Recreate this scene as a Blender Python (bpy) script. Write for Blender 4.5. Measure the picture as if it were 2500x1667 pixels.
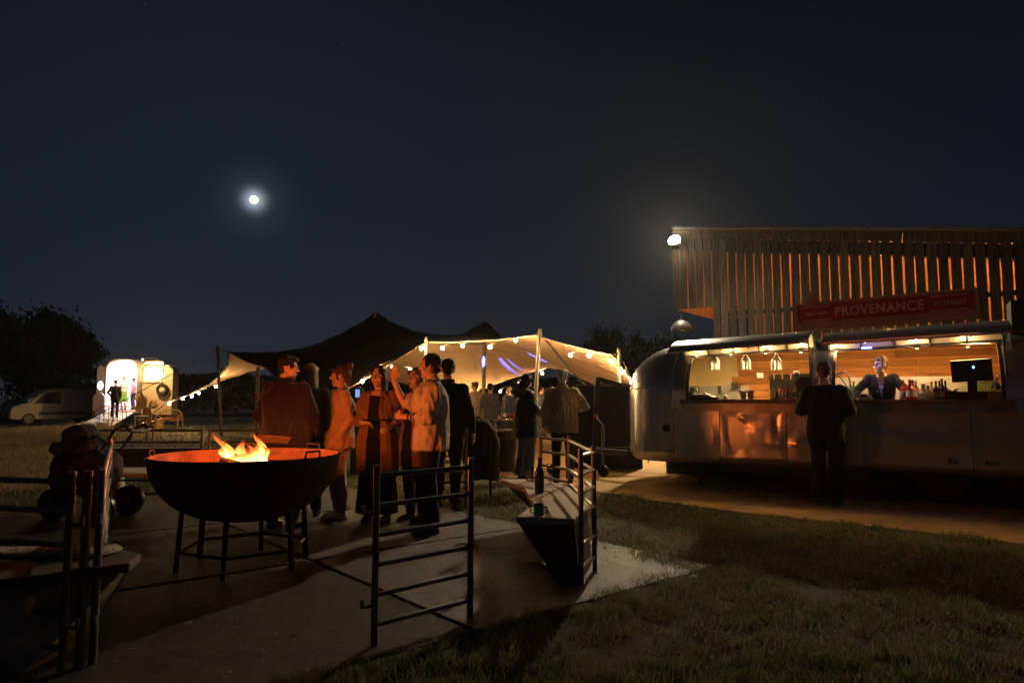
import bpy, bmesh, math, random
import numpy as np
from mathutils import Vector, Matrix, noise
R = math.radians
random.seed(7)
rng = np.random.default_rng(7)
scene = bpy.context.scene
for _o in list(bpy.data.objects): bpy.data.objects.remove(_o)
COL = scene.collection

# ------------------------------------------------------------------ camera
CAM_H = 1.3
PITCH = R(4.853)
FPX = 24.0 / 36.0 * 2500.0
cam_d = bpy.data.cameras.new("camera"); cam_d.lens = 24; cam_d.sensor_width = 36
cam_d.clip_start = 0.05; cam_d.clip_end = 5000
cam = bpy.data.objects.new("camera", cam_d); COL.objects.link(cam)
cam.location = (0, 0, CAM_H); cam.rotation_euler = (R(90) + PITCH, 0, 0)
scene.camera = cam

def ray(u, v):
    a = (u - 1250) / FPX; b = (833.5 - v) / FPX
    return Vector((a, math.cos(PITCH) - b * math.sin(PITCH), math.sin(PITCH) + b * math.cos(PITCH)))
def P(u, v, Y):
    d = ray(u, v); t = Y / d.y
    return Vector((d.x * t, Y, CAM_H + d.z * t))
def G(u, v, z=0.0):
    d = ray(u, v); t = (z - CAM_H) / d.z
    return Vector((d.x * t, d.y * t, z))
def GX(u, Y, z=0.0):
    return Vector(((u - 1250) / FPX * Y * 0.9985, Y, z))

# ------------------------------------------------------------------ view and world
scene.view_settings.view_transform = 'Standard'
scene.view_settings.look = 'None'
scene.view_settings.exposure = 0.0
scene.view_settings.gamma = 1.0
try: scene.view_settings.use_curve_mapping = False
except Exception: pass
scene.render.engine = 'CYCLES'
scene.cycles.use_denoising = True
scene.cycles.use_adaptive_sampling = False
scene.cycles.max_bounces = 6
scene.cycles.diffuse_bounces = 3
scene.cycles.glossy_bounces = 4
scene.cycles.transmission_bounces = 5
scene.cycles.transparent_max_bounces = 10
scene.cycles.volume_bounces = 0
scene.cycles.sample_clamp_indirect = 4.0
scene.cycles.sample_clamp_direct = 0.0
scene.cycles.caustics_reflective = False
scene.cycles.caustics_refractive = False

MOON_DIR = ray(620, 488).normalized()
world = bpy.data.worlds.new("World"); scene.world = world; world.use_nodes = True
wt = world.node_tree; wt.nodes.clear()
def wn(t, **k):
    n = wt.nodes.new(t)
    for a, b in k.items(): setattr(n, a, b)
    return n
w_out = wn('ShaderNodeOutputWorld'); w_bg = wn('ShaderNodeBackground')
w_tc = wn('ShaderNodeTexCoord'); w_sep = wn('ShaderNodeSeparateXYZ')
w_ramp = wn('ShaderNodeValToRGB')
cr = w_ramp.color_ramp
cr.elements[0].position = 0.0; cr.elements[0].color = (0.0098, 0.0126, 0.0176, 1)
cr.elements[1].position = 1.0; cr.elements[1].color = (0.0024, 0.0026, 0.0034, 1)
for p_, c_ in ((0.10, (0.0086, 0.0116, 0.0170, 1)), (0.30, (0.0054, 0.0074, 0.0110, 1)), (0.55, (0.0035, 0.0043, 0.0059, 1))):
    e_ = cr.elements.new(p_); e_.color = c_
wt.links.new(w_tc.outputs['Generated'], w_sep.inputs[0]); wt.links.new(w_sep.outputs['Z'], w_ramp.inputs[0])
w_dot = wn('ShaderNodeVectorMath', operation='DOT_PRODUCT'); w_dot.inputs[1].default_value = MOON_DIR
w_nrm = wn('ShaderNodeVectorMath', operation='NORMALIZE')
wt.links.new(w_tc.outputs['Generated'], w_nrm.inputs[0]); wt.links.new(w_nrm.outputs[0], w_dot.inputs[0])
w_mx = wn('ShaderNodeMath', operation='MAXIMUM'); w_mx.inputs[1].default_value = 0.0
wt.links.new(w_dot.outputs['Value'], w_mx.inputs[0])
acc = w_ramp.outputs[0]
# lunar aureole in the thin high cloud: three nested lobes round the moon's direction
for pw, cc in ((12.0, (0.0050, 0.0075, 0.0105)), (1400.0, (0.014, 0.019, 0.028)), (14000.0, (0.42, 0.48, 0.58))):
    m_ = wn('ShaderNodeMath', operation='POWER'); m_.inputs[1].default_value = pw
    wt.links.new(w_mx.outputs[0], m_.inputs[0])
    s_ = wn('ShaderNodeVectorMath', operation='SCALE'); s_.inputs[0].default_value = cc
    wt.links.new(m_.outputs[0], s_.inputs['Scale'])
    a_ = wn('ShaderNodeVectorMath', operation='ADD')
    wt.links.new(acc, a_.inputs[0]); wt.links.new(s_.outputs[0], a_.inputs[1]); acc = a_.outputs[0]
wt.links.new(acc, w_bg.inputs['Color']); w_bg.inputs['Strength'].default_value = 1.0
wt.links.new(w_bg.outputs[0], w_out.inputs['Surface'])

def lamp(name, kind, loc, power, color, radius=0.05, target=None, parent=None, **kw):
    d = bpy.data.lights.new(name, kind); d.energy = power; d.color = color
    if kind in ('POINT', 'SPOT'): d.shadow_soft_size = radius
    for k, v in kw.items(): setattr(d, k, v)
    o = bpy.data.objects.new(name, d); COL.objects.link(o)
    o.location = loc
    if target is not None:
        o.rotation_euler = (Vector(target) - Vector(loc)).to_track_quat('-Z', 'Y').to_euler()
    if parent is not None:
        o.parent = parent
    return o

# the moon's own light
moon_sun = lamp("moonlight", 'SUN', (0, 0, 50), 0.10, (0.75, 0.85, 1.0), target=Vector((0, 0, 50)) - MOON_DIR)
moon_sun.data.angle = R(0.5)
# barn floodlight (the one lit lamp high on the barn corner)
FLOOD = P(1649, 588, 16.3)
flood_l = lamp("floodlight_lamp", 'SPOT', FLOOD + Vector((-0.10, -0.22, -0.08)), 2700, (1.0, 0.80, 0.52), radius=0.10,
               target=(-1.0, 5.0, 0.0), spot_size=R(168), spot_blend=0.5)

# ------------------------------------------------------------------ materials
MATS = {}
def mat(name, color, rough=0.7, metal=0.0, var=0.25, scale=6.0, bump=0.0, bscale=40.0, spec=0.4, stretch=None, emit=None, estr=0.0, color2=None, detail=6.0, trans=0.0, alpha=None, ior=1.45, sheen=0.0, backlit=0.0, objrand=0.0, speck=0.0, cracks=0.0):
    if name in MATS: return MATS[name]
    m = bpy.data.materials.new(name); m.use_nodes = True
    nt = m.node_tree; b = nt.nodes['Principled BSDF']
    b.inputs['Roughness'].default_value = rough; b.inputs['Metallic'].default_value = metal
    b.inputs['Specular IOR Level'].default_value = spec
    b.inputs['IOR'].default_value = ior
    if trans: b.inputs['Transmission Weight'].default_value = trans
    if sheen: b.inputs['Sheen Weight'].default_value = sheen
    c1 = Vector(color)
    tc = nt.nodes.new('ShaderNodeTexCoord')
    src = tc.outputs['Object']
    if stretch:
        mp = nt.nodes.new('ShaderNodeMapping'); mp.inputs['Scale'].default_value = stretch
        nt.links.new(src, mp.inputs['Vector']); src = mp.outputs[0]
    if var > 0:
        n = nt.nodes.new('ShaderNodeTexNoise'); n.inputs['Scale'].default_value = scale; n.inputs['Detail'].default_value = detail
        n.inputs['Roughness'].default_value = 0.65
        nt.links.new(src, n.inputs['Vector'])
        rp = nt.nodes.new('ShaderNodeValToRGB')
        ca = Vector(color2) if color2 else c1 * (1 - var)
        cb = c1 if color2 else c1 * (1 + var)
        rp.color_ramp.elements[0].position = 0.32; rp.color_ramp.elements[1].position = 0.68
        rp.color_ramp.elements[0].color = (*[min(1, x) for x in ca], 1); rp.color_ramp.elements[1].color = (*[min(1, x) for x in cb], 1)
        nt.links.new(n.outputs['Fac'], rp.inputs[0]); nt.links.new(rp.outputs[0], b.inputs['Base Color'])
        rm = nt.nodes.new('ShaderNodeMapRange')
        rm.inputs['To Min'].default_value = max(0.02, rough - 0.1 * (1 if rough > .15 else .2)); rm.inputs['To Max'].default_value = min(1, rough + 0.1 * (1 if rough > .15 else .2))
        nt.links.new(n.outputs['Fac'], rm.inputs['Value']); nt.links.new(rm.outputs[0], b.inputs['Roughness'])
    else:
        b.inputs['Base Color'].default_value = (*c1, 1)
    def mulcol(fac_socket):
        vm_ = nt.nodes.new('ShaderNodeVectorMath'); vm_.operation = 'SCALE'
        nt.links.new(b.inputs['Base Color'].links[0].from_socket, vm_.inputs[0]); nt.links.new(fac_socket, vm_.inputs['Scale']); nt.links.new(vm_.outputs[0], b.inputs['Base Color'])
    if speck > 0 and b.inputs['Base Color'].is_linked:     # aggregate and grime speckle
        for sc_, lo, hi in ((95.0, 1 - speck, 1 + speck), (11.0, 1 - speck * .7, 1 + speck * .5)):
            ns = nt.nodes.new('ShaderNodeTexNoise'); ns.inputs['Scale'].default_value = sc_; ns.inputs['Detail'].default_value = 4; nt.links.new(src, ns.inputs['Vector'])
            ms_ = nt.nodes.new('ShaderNodeMapRange'); ms_.inputs['From Min'].default_value = .36; ms_.inputs['From Max'].default_value = .64; ms_.inputs['To Min'].default_value = lo; ms_.inputs['To Max'].default_value = hi
            nt.links.new(ns.outputs['Fac'], ms_.inputs['Value']); mulcol(ms_.outputs[0])
    if cracks > 0 and b.inputs['Base Color'].is_linked:
        nw = nt.nodes.new('ShaderNodeTexNoise'); nw.inputs['Scale'].default_value = 2.2; nw.inputs['Detail'].default_value = 5; nt.links.new(src, nw.inputs['Vector'])
        va = nt.nodes.new('ShaderNodeVectorMath'); va.operation = 'MULTIPLY_ADD'; va.inputs[1].default_value = (.55, .55, .55); nt.links.new(nw.outputs['Color'], va.inputs[0]); nt.links.new(src, va.inputs[2])
        vo = nt.nodes.new('ShaderNodeTexVoronoi'); vo.feature = 'DISTANCE_TO_EDGE'; vo.inputs['Scale'].default_value = cracks; nt.links.new(va.outputs[0], vo.inputs['Vector'])
        mc = nt.nodes.new('ShaderNodeMapRange'); mc.inputs['From Max'].default_value = .016; mc.inputs['To Min'].default_value = .25; nt.links.new(vo.outputs['Distance'], mc.inputs['Value']); mulcol(mc.outputs[0])
    if objrand > 0 and b.inputs['Base Color'].is_linked:   # each board or plank its own tone
        oi = nt.nodes.new('ShaderNodeObjectInfo'); mr_ = nt.nodes.new('ShaderNodeMapRange'); mr_.inputs['To Min'].default_value = 1 - objrand; mr_.inputs['To Max'].default_value = 1 + objrand
        vm = nt.nodes.new('ShaderNodeVectorMath'); vm.operation = 'SCALE'
        nt.links.new(oi.outputs['Random'], mr_.inputs['Value']); nt.links.new(b.inputs['Base Color'].links[0].from_socket, vm.inputs[0]); nt.links.new(mr_.outputs[0], vm.inputs['Scale']); nt.links.new(vm.outputs[0], b.inputs['Base Color'])
    if bump > 0:
        n2 = nt.nodes.new('ShaderNodeTexNoise'); n2.inputs['Scale'].default_value = bscale; n2.inputs['Detail'].default_value = 5
        nt.links.new(src, n2.inputs['Vector'])
        bp = nt.nodes.new('ShaderNodeBump'); bp.inputs['Strength'].default_value = min(1, bump); bp.inputs['Distance'].default_value = 0.02 if bump <= 1 else 0.02 * bump
        nt.links.new(n2.outputs['Fac'], bp.inputs['Height']); nt.links.new(bp.outputs[0], b.inputs['Normal'])
    if emit:
        b.inputs['Emission Color'].default_value = (*emit, 1); b.inputs['Emission Strength'].default_value = estr
    if backlit > 0:     # thin cloth: some light comes through
        tr = nt.nodes.new('ShaderNodeBsdfTranslucent'); mx = nt.nodes.new('ShaderNodeMixShader'); mx.inputs[0].default_value = backlit
        tr.inputs['Color'].default_value = (*c1, 1)
        out = nt.nodes['Material Output']
        nt.links.new(b.outputs[0], mx.inputs[1]); nt.links.new(tr.outputs[0], mx.inputs[2]); nt.links.new(mx.outputs[0], out.inputs['Surface'])
    MATS[name] = m
    return m
def glass(name, color=(1, 1, 1), rough=0.02, mixg=0.12):
    """thin clear wall: mostly transparent with a glossy coat, cheap and noise free"""
    if name in MATS: return MATS[name]
    m = bpy.data.materials.new(name); m.use_nodes = True; nt = m.node_tree; nt.nodes.clear()
    o = nt.nodes.new('ShaderNodeOutputMaterial'); t = nt.nodes.new('ShaderNodeBsdfTransparent'); g = nt.nodes.new('ShaderNodeBsdfGlossy')
    fr = nt.nodes.new('ShaderNodeFresnel'); fr.inputs[0].default_value = 1.45
    ad = nt.nodes.new('ShaderNodeMath'); ad.operation = 'ADD'; ad.inputs[1].default_value = mixg; ad.use_clamp = True
    mx = nt.nodes.new('ShaderNodeMixShader')
    t.inputs['Color'].default_value = (*color, 1); g.inputs['Roughness'].default_value = rough
    nt.links.new(fr.outputs[0], ad.inputs[0]); nt.links.new(ad.outputs[0], mx.inputs[0])
    nt.links.new(t.outputs[0], mx.inputs[1]); nt.links.new(g.outputs[0], mx.inputs[2]); nt.links.new(mx.outputs[0], o.inputs[0])
    MATS[name] = m; return m
def emis(name, color, strength):
    if name in MATS: return MATS[name]
    m = bpy.data.materials.new(name); m.use_nodes = True; nt = m.node_tree; nt.nodes.clear()
    o = nt.nodes.new('ShaderNodeOutputMaterial'); e = nt.nodes.new('ShaderNodeEmission')
    e.inputs[0].default_value = (*color, 1); e.inputs[1].default_value = strength
    nt.links.new(e.outputs[0], o.inputs[0]); MATS[name] = m; return m

# ------------------------------------------------------------------ mesh helpers
class MB:
    def __init__(s): s.v = []; s.f = []; s.m = []
    def add(s, vs, fs, m=0):
        o = len(s.v); s.v.extend([tuple(x) for x in vs]); s.f.extend([tuple(i + o for i in f) for f in fs]); s.m.extend([m] * len(fs))
    def box(s, c, size, rot=None, m=0):
        c = Vector(c); hx, hy, hz = size[0] / 2, size[1] / 2, size[2] / 2
        vs = [Vector((x, y, z)) for x in (-hx, hx) for y in (-hy, hy) for z in (-hz, hz)]
        if rot is not None: vs = [rot @ v for v in vs]
        s.add([v + c for v in vs], [(0, 1, 3, 2), (4, 6, 7, 5), (0, 4, 5, 1), (2, 3, 7, 6), (0, 2, 6, 4), (1, 5, 7, 3)], m)
    def bar(s, a, b, w, h, up=(0, 0, 1), m=0):
        a = Vector(a); b = Vector(b); d = b - a; L = d.length
        if L < 1e-6: return
        x = d / L; u = Vector(up); y = u.cross(x)
        if y.length < 1e-4: y = Vector((0, 1, 0)).cross(x)
        y.normalize(); z = x.cross(y)
        rot = Matrix((x, y, z)).transposed()
        s.box((a + b) / 2, (L, w, h), rot, m)
    def tube(s, pts, r, n=8, m=0, cap=True, round_=False):
        pts = [Vector(p) for p in pts]; k = len(pts)
        rs = list(r) if hasattr(r, '__len__') else [r] * k
        if round_:
            d0 = (pts[0] - pts[1]).normalized(); d1 = (pts[-1] - pts[-2]).normalized()
            pts = [pts[0] + d0 * rs[0] * .85, pts[0] + d0 * rs[0] * .5] + pts + [pts[-1] + d1 * rs[-1] * .5, pts[-1] + d1 * rs[-1] * .85]
            rs = [rs[0] * .4, rs[0] * .85] + rs + [rs[-1] * .85, rs[-1] * .4]; k = len(pts)
        t = (pts[1] - pts[0]).normalized()
        u = t.cross(Vector((0, 0, 1)))
        if u.length < 0.05: u = t.cross(Vector((1, 0, 0)))
        u.normalize(); vs = []
        for i in range(k):
            if i == 0: d = pts[1] - pts[0]
            elif i == k - 1: d = pts[-1] - pts[-2]
            else: d = (pts[i + 1] - pts[i]).normalized() + (pts[i] - pts[i - 1]).normalized()
            if d.length < 1e-9: d = t
            d = d.normalized(); u = u - d * u.dot(d)
            if u.length < 1e-6: u = d.cross(Vector((0.3, 0.5, 0.8)))
            u.normalize(); w = d.cross(u)
            for j in range(n):
                a = 2 * math.pi * j / n
                vs.append(pts[i] + (u * math.cos(a) + w * math.sin(a)) * rs[i])
        fs = [(i * n + j, i * n + (j + 1) % n, (i + 1) * n + (j + 1) % n, (i + 1) * n + j) for i in range(k - 1) for j in range(n)]
        if cap: fs += [tuple(range(n))[::-1], tuple((k - 1) * n + j for j in range(n))]
        s.add(vs, fs, m)
    def loft(s, rings, m=0, cap=True):
        n = len(rings[0]); vs = [v for r in rings for v in r]; k = len(rings)
        fs = [(i * n + j, i * n + (j + 1) % n, (i + 1) * n + (j + 1) % n, (i + 1) * n + j) for i in range(k - 1) for j in range(n)]
        if cap: fs += [tuple(range(n))[::-1], tuple((k - 1) * n + j for j in range(n))]
        s.add(vs, fs, m)
    def lathe(s, prof, c=(0, 0, 0), n=16, m=0, rot=None, cap=True, sx=1, sy=1):
        c = Vector(c); rings = []
        for r, z in prof:
            ring = [Vector((max(r, 1e-4) * math.cos(2 * math.pi * j / n) * sx, max(r, 1e-4) * math.sin(2 * math.pi * j / n) * sy, z)) for j in range(n)]
            if rot is not None: ring = [rot @ v for v in ring]
            rings.append([v + c for v in ring])
        s.loft(rings, m, cap)
    def ell(s, c, r, rot=None, n=12, k=8, m=0):
        if not hasattr(r, '__len__'): r = (r, r, r)
        rings = []
        for i in range(k + 1):
            t = -math.pi / 2 + math.pi * i / k
            ct = max(math.cos(t), 0.03)
            ring = [Vector((r[0] * ct * math.cos(2 * math.pi * j / n), r[1] * ct * math.sin(2 * math.pi * j / n), r[2] * math.sin(t))) for j in range(n)]
            if rot is not None: ring = [rot @ v for v in ring]
            rings.append([v + Vector(c) for v in ring])
        s.loft(rings, m)
    def prism(s, poly, d, m=0):
        """polygon (3D points) extruded along vector d"""
        d = Vector(d); n = len(poly); p = [Vector(q) for q in poly]
        s.add(p + [q + d for q in p], [tuple(range(n))[::-1], tuple(range(n, 2 * n))] + [(i, (i + 1) % n, n + (i + 1) % n, n + i) for i in range(n)], m)
    def grid(s, fn, nu, nv, m=0, flip=False):
        vs = [fn(i / nu, j / nv) for j in range(nv + 1) for i in range(nu + 1)]
        W = nu + 1
        fs = [(j * W + i, j * W + i + 1, (j + 1) * W + i + 1, (j + 1) * W + i) for j in range(nv) for i in range(nu)]
        if flip: fs = [f[::-1] for f in fs]
        s.add(vs, fs, m)
    def mesh(s, name, mats=None, smooth=None, fixn=True):
        me = bpy.data.meshes.new(name); me.from_pydata(s.v, [], s.f)
        if mats:
            for q in (mats if isinstance(mats, (list, tuple)) else [mats]): me.materials.append(q)
            me.polygons.foreach_set('material_index', s.m)
        if fixn:
            bm = bmesh.new(); bm.from_mesh(me); bmesh.ops.recalc_face_normals(bm, faces=bm.faces); bm.to_mesh(me); bm.free()
        if smooth is not None:
            me.polygons.foreach_set('use_smooth', [True] * len(me.polygons))
            try: me.set_sharp_from_angle(angle=R(smooth))
            except Exception: pass
        me.update(); return me
    def build(s, name, mats, parent=None, smooth=None, fixn=True, loc=None, rz=0.0):
        return link(name, s.mesh(name, mats, smooth, fixn), parent, loc, rz)

def link(name, data, parent=None, loc=None, rz=0.0):
    o = bpy.data.objects.new(name, data); COL.objects.link(o)
    if parent is not None: o.parent = parent
    if loc is not None: o.location = loc
    if rz: o.rotation_euler = (0, 0, rz)
    return o
def tag(o, label=None, cat=None, group=None, kind=None):
    if label: o['label'] = label
    if cat: o['category'] = cat
    if group: o['group'] = group
    if kind: o['kind'] = kind
    return o
def thing(name, label, cat, loc=(0, 0, 0), rz=0.0, group=None):
    o = bpy.data.objects.new(name, None); COL.objects.link(o); o.empty_display_size = 0.1
    o.location = loc; o.rotation_euler = (0, 0, rz)
    return tag(o, label, cat, group)
def copy_tree(o, parent=None, label=None, loc=None, rz=None):
    c = o.copy(); COL.objects.link(c)
    if parent is not None: c.parent = parent
    for ch in list(o.children): copy_tree(ch, c)
    if label: c['label'] = label
    if loc is not None: c.location = loc
    if rz is not None: c.rotation_euler = (0, 0, rz)
    return c
def tri_mesh(name, verts, tris, material, smooth=False):
    """numpy arrays straight into a mesh"""
    me = bpy.data.meshes.new(name); nv = len(verts); nf = len(tris); k = tris.shape[1]
    me.vertices.add(nv); me.vertices.foreach_set('co', np.asarray(verts, dtype=np.float32).ravel())
    me.loops.add(nf * k); me.loops.foreach_set('vertex_index', np.asarray(tris, dtype=np.int32).ravel())
    me.polygons.add(nf); me.polygons.foreach_set('loop_start', np.arange(0, nf * k, k, dtype=np.int32))
    for q in (material if isinstance(material, list) else [material]): me.materials.append(q)
    if smooth: me.polygons.foreach_set('use_smooth', np.ones(nf, dtype=bool))
    me.update(calc_edges=True); return me
def remesh(mb, voxel, smooth=4, fac=0.5):
    me = mb.mesh("raw")
    o = bpy.data.objects.new("raw", me); COL.objects.link(o)
    r = o.modifiers.new("r", 'REMESH'); r.mode = 'VOXEL'; r.voxel_size = voxel
    if smooth:
        q = o.modifiers.new("s", 'SMOOTH'); q.iterations = smooth; q.factor = fac
    dg = bpy.context.evaluated_depsgraph_get()
    ev = o.evaluated_get(dg)
    out = bpy.data.meshes.new_from_object(ev)
    bpy.data.objects.remove(o); bpy.data.meshes.remove(me)
    out.polygons.foreach_set('use_smooth', [True] * len(out.polygons))
    return out
def wrinkle(me, amp, freq=(9, 9, 4), seed=0.0):
    n = len(me.vertices); co = np.empty(n * 3, dtype=np.float32); me.vertices.foreach_get('co', co); co = co.reshape(-1, 3)
    no = np.empty(n * 3, dtype=np.float32); me.vertices.foreach_get('normal', no); no = no.reshape(-1, 3)
    def fold(c):
        p = Vector((c[0] * freq[0] + seed, c[1] * freq[1] - seed, c[2] * freq[2] + seed * .7)); n1 = noise.fractal(p, 1.0, 2.0, 2)
        n2 = noise.noise(p * 1.7 + Vector((9, 4, 2)) + Vector((0, 0, n1 * 1.5)))
        return .62 * n1 + .55 * (.22 - abs(n2))
    d = np.array([fold(c) for c in co.tolist()], dtype=np.float32)
    d = np.where(d < 0, d * .9, d * .9)
    co = co + no * (d * amp)[:, None]
    me.vertices.foreach_set('co', co.ravel()); me.update()

# shared materials
M_STEEL = mat('galvanised_steel', (0.20, 0.195, 0.19), rough=0.42, metal=0.85, var=0.3, scale=14, bump=0.15, bscale=90)
M_BLACKMETAL = mat('blackened_steel', (0.035, 0.03, 0.028), rough=0.6, metal=0.5, var=0.4, scale=10, bump=0.2, bscale=60)
M_BLACK = mat('black_plastic', (0.018, 0.018, 0.018), rough=0.45, var=0.2, scale=8)
M_WOODWEATH = mat('weathered_timber', (0.21, 0.165, 0.12), rough=0.8, var=0.35, scale=5, stretch=(1, 9, 9), bump=0.3, bscale=18, spec=0.25)
M_SKIN = mat('skin', (0.56, 0.33, 0.235), rough=0.5, var=0.08, scale=14, spec=0.35)
M_WHITE = mat('white_paint', (0.72, 0.72, 0.70), rough=0.5, var=0.06)
# ------------------------------------------------------------------ setting: ground, yard, path, moon
M_GROUND = mat('rough_turf', (0.066, 0.054, 0.026), rough=0.95, var=0.5, scale=0.9, color2=(0.034, 0.034, 0.015), bump=1.0, bscale=9, spec=0.1, detail=10)
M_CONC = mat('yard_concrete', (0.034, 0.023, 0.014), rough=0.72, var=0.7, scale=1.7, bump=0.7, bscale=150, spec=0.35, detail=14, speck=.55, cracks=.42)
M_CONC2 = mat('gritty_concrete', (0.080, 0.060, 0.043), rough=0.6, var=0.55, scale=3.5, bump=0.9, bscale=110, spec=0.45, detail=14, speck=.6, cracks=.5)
M_DIRT = mat('sandy_track', (0.34, 0.225, 0.11), rough=0.95, var=0.3, scale=2.5, bump=0.8, bscale=14, spec=0.1, detail=10)
M_GRASS = mat('grass_blade', (0.100, 0.140, 0.045), rough=0.6, var=0.45, scale=1.3, spec=0.3, color2=(0.08, 0.08, 0.032), backlit=.45)
M_STRAW = mat('dry_grass_blade', (0.27, 0.20, 0.11), rough=0.7, var=0.4, scale=1.1, spec=0.25, backlit=.4)
M_STRAW2 = mat('tall_dry_grass', (0.30, 0.235, 0.14), rough=0.8, var=0.35, scale=0.8, spec=0.2, backlit=.4)

b = MB()
def gfn(i, j):
    x = (i - .5) * 2; y = (j - .5) * 2
    x = 420 * x * abs(x) ** 1.5; y = 420 * y * abs(y) ** 1.5 + 10
    return Vector((x, y, 0.0))
b.grid(gfn, 60, 60)
g = b.build('ground', M_GROUND); tag(g, kind='structure')

# concrete yard: slabs with sunk joints
Q = Vector((0.766, 0.643, 0)); RR = Vector((-0.643, 0.766, 0)); YO = Vector((1.6, 5.45, 0))
def yard_ab(x, y):
    rx, ry = x - YO.x, y - YO.y
    return -(rx * Q.x + ry * Q.y), rx * RR.x + ry * RR.y
yard = bpy.data.objects.new('yard', None); COL.objects.link(yard); tag(yard, kind='structure')
sa, sb = 2.35, 2.2
for i in range(4):
    for j in range(3):
        bb = MB()
        c = YO - Q * (sa * (i + .5)) + RR * (sb * (j + .5)); c.z = -0.010 + random.uniform(-.003, .003)
        rot = Matrix((Q, RR, Vector((0, 0, 1)))).transposed()
        bb.box(c, (sa - .035, sb - .035, 0.045), rot)
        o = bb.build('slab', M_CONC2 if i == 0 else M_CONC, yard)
        bv = o.modifiers.new('edge', 'BEVEL'); bv.width = 0.012; bv.segments = 2
def in_yard(x, y):
    a, c = yard_ab(x, y)
    wob = 0.34 * noise.noise(Vector((x * 1.3, y * 1.3, 3))) + 0.07 * noise.noise(Vector((x * 6, y * 6, 1)))
    edge_ = .05 + .26 * max(0, min(1, 1 - c / 3.0))
    return edge_ + wob * 1.25 < a < sa * 4 and 0.05 + wob < c < sb * 3

path_poly = [G(2700, 1352), G(2300, 1304), G(2100, 1282), G(1800, 1250), G(1600, 1222), G(1500, 1206), G(1420, 1196), G(1330, 1186), G(1270, 1168), G(1190, 1160), G(1100, 1128),
             Vector((-2.5, 19, 0)), Vector((-1.5, 26, 0)), Vector((4.5, 26, 0)), Vector((9, 15, 0)), Vector((12, 9, 0))]
def in_poly(x, y, poly):
    ins = False; n = len(poly); j = n - 1
    for i in range(n):
        xi, yi, xj, yj = poly[i].x, poly[i].y, poly[j].x, poly[j].y
        if (yi > y) != (yj > y) and x < (xj - xi) * (y - yi) / (yj - yi) + xi: ins = not ins
        j = i
    return ins
def in_path(x, y):
    return in_poly(x + 0.12 * noise.noise(Vector((x * 2, y * 2, 9))), y + 0.14 * noise.noise(Vector((x * 2.5, y * 2.5, 5))), path_poly)
bm = bmesh.new()
vs = [bm.verts.new((p.x, p.y, 0.006)) for p in path_poly]
bm.faces.new(vs); bmesh.ops.triangulate(bm, faces=bm.faces)
me = bpy.data.meshes.new('path'); bm.to_mesh(me); bm.free(); me.materials.append(M_DIRT)
tag(link('path', me), kind='structure')

def blades(name, pts, h, w, material, lean=0.5, two=False):
    """pts Nx2, h and w per blade: bent grass blades"""
    n = len(pts); ang = rng.uniform(0, 2 * np.pi, n); la = rng.uniform(0, 2 * np.pi, n); ll = rng.uniform(0.1, 1, n) * lean * h
    dx, dy = np.cos(ang) * w / 2, np.sin(ang) * w / 2
    b0 = np.stack([pts[:, 0] - dx, pts[:, 1] - dy, np.zeros(n)], 1); b1 = np.stack([pts[:, 0] + dx, pts[:, 1] + dy, np.zeros(n)], 1)
    tx, ty = pts[:, 0] + np.cos(la) * ll, pts[:, 1] + np.sin(la) * ll
    tip = np.stack([tx, ty, h * 0.95], 1)
    mx, my = pts[:, 0] + np.cos(la) * ll * .35, pts[:, 1] + np.sin(la) * ll * .35
    m0 = np.stack([mx - dx * .8, my - dy * .8, h * .58], 1); m1 = np.stack([mx + dx * .8, my + dy * .8, h * .58], 1)
    verts = np.concatenate([b0, b1, m1, m0, tip]); i = np.arange(n)
    tris = np.concatenate([np.stack([i, i + n, i + 2 * n], 1), np.stack([i, i + 2 * n, i + 3 * n], 1), np.stack([i + 3 * n, i + 2 * n, i + 4 * n], 1)])
    o = link(name, tri_mesh(name, verts, tris, material)); tag(o, kind='stuff'); return o
def scatter(n, d0, d1, ang0, ang1, power=1.0):
    t = rng.uniform(0, 1, n) ** power; d = d0 * (d1 / d0) ** t
    a = rng.uniform(ang0, ang1, n)
    return np.stack([np.sin(a) * d, np.cos(a) * d], 1), d
def clump(x, y, s, z=0): return noise.noise(Vector((x * s, y * s, z)))

def turf(n, d0, d1, hs, wmin, k):
    pts, d = scatter(n, d0, d1, R(-44), R(47)); keep = []; hh = []
    for (x, y) in pts.tolist():
        if in_yard(x, y) or in_path(x, y): continue
        c = clump(x, y, 1.7) * .55 + clump(x, y, 5.0, 4) * .5 + clump(x, y, 13, 8) * .35
        if random.random() > .55 + 1.1 * c: continue
        keep.append((x, y)); hh.append(max(.012, hs * (.75 + 1.1 * c)) * random.uniform(.5, 1.35))
    keep = np.array(keep); hh = np.array(hh); dd = np.hypot(keep[:, 0], keep[:, 1]); w = np.clip(.0013 * dd, wmin, .02)
    sel = rng.uniform(0, 1, len(keep)) < .58 + .25 * np.array([clump(x, y, .8, 11) for x, y in keep.tolist()])
    return keep, hh, w, sel
K1 = turf(260000, 2.4, 9.0, .042, .0032, 0); K2 = turf(70000, 9.0, 27, .055, .008, 1)
K3 = turf(45000, 26, 48, .10, .03, 2)
cat = [np.concatenate(q_) for q_ in zip(K1, K2, K3)]; keep, hh, w, sel = cat
blades('grass', keep[sel], hh[sel], w[sel], M_GRASS, 1.2)
blades('dry_grass', keep[~sel], hh[~sel] * .9, w[~sel] * .9, M_STRAW, 1.6)
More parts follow.
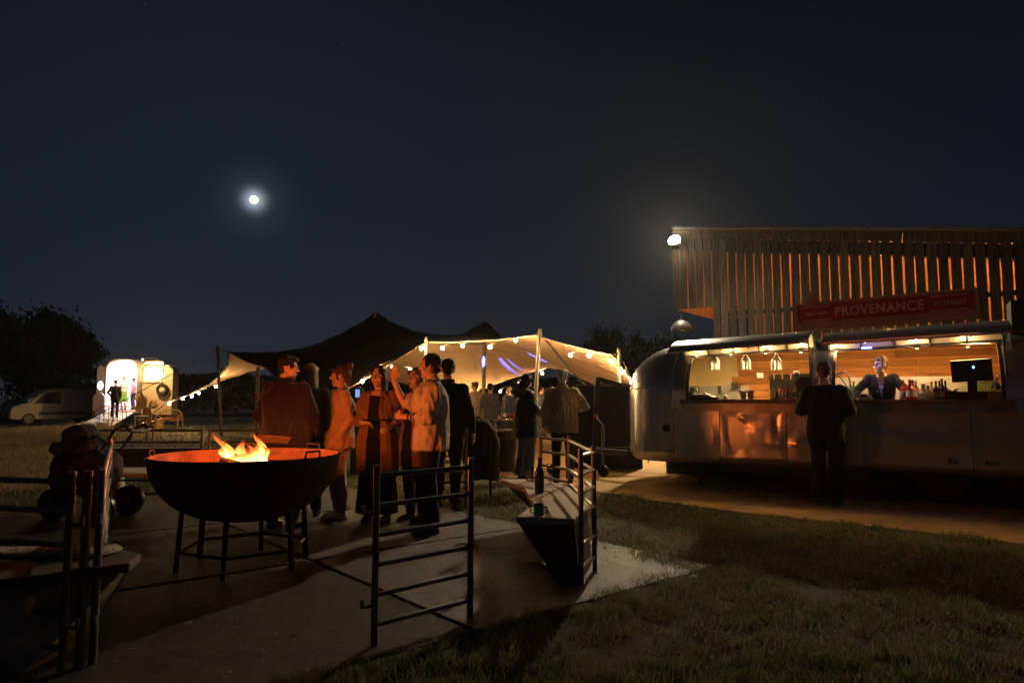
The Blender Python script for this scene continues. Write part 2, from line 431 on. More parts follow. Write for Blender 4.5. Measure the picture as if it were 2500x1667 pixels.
# taller unmown tufts through the turf
tp = []; th = []
for _ in range(520):
    dd = 2.6 * (12 / 2.6) ** random.random(); an = random.uniform(R(-12), R(46)); cx, cy = math.sin(an) * dd, math.cos(an) * dd
    if in_yard(cx, cy) or in_path(cx, cy): continue
    rr = random.uniform(.03, .11); hb_ = random.uniform(.05, .12)
    for k in range(random.randint(14, 46)):
        q = random.gauss(0, rr), random.gauss(0, rr); tp.append((cx + q[0], cy + q[1])); th.append(hb_ * random.uniform(.5, 1.2))
tp = np.array(tp); th = np.array(th); ts = rng.uniform(0, 1, len(tp)) < .6
blades('grass_tufts', tp[ts], th[ts], np.full(ts.sum(), .0045), M_GRASS, .9)
blades('dry_tufts', tp[~ts], th[~ts], np.full((~ts).sum(), .004), M_STRAW, 1.2)
# tall dry grass on the left margin
pts, d = scatter(42000, 12, 36, R(-42), R(-25))
keep = []; hh = []
for (x, y), dd in zip(pts.tolist(), d.tolist()):
    c = clump(x, y, .35, 7) * .8 + clump(x, y, 1.4, 2) * .4
    u = x / y * FPX + 1250
    if u > 250 + 60 * c: continue
    lim = max(0.05, min(1, (y - 13) / 8))
    keep.append((x, y)); hh.append(max(.08, (.22 + .50 * c) * lim) * random.uniform(.6, 1.25))
keep = np.array(keep); hh = np.array(hh)
blades('tall_grass', keep, hh, np.clip(0.0009 * keep[:, 1], .008, .03), M_STRAW2, 0.7)
# grit, chippings and glassy specks on the yard
n = 3600
A = rng.uniform(-.4, 9.4, n); B = rng.uniform(-.4, 6.6, n)
px = YO.x - Q.x * A + RR.x * B; py = YO.y - Q.y * A + RR.y * B
px[:1100] = rng.uniform(.45, 2.0, 1100); py[:1100] = rng.uniform(4.9, 7.4, 1100)
s = rng.uniform(.003, .009, n)[:, None]
c = np.stack([px, py, np.full(n, .016)], 1)
dirs = rng.normal(size=(4, n, 3)); dirs /= np.linalg.norm(dirs, axis=2, keepdims=True)
V = np.concatenate([c + dirs[k] * s * np.array([1, 1, .7]) for k in range(4)]); i = np.arange(n)
T = np.concatenate([np.stack([i, i + n, i + 2 * n], 1), np.stack([i, i + n, i + 3 * n], 1), np.stack([i, i + 2 * n, i + 3 * n], 1), np.stack([i + n, i + 2 * n, i + 3 * n], 1)])
o = link('gravel', tri_mesh('gravel', V, T, mat('grit', (0.55, 0.50, 0.44), rough=0.16, var=0.3, scale=30, spec=1.0))); tag(o, kind='stuff')

# bark chips and leaf scraps blown over the concrete
n = 2600
A = rng.uniform(-.3, 9.4, n); B = rng.uniform(-.3, 6.6, n); px = YO.x - Q.x * A + RR.x * B; py = YO.y - Q.y * A + RR.y * B
an = rng.uniform(0, 6.28, n); L = rng.uniform(.006, .022, n) * np.where(rng.uniform(0, 1, n) < .1, 1.8, 1); W = L * rng.uniform(.2, .6, n); dz = rng.uniform(0, .006, (4, n))
cx, sx = np.cos(an), np.sin(an); cz = np.full(n, .0165)
V = np.concatenate([np.stack([px + cx * L, py + sx * L, cz + dz[0]], 1), np.stack([px - sx * W, py + cx * W, cz + dz[1]], 1), np.stack([px - cx * L, py - sx * L, cz + dz[2]], 1), np.stack([px + sx * W, py - cx * W, cz + dz[3]], 1)]); i = np.arange(n)
o = link('chippings', tri_mesh('chippings', V, np.stack([i, i + n, i + 2 * n, i + 3 * n], 1), mat('bark_chip', (.16, .11, .07), rough=.8, var=.7, scale=9))); tag(o, kind='stuff')

# moon
b = MB(); b.ell((0, 0, 0), 8.8, n=32, k=18)
moon = b.build('moon', emis('moon_surface', (1.0, 0.98, 0.93), 9.0), smooth=60, loc=MOON_DIR * 1700 + Vector((0, 0, CAM_H)))
tag(moon, 'round white full moon shining in the dark sky', 'moon')
# a few stars
b = MB()
for u, v, k in ((838, 108, .8), (808, 188, .9), (1125, 568, .6), (1405, 669, .7), (1358, 502, .5), (1713, 110, .5), (1808, 158, .5), (2010, 242, .8), (2116, 490, .5), (1552, 826, .9), (1602, 690, .6), (1700, 560, .4), (57, 210, .5), (1270, 362, .5), (352, 10, .6)):
    dd = ray(u, v).normalized(); b.ell(dd * 3000 + Vector((0, 0, CAM_H)), 1.3 * k, n=6, k=4)
st = b.build('stars', emis('starlight', (0.85, 0.9, 1.0), 0.5)); tag(st, kind='stuff')

# ------------------------------------------------------------------ trees
M_LEAF = mat('night_foliage', (0.075, 0.08, 0.042), rough=0.7, var=0.5, scale=0.5, spec=0.2)
M_BARK = mat('bark', (0.09, 0.07, 0.05), rough=0.9, var=0.3, scale=4, bump=0.4, bscale=12)
def tree(loc, h, wd, label, seed, leaves=3500, group=None, ls=None):
    r = np.random.default_rng(seed); rd = random.Random(seed)
    t = thing('tree', label, 'tree', loc, 0, group)
    bt = MB(); bt.tube([(0, 0, 0), (.1, .05, h * .3), (0, .1, h * .62), (.1, 0, h * .85)], [h * .030, h * .024, h * .014, h * .005], n=8)
    tips = []
    for k in range(9):
        a = rd.uniform(0, 6.28); z0 = h * rd.uniform(.22, .6); L = wd * rd.uniform(.3, .5); z1 = z0 + h * rd.uniform(.08, .28)
        e = Vector((math.cos(a) * L, math.sin(a) * L, z1)); bt.tube([(0, 0, z0), e * .5 + Vector((0, 0, z0 * .5 + .1)), e], [h * .012, h * .008, h * .003], n=5); tips.append(e)
    bt.build('trunk', M_BARK, t, smooth=50)
    cen = [Vector((rd.gauss(0, wd * .24), rd.gauss(0, wd * .24), h * rd.uniform(.3, .86))) for _ in range(22)] + tips
    C = np.array([tuple(c) for c in cen]); idx = r.integers(0, len(C), leaves)
    rad = np.clip(wd * .17 * (1.15 - (C[idx, 2] / h) * .55), .1, None)[:, None]
    off = r.normal(size=(leaves, 3)); off /= np.linalg.norm(off, axis=1, keepdims=True); off *= np.abs(r.normal(.55, .48, (leaves, 1))) * rad * 1.25
    p = C[idx] + off; p[:, 2] = np.clip(p[:, 2], .15, None)
    s = (ls or h * .028) * r.uniform(.5, 1.3, (leaves, 1))
    a1 = r.normal(size=(leaves, 3)); a1 /= np.linalg.norm(a1, axis=1, keepdims=True); a2 = np.cross(a1, r.normal(size=(leaves, 3))); a2 /= np.linalg.norm(a2, axis=1, keepdims=True)
    V = np.concatenate([p - a1 * s, p + a2 * s * .5, p + a1 * s, p - a2 * s * .5]); i = np.arange(leaves)
    link('crown', tri_mesh('crown', V, np.stack([i, i + leaves, i + 2 * leaves, i + 3 * leaves], 1), M_LEAF), t)
    return t
Y = 58
for k, (u, vt, wpx, lab) in enumerate(((-60, 728, 200, 'tall dark tree at the far edge of the field, cut by the photo\'s border'), (65, 742, 165, 'broad dark tree standing behind the parked van'), (160, 772, 105, 'lower dark tree between the van\'s roof and the open sky beside the horse trailer'))):
    h = P(u, vt, Y).z * 1.04
    tree((GX(u, Y).x, Y, 0), h, wpx * Y / FPX * 1.15, lab, 20 + k, 9500, ls=.21)
for k, (u, vt, wpx, Yt, lab) in enumerate(((1478, 786, 110, 48, 'rounded dark tree rising behind the corner of the tent'), (1590, 803, 120, 44, 'dark tree half hidden behind the silver food trailer\'s rounded end'))):
    h = P(u, vt, Yt).z * 1.03
    tree((GX(u, Yt).x, Yt, 0), h, wpx * Yt / FPX * 1.25, lab, 40 + k, 7000, ls=.17)
# hedge line far behind the tent: one mass
n = 16000
hx = rng.uniform(-48, 26, n); top = np.array([3.6 + 1.5 * noise.noise(Vector((x * .13, 2, 0))) + .8 * noise.noise(Vector((x * .5, 5, 0))) for x in hx.tolist()])
p = np.stack([hx, 66 + rng.normal(0, 1.2, n), rng.uniform(.02, 1, n) ** .75 * top], 1)
s = rng.uniform(.15, .42, (n, 1)); a1 = rng.normal(size=(n, 3)); a1 /= np.linalg.norm(a1, axis=1, keepdims=True); a2 = np.cross(a1, rng.normal(size=(n, 3))); a2 /= np.linalg.norm(a2, axis=1, keepdims=True)
i = np.arange(n)
tag(link('far_hedge', tri_mesh('far_hedge', np.concatenate([p - a1 * s, p + a2 * s * .6, p + a1 * s, p - a2 * s * .6]), np.stack([i, i + n, i + 2 * n, i + 3 * n], 1), M_LEAF)), kind='stuff')

# ------------------------------------------------------------------ barn with slatted front
BA = P(1790, 800, 15.7); BA.z = 0; BB = P(2480, 800, 12.6); BB.z = 0
bdir = (BB - BA).normalized(); bnor = Vector((-bdir.y, bdir.x, 0))       # bnor points away from the camera
if bnor.y < 0: bnor = -bnor
brz = math.atan2(bdir.y, bdir.x)
barn = thing('barn', 'timber barn with gappy vertical boards glowing orange inside, behind the silver trailer', 'barn', BA, brz)
BW2L = lambda w: Vector(((w - BA).dot(bdir), (w - BA).dot(bnor), w.z))
M_BOARD = mat('barn_board', (0.055, 0.045, 0.036), rough=0.9, var=0.5, scale=3.0, stretch=(8, 8, .7), bump=0.4, bscale=9, spec=0.15, objrand=.3)
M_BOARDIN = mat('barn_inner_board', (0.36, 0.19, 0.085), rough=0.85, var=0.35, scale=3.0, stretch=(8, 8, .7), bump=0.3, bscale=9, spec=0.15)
def on_wall(u, v, off=0.0):
    """point where the pixel's ray meets the front wall plane (local x, z)"""
    d = ray(u, v); o = Vector((0, 0, CAM_H)); q = BA + bnor * off
    t = (q - o).dot(bnor) / d.dot(bnor); w = o + d * t
    return BW2L(w)
xl = on_wall(1642, 650).x; xc = on_wall(1742, 650).x; xr = 8.0
zt0 = on_wall(1790, 562).z; zt1 = on_wall(2480, 567).z; x1 = on_wall(2480, 567).x
slope = (zt1 - zt0) / x1
zt = lambda x: zt0 + slope * x
zov = on_wall(1700, 752).z                    # underside of the overhang
DEP = 3.0
pitch = 0.198
b_under = MB()
x = xl
k = 0; mesh_cache = {}
while x < xr:
    wdt = random.choice((.157, .161, .165, .169)) if x > xc - .05 else pitch - .024
    gap_from = x + wdt
    z0 = zov if x + wdt < xc + .02 else 0.25
    z1 = zt(x) - 0.10
    bb = MB(); bb.box((x + wdt / 2, random.uniform(-.022, .008), (z0 + z1) / 2), (wdt, .025, z1 - z0), Matrix.Rotation(random.uniform(-.004, .004), 3, 'Y'))
    bb.build('board', M_BOARD, barn); x += pitch
# corner post and rails
bb = MB(); bb.box((xc + .05, .075, (zt(xc) - .1) / 2), (.14, .12, zt(xc) - .1)); bb.build('corner_post', M_BOARD, barn)
for zz, hh_ in ((-.40, .14),):
    bb = MB(); bb.bar((xl, .06, zt(xl) + zz + .05), (xr, .06, zt(xr) + zz + .05), .05, .27); bb.build('rail', M_BOARD, barn)
zr = on_wall(1800, 764).z
bb = MB(); bb.bar((xc, .06, zr), (xr, .06, zr), .06, .10); bb.build('rail', M_BOARD, barn)
bb = MB(); bb.bar((xc, .06, .55), (xr, .06, .55), .06, .12); bb.build('rail', M_BOARD, barn)
# eaves fascia in two lengths and the roof
fx = on_wall(2205, 600).x
for a0, a1 in ((xl + .02, fx - .01), (fx + .01, xr)):
    bb = MB(); bb.bar((a0, -.045, zt(a0) - .11), (a1, -.045, zt(a1) - .11), .03, .21); bb.build('fascia', M_BOARD, barn)
bb = MB(); bb.bar((xl + .08, DEP / 2 + .02, zt(xl + .08) + .03), (xr, DEP / 2 + .02, zt(xr) + .03), DEP + .45, .04); bb.build('roof', mat('sheet_roof', (0.10, 0.10, 0.10), rough=.7, var=.3), barn)
# left gable return: boards with their lit inner faces, ends above the open bay
yy = 0.03
while yy < DEP:
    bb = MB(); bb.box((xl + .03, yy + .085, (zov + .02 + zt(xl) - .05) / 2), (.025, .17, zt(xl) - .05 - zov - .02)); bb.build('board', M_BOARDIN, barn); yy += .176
# back wall, floor of the loft on the right, end wall
xb = xl
while xb < xr:
    bb = MB(); z0 = 0.2 if xb > xc else zov + .05
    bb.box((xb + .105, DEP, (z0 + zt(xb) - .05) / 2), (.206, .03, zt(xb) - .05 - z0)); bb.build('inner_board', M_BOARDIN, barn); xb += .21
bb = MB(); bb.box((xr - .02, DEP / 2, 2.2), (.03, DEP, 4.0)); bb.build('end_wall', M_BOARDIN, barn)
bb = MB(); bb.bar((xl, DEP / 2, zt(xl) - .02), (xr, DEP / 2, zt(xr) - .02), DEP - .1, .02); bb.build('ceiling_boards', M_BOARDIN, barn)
# lamps hanging inside the barn
for k, (lx, pw) in enumerate(((0.7, 130), (2.9, 190), (5.0, 190))):
    bb = MB(); bb.ell((lx, DEP * .5, zt(lx) - .20), .05, n=10, k=6); bb.tube([(lx, DEP * .5, zt(lx) - .05), (lx, DEP * .5, zt(lx) - .17)], .008, n=5)
    bb.build('hanging_bulb', emis('barn_bulb', (1.0, .5, .16), 20), barn)
    lamp('barn_light', 'POINT', (lx, DEP * .5, zt(lx) - .20), pw, (1.0, .42, .12), radius=.08, parent=barn)
# floodlight on the corner
fl = thing('floodlight', 'small white-hot floodlight fixed at the top corner of the barn', 'floodlight', FLOOD, math.atan2(bdir.y, bdir.x))
bb = MB(); bb.box((0, 0, 0), (.30, .06, .24), Matrix.Rotation(R(-25), 3, 'X')); bb.build('housing', M_BLACK, fl)
bb = MB(); bb.tube([(.0, .02, .0), (.06, .14, .06)], .02, n=6); bb.build('bracket', M_BLACK, fl)
bb = MB(); bb.lathe([(.0, 0), (.11, 0.005), (.14, .03), (.12, .05), (.0, .06)], (0, -.06, -.01), n=16, rot=Matrix.Rotation(R(65), 3, 'X')); bb.build('lens', emis('flood_lens', (1, .86, .6), 120), fl, smooth=40)
# hanging metal dome below the overhang
HD = P(1664, 805, 15.9)
hd = thing('hanging_dome_lamp', 'unlit metal dome lamp hanging on a thin wire from the barn overhang', 'lamp', HD)
bb = MB(); bb.lathe([(.02, .24), (.05, .23), (.12, .20), (.19, .14), (.235, .06), (.25, -.015), (.246, -.02), (.23, .06), (.18, .13), (.03, .22)], n=24); bb.build('shade', mat('dull_dome_metal', (.10, .09, .085), rough=.3, metal=.8, var=.3), hd, smooth=40)
bb = MB(); bb.tube([(0, 0, .22), (0, 0, .35)], [.03, .015], n=8); bb.build('cap', M_STEEL, hd)
bb = MB(); bb.tube([(0, 0, .35), (0, 0, zov - HD.z + .05)], .006, n=5); bb.build('wire', M_BLACK, hd)
# ------------------------------------------------------------------ stretch tent
M_TENT_OUT = mat('tent_outer_cloth', (0.040, 0.029, 0.023), rough=0.85, var=0.2, scale=1.2, bump=0.15, bscale=30, backlit=0.10, spec=0.15)
M_TENT_IN = mat('tent_lining_cloth', (0.55, 0.39, 0.26), rough=0.9, var=0.08, scale=0.8, bump=0.1, bscale=25, spec=0.1)
M_POLE = mat('tent_pole_metal', (0.20, 0.18, 0.16), rough=0.5, metal=0.6, var=0.2, scale=6)
M_ROPE = mat('dark_rope', (0.03, 0.028, 0.025), rough=0.9, var=0.2)
M_BULB = emis('warm_bulb_glass', (1.0, 0.60, 0.24), 1050)
T1 = P(558, 858, 23.5); T2 = P(646, 895, 20.5); TA = P(775, 985, 17); TP2 = P(1039, 833, 15); TPM = P(1150, 832, 14.6)
TP4 = P(1304, 817, 14); TP5 = P(1496, 866, 13.5); TR = P(1548, 936, 13.9)
TC = P(405, 984, 27.5); TB0 = P(646, 893, 26.2); TB1 = P(1143, 963, 24); TB2 = P(1349, 893, 21); TB3 = P(1451, 938, 18)
PK1 = P(916, 757, 20); PK2 = P(1183, 784, 19)
fs = [(0, T1), (.14, T2), (.31, TA), (.50, TP2), (.62, TPM), (.76, TP4), (.93, TP5), (1, TR)]
bs = [(0, TC), (.22, TB0), (.52, TB1), (.74, TB2), (.90, TB3), (1, TR + Vector((.15, .4, 0)))]
def edge(keys, t, sag=0.0, hold=0.0):
    for (a, p), (c, q) in zip(keys, keys[1:]):
        if t <= c + 1e-9:
            k = (t - a) / (c - a); r = p.lerp(q, k); r.z -= sag * (p - q).length * 4 * k * (1 - k); return r
    return keys[-1][1].copy()
NU, NV = 110, 44
Gx = np.zeros((NU + 1, NV + 1, 3))
for i in range(NU + 1):
    t = i / NU; f_ = edge(fs, t, .018); b_ = edge(bs, t, -.012)
    for j in range(NV + 1):
        Gx[i, j] = f_.lerp(b_, j / NV)
# the cut-away left side hangs in a deep curve between its two tips
LE = [(0, T1), (.18, P(556, 890, 24.0)), (.36, P(537, 915, 24.7)), (.55, P(512, 938, 25.5)), (.8, P(447, 969, 26.7)), (1, TC)]
for j in range(NV + 1):
    p = edge(LE, j / NV); d0 = np.array(p) - Gx[0, j]
    for i in range(NU + 1): Gx[i, j] += d0 * max(0, 1 - i / (NU * .30)) ** 2 * (0 if j in (0, NV) else 1)
# ridge of the membrane between the king poles
RIDGE = [(560, 858, 23.5), (620, 860, 22.9), (680, 858, 22.3), (740, 850, 21.7), (800, 829, 21.1), (850, 806, 20.6), (890, 781, 20.2), (916, 757, 20), (947, 783, 19.9), (1006, 806, 19.7), (1051, 816, 19.5), (1125, 820, 19.3), (1155, 800, 19.1), (1183, 783, 19.0), (1200, 796, 18.8), (1219, 818, 18.6)]
rp_ = [P(*q) for q in RIDGE]; pins = {}
for a_, c_ in zip(rp_, rp_[1:]):
    for k in range(40):
        q = a_.lerp(c_, k / 40); dd_ = (Gx[..., 0] - q.x) ** 2 + (Gx[..., 1] - q.y) ** 2
        ii = np.unravel_index(np.argmin(dd_), dd_.shape); pins.setdefault(ii, []).append(q.z)
Zs = Gx[..., 2].copy()
pi = np.array([k for k in pins if 0 < k[0] < NU and 0 < k[1] < NV]); pz = np.array([np.mean(pins[tuple(k)]) for k in pi.tolist()])
for it in range(3500):
    Zs[1:-1, 1:-1] = .25 * (Zs[2:, 1:-1] + Zs[:-2, 1:-1] + Zs[1:-1, 2:] + Zs[1:-1, :-2])
    Zs[pi[:, 0], pi[:, 1]] = pz
ZZ = Zs
TG = Gx.copy(); TG[..., 2] = ZZ
for i in range(1, NU):
    for j in range(1, NV):
        e_ = min(j, NV - j) / NV; t_ = i / NU
        TG[i, j, 2] += .035 * math.exp(-e_ * 9) * math.sin(t_ * 150 + 3 * noise.noise(Vector((t_ * 9, e_ * 5, 1)))) * (1 if j > NV / 2 else .35) + .02 * noise.noise(Vector((t_ * 22, e_ * 6, 5)))
def tent_sheet(name, dz, material):
    V = TG.copy(); V[..., 2] += dz
    W = NV + 1; ii, jj = np.meshgrid(np.arange(NU), np.arange(NV), indexing='ij')
    a = (ii * W + jj).ravel(); Fq = np.stack([a, a + W, a + W + 1, a + 1], 1)
    return tri_mesh(name, V.reshape(-1, 3), Fq, material, smooth=True)
tent = thing('stretch_tent', 'big stretch tent with dark outside and pale lining lit by bulbs', 'tent', (0, 0, 0))
link('outer_fabric', tent_sheet('outer_fabric', 0, M_TENT_OUT), tent)
link('lining', tent_sheet('lining', -.022, M_TENT_IN), tent)
for jj_ in (.22, .45, .68):
    j_ = int(NV * jj_); bb = MB(); bb.tube([Vector(TG[i, j_]) + Vector((0, 0, -.026)) for i in range(int(NU * .30), NU - 3, 2)], .006, n=4); bb.build('seam', mat('seam_tape', (.42, .31, .21), rough=.9, var=.1), tent)
for i_ in (int(NU * .56), int(NU * .69), int(NU * .83)):
    bb = MB(); bb.tube([Vector(TG[i_, j]) + Vector((0, 0, -.027)) for j in range(0, NV + 1, 2)], .006, n=4); bb.build('seam', MATS['seam_tape'], tent)
bb = MB(); bb.tube([Vector(TG[i, 0]) + Vector((0, 0, -.01)) for i in range(0, NU + 1, 2)], .016, n=5); bb.build('edge_rope', M_TENT_IN, tent)
bb = MB(); bb.tube([Vector(TG[0, j]) + Vector((0, 0, -.01)) for j in range(0, NV + 1, 2)], .03, n=5); bb.build('edge_rope', M_ROPE, tent)
bb = MB(); bb.tube([Vector(TG[i, NV]) + Vector((0, 0, -.01)) for i in range(0, NU + 1, 2)], .018, n=5); bb.build('edge_rope', M_ROPE, tent)
def pole(top, foot, r, lab=None):
    bb = MB(); bb.tube([foot, top], r, n=10); bb.tube([top, top + (top - foot).normalized() * .05], r * .8, n=10)
    o = bb.build('pole', M_POLE, tent, smooth=40)
    return o
pole(P(531, 846, 24.0), G(541, 1064), .055)
pole(P(1040, 829, 14.9), Vector((TP2.x + .05, 14.9, 0)), .036)
pole(P(1318, 808, 13.9), GX(1297, 13.8), .042)
pole(P(1511, 857, 13.45), GX(1507, 13.5), .036)
pole(PK2 - Vector((0, 0, .05)), Vector((PK2.x - .03, PK2.y, 0)), .06)
pole(PK1 - Vector((0, 0, .05)), Vector((PK1.x, PK1.y, 0)), .06)
pole(P(630, 900, 20.4), G(627, 1078), .05)
def rope(a, c, r=.012, lab='guy_rope'):
    bb = MB(); bb.tube([a, c], r, n=5); bb.build(lab, M_ROPE, tent)
rope(P(533, 850, 24.0), G(150, 1062), .016)
rope(T1, P(532, 852, 24.0)); rope(TP4, P(1318, 815, 13.9)); rope(TP5, P(1511, 864, 13.45))
rope(P(1318, 814, 13.9), Vector((3.1, 15.6, 0)), .02); rope(P(1318, 814, 13.9), G(1560, 1110), .008)
rope(P(1511, 864, 13.45), G(1640, 1130), .01); rope(P(1040, 835, 14.9), GX(1075, 16.4), .03)
rope(TA, G(740, 1085), .014); rope(TC, G(318, 1052), .02); rope(TB1, GX(1120, 26)); rope(TB3, GX(1470, 19)); rope(TR, GX(1580, 14.2))
rb = thing('red_ribbon', 'red ribbon tied round the tent pole beside the man in the maroon shirt', 'ribbon', P(629, 962, 20.2))
bb = MB(); bb.tube([(-.05, -.05, .05), (.06, -.05, 0), (-.05, -.05, -.06), (.04, -.05, -.1)], .035, n=6); bb.build('knot', mat('red_ribbon_cloth', (.5, .05, .03), rough=.7), rb)
bb = MB(); bb.tube([(0, -.06, 0), (.1, -.08, -.08), (.2, -.08, -.2)], .012, n=5); bb.build('tail', mat('pale_cord', (.6, .5, .4), rough=.8), rb)

# string lights
def string(label, pts, cable_extra=(), drop=.07, r=.032):
    t = thing('string_light', label, 'string lights', pts[0])
    o0 = pts[0]
    cab = MB(); cp = [p + Vector((0, 0, drop)) - o0 for p in pts]
    full = []
    for a, c in zip(cp, cp[1:]):
        for k in range(4):
            q = a.lerp(c, k / 4); q.z -= .03 * math.sin(math.pi * k / 4); full.append(q)
    full.append(cp[-1]); cab.tube(full, .007, n=5); cab.build('cable', M_BLACK, t)
    mb = MB(); mb.ell((0, 0, 0), (r, r, r * 1.1), n=9, k=6); me = mb.mesh('bulb', M_BULB, 60)
    ms = MB(); ms.lathe([(.016, r * .9), (.02, r * 1.5), (.012, drop)], n=7); mm = ms.mesh('socket', M_BLACK, 40)
    for p in pts:
        link('bulb', me, t, p - o0); link('socket', mm, t, p - o0)
    return t
def edge_depth(u):
    ks = ((760, 17.2), (1039, 14.8), (1300, 13.8), (1497, 13.3), (1548, 13.8))
    for (a, p), (c, q) in zip(ks, ks[1:]):
        if u <= c: return p + (q - p) * max(0, (u - a)) / (c - a)
    return 13.8
Z3 = lambda x, y: (1000 + x / 3.92, 750 + y / 3.92)
Z2 = lambda x, y: (500 + x / 3.357, 750 + y / 3.357)
front = [Z2(1225, 655), Z2(1290, 608), Z2(1408, 508), Z2(1775, 338)]
fr2 = [Z3(315, 390), Z3(507, 367), Z3(770, 380), Z3(1015, 315)]
fr3 = [Z3(1540, 457), Z3(1718, 462), Z3(1930, 517), Z3(2045, 620), Z3(2128, 720)]
mk = lambda L, dd=0: [P(u, v, edge_depth(u) - .12 + dd) for u, v in L]
string('warm festoon bulbs along the tent\'s steep front edge behind the fire party', mk(front[1:]))
string('warm festoon bulbs along the tent edge between the two middle poles', mk(fr2))
string('warm festoon bulbs along the tent edge sagging down beside the silver trailer', mk(fr3))
string('warm festoon bulbs inside the tent above the woman in black', [P(*Z2(1535, 490), 19), P(*Z2(1685, 508), 20)])
string('lone warm bulbs hanging at the tent\'s back edge behind the couple', [P(*Z3(868, 803), 23.2), P(*Z3(1050, 722), 22.5), P(*Z3(1270, 632), 21.2)])
string('warm bulbs along the low tent corner near the wicker sofa', [P(413, 985, 27.2), P(446, 973, 26.6), P(468, 967, 26.1), P(485, 959, 25.6), P(527, 943, 24.6)], drop=.10, r=.045)
# low back-edge lamps that wash the lining
string('warm bulbs low behind the guests under the tent\'s back edge', [P(1112, 978, 22.8), P(1146, 985, 23.2), P(1185, 978, 23.0)])
# disco lamp
DL = P(1066, 874, 16.5)
dl = thing('disco_light', 'small stage lamp on a thin stand throwing violet beams on the tent lining', 'stage light', DL)
bb = MB(); bb.box((0, 0, 0), (.14, .12, .1)); bb.build('head', M_BLACK, dl)
bb = MB(); bb.tube([(0, 0, -.05), (0, 0, -DL.z)], .018, n=6); bb.build('stand', M_BLACK, dl)
for k in range(3):
    bb = MB(); a = k * 2.1; bb.tube([(0, 0, -DL.z + .5), (.35 * math.cos(a), .35 * math.sin(a), -DL.z)], .014, n=6); bb.build('leg', M_BLACK, dl)
bb = MB(); bb.ell((.02, -.06, .01), .03, n=8, k=6); bb.build('lens', emis('disco_lens', (.4, .7, 1), 12), dl)
DS = Vector((DL.x + .02, DL.y + .1, DL.z + .07))
for (u, v, Yd), ang, pw, col in (((1146, 850, 17.0), 5.0, 6500, (.05, .08, 1)), ((1218, 888, 20.0), 7.5, 24000, (.06, .09, 1)), ((1318, 872, 18.5), 5.5, 17000, (.05, .08, 1)), ((1280, 846, 16.5), 3.0, 4000, (.2, .12, 1)), ((1052, 853, 16.5), 10, 300, (1, .1, .05)), ((1238, 842, 16.4), 3.0, 1800, (.1, 1, .2))):
    lamp('disco_beam', 'SPOT', DS - DL, pw, col, radius=.01, target=P(u, v, Yd) - DL, parent=dl, spot_size=R(ang), spot_blend=.9)

# ------------------------------------------------------------------ horse-trailer photo booth and its surroundings, far left
HY = 34.0; mpx = HY / FPX
hx0 = GX(322, HY).x
M_HB = mat('cream_trailer_paint', (0.50, 0.44, 0.34), rough=0.5, var=0.12, scale=2)
M_HBD = mat('grey_trailer_paint', (0.22, 0.20, 0.20), rough=0.5, var=0.15, scale=2)
HX = lambda u: (u - 322) * mpx
HZ = lambda v: CAM_H + (975 - v) * mpx
hb_ = thing('horse_trailer', 'converted horse trailer with white-lit doorway and glowing side window', 'horse trailer', (hx0, HY, 0))
def arch(x0, x1, z0, z1, rad, n=8, y=0.0):
    pts = [Vector((x0, y, z0)), Vector((x1, y, z0))]
    for k in range(n + 1):
        a = math.pi / 2 * k / n; pts.append(Vector((x1 - rad + rad * math.cos(math.pi / 2 - (math.pi / 2 - a)), y, z1 - rad + rad * math.sin(a))))
    for k in range(n + 1):
        a = math.pi / 2 * k / n; pts.append(Vector((x0 + rad - rad * math.sin(a), y, z1 - rad + rad * math.cos(a))))
    return pts
def arch_shell(x0, x1, z0, z1, rad, y0, y1, th, material_out, name):
    """open-fronted tunnel with thickness"""
    o = arch(x0, x1, z0, z1, rad, y=0); i_ = arch(x0 + th, x1 - th, z0 + th, z1 - th, max(.05, rad - th), y=0); n = len(o)
    bb = MB(); V = []
    for p in o: V += [p + Vector((0, y0, 0))]
    for p in i_: V += [p + Vector((0, y0, 0))]
    for p in o: V += [p + Vector((0, y1, 0))]
    for p in i_: V += [p + Vector((0, y1 - th, 0))]
    F_ = []
    for k in range(n):
        l = (k + 1) % n
        F_ += [(k, l, n + l, n + k), (k, 2 * n + k, 2 * n + l, l), (n + k, n + l, 3 * n + l, 3 * n + k)]
    F_ += [tuple(2 * n + k for k in range(n)), tuple(3 * n + k for k in range(n))[::-1]]
    bb.add(V, F_); return bb.build(name, material_out, hb_)
fz = HZ(1008)
M_HBIN = mat('booth_white_lining', (0.85, 0.85, 0.87), rough=0.6, var=0.03)
dx0, dx1, dzt = HX(258), HX(334), HZ(879)
arch_shell(dx0 - .06, dx1 + .06, fz, dzt + .06, .55, 0, 2.6, .05, [M_HBD], 'body')
arch_shell(dx0, dx1, fz + .055, dzt, .5, .01, 2.5, .02, [M_HBIN], 'lining')
bb = MB(); bb.box(((dx0 + dx1) / 2, 1.3, dzt - .06), (1.0, 1.8, .02)); bb.build('ceiling_lamp', emis('booth_lamp', (.93, .95, 1.0), 55), hb_)
bb = MB(); bb.box(((dx0 + dx1) / 2, 1.2, fz + .10), (1.35, 2.2, .02)); bb.build('floor_mat', mat('coral_mat', (.6, .22, .12), rough=.9), hb_)
# left leaf of the doors
bb = MB(); bb.prism(arch(HX(236), HX(257), .45, HZ(890), .28), (0, .06, 0)); bb.build('door', M_HBD, hb_)
# right section with window
wx0, wx1, wz0, wz1 = HX(337), HX(389), HZ(932), HZ(883)
rx1 = HX(413)
arch_shell(dx1 + .08, rx1, .55, HZ(890), .35, .35, .95, .05, M_HB, 'side_body')
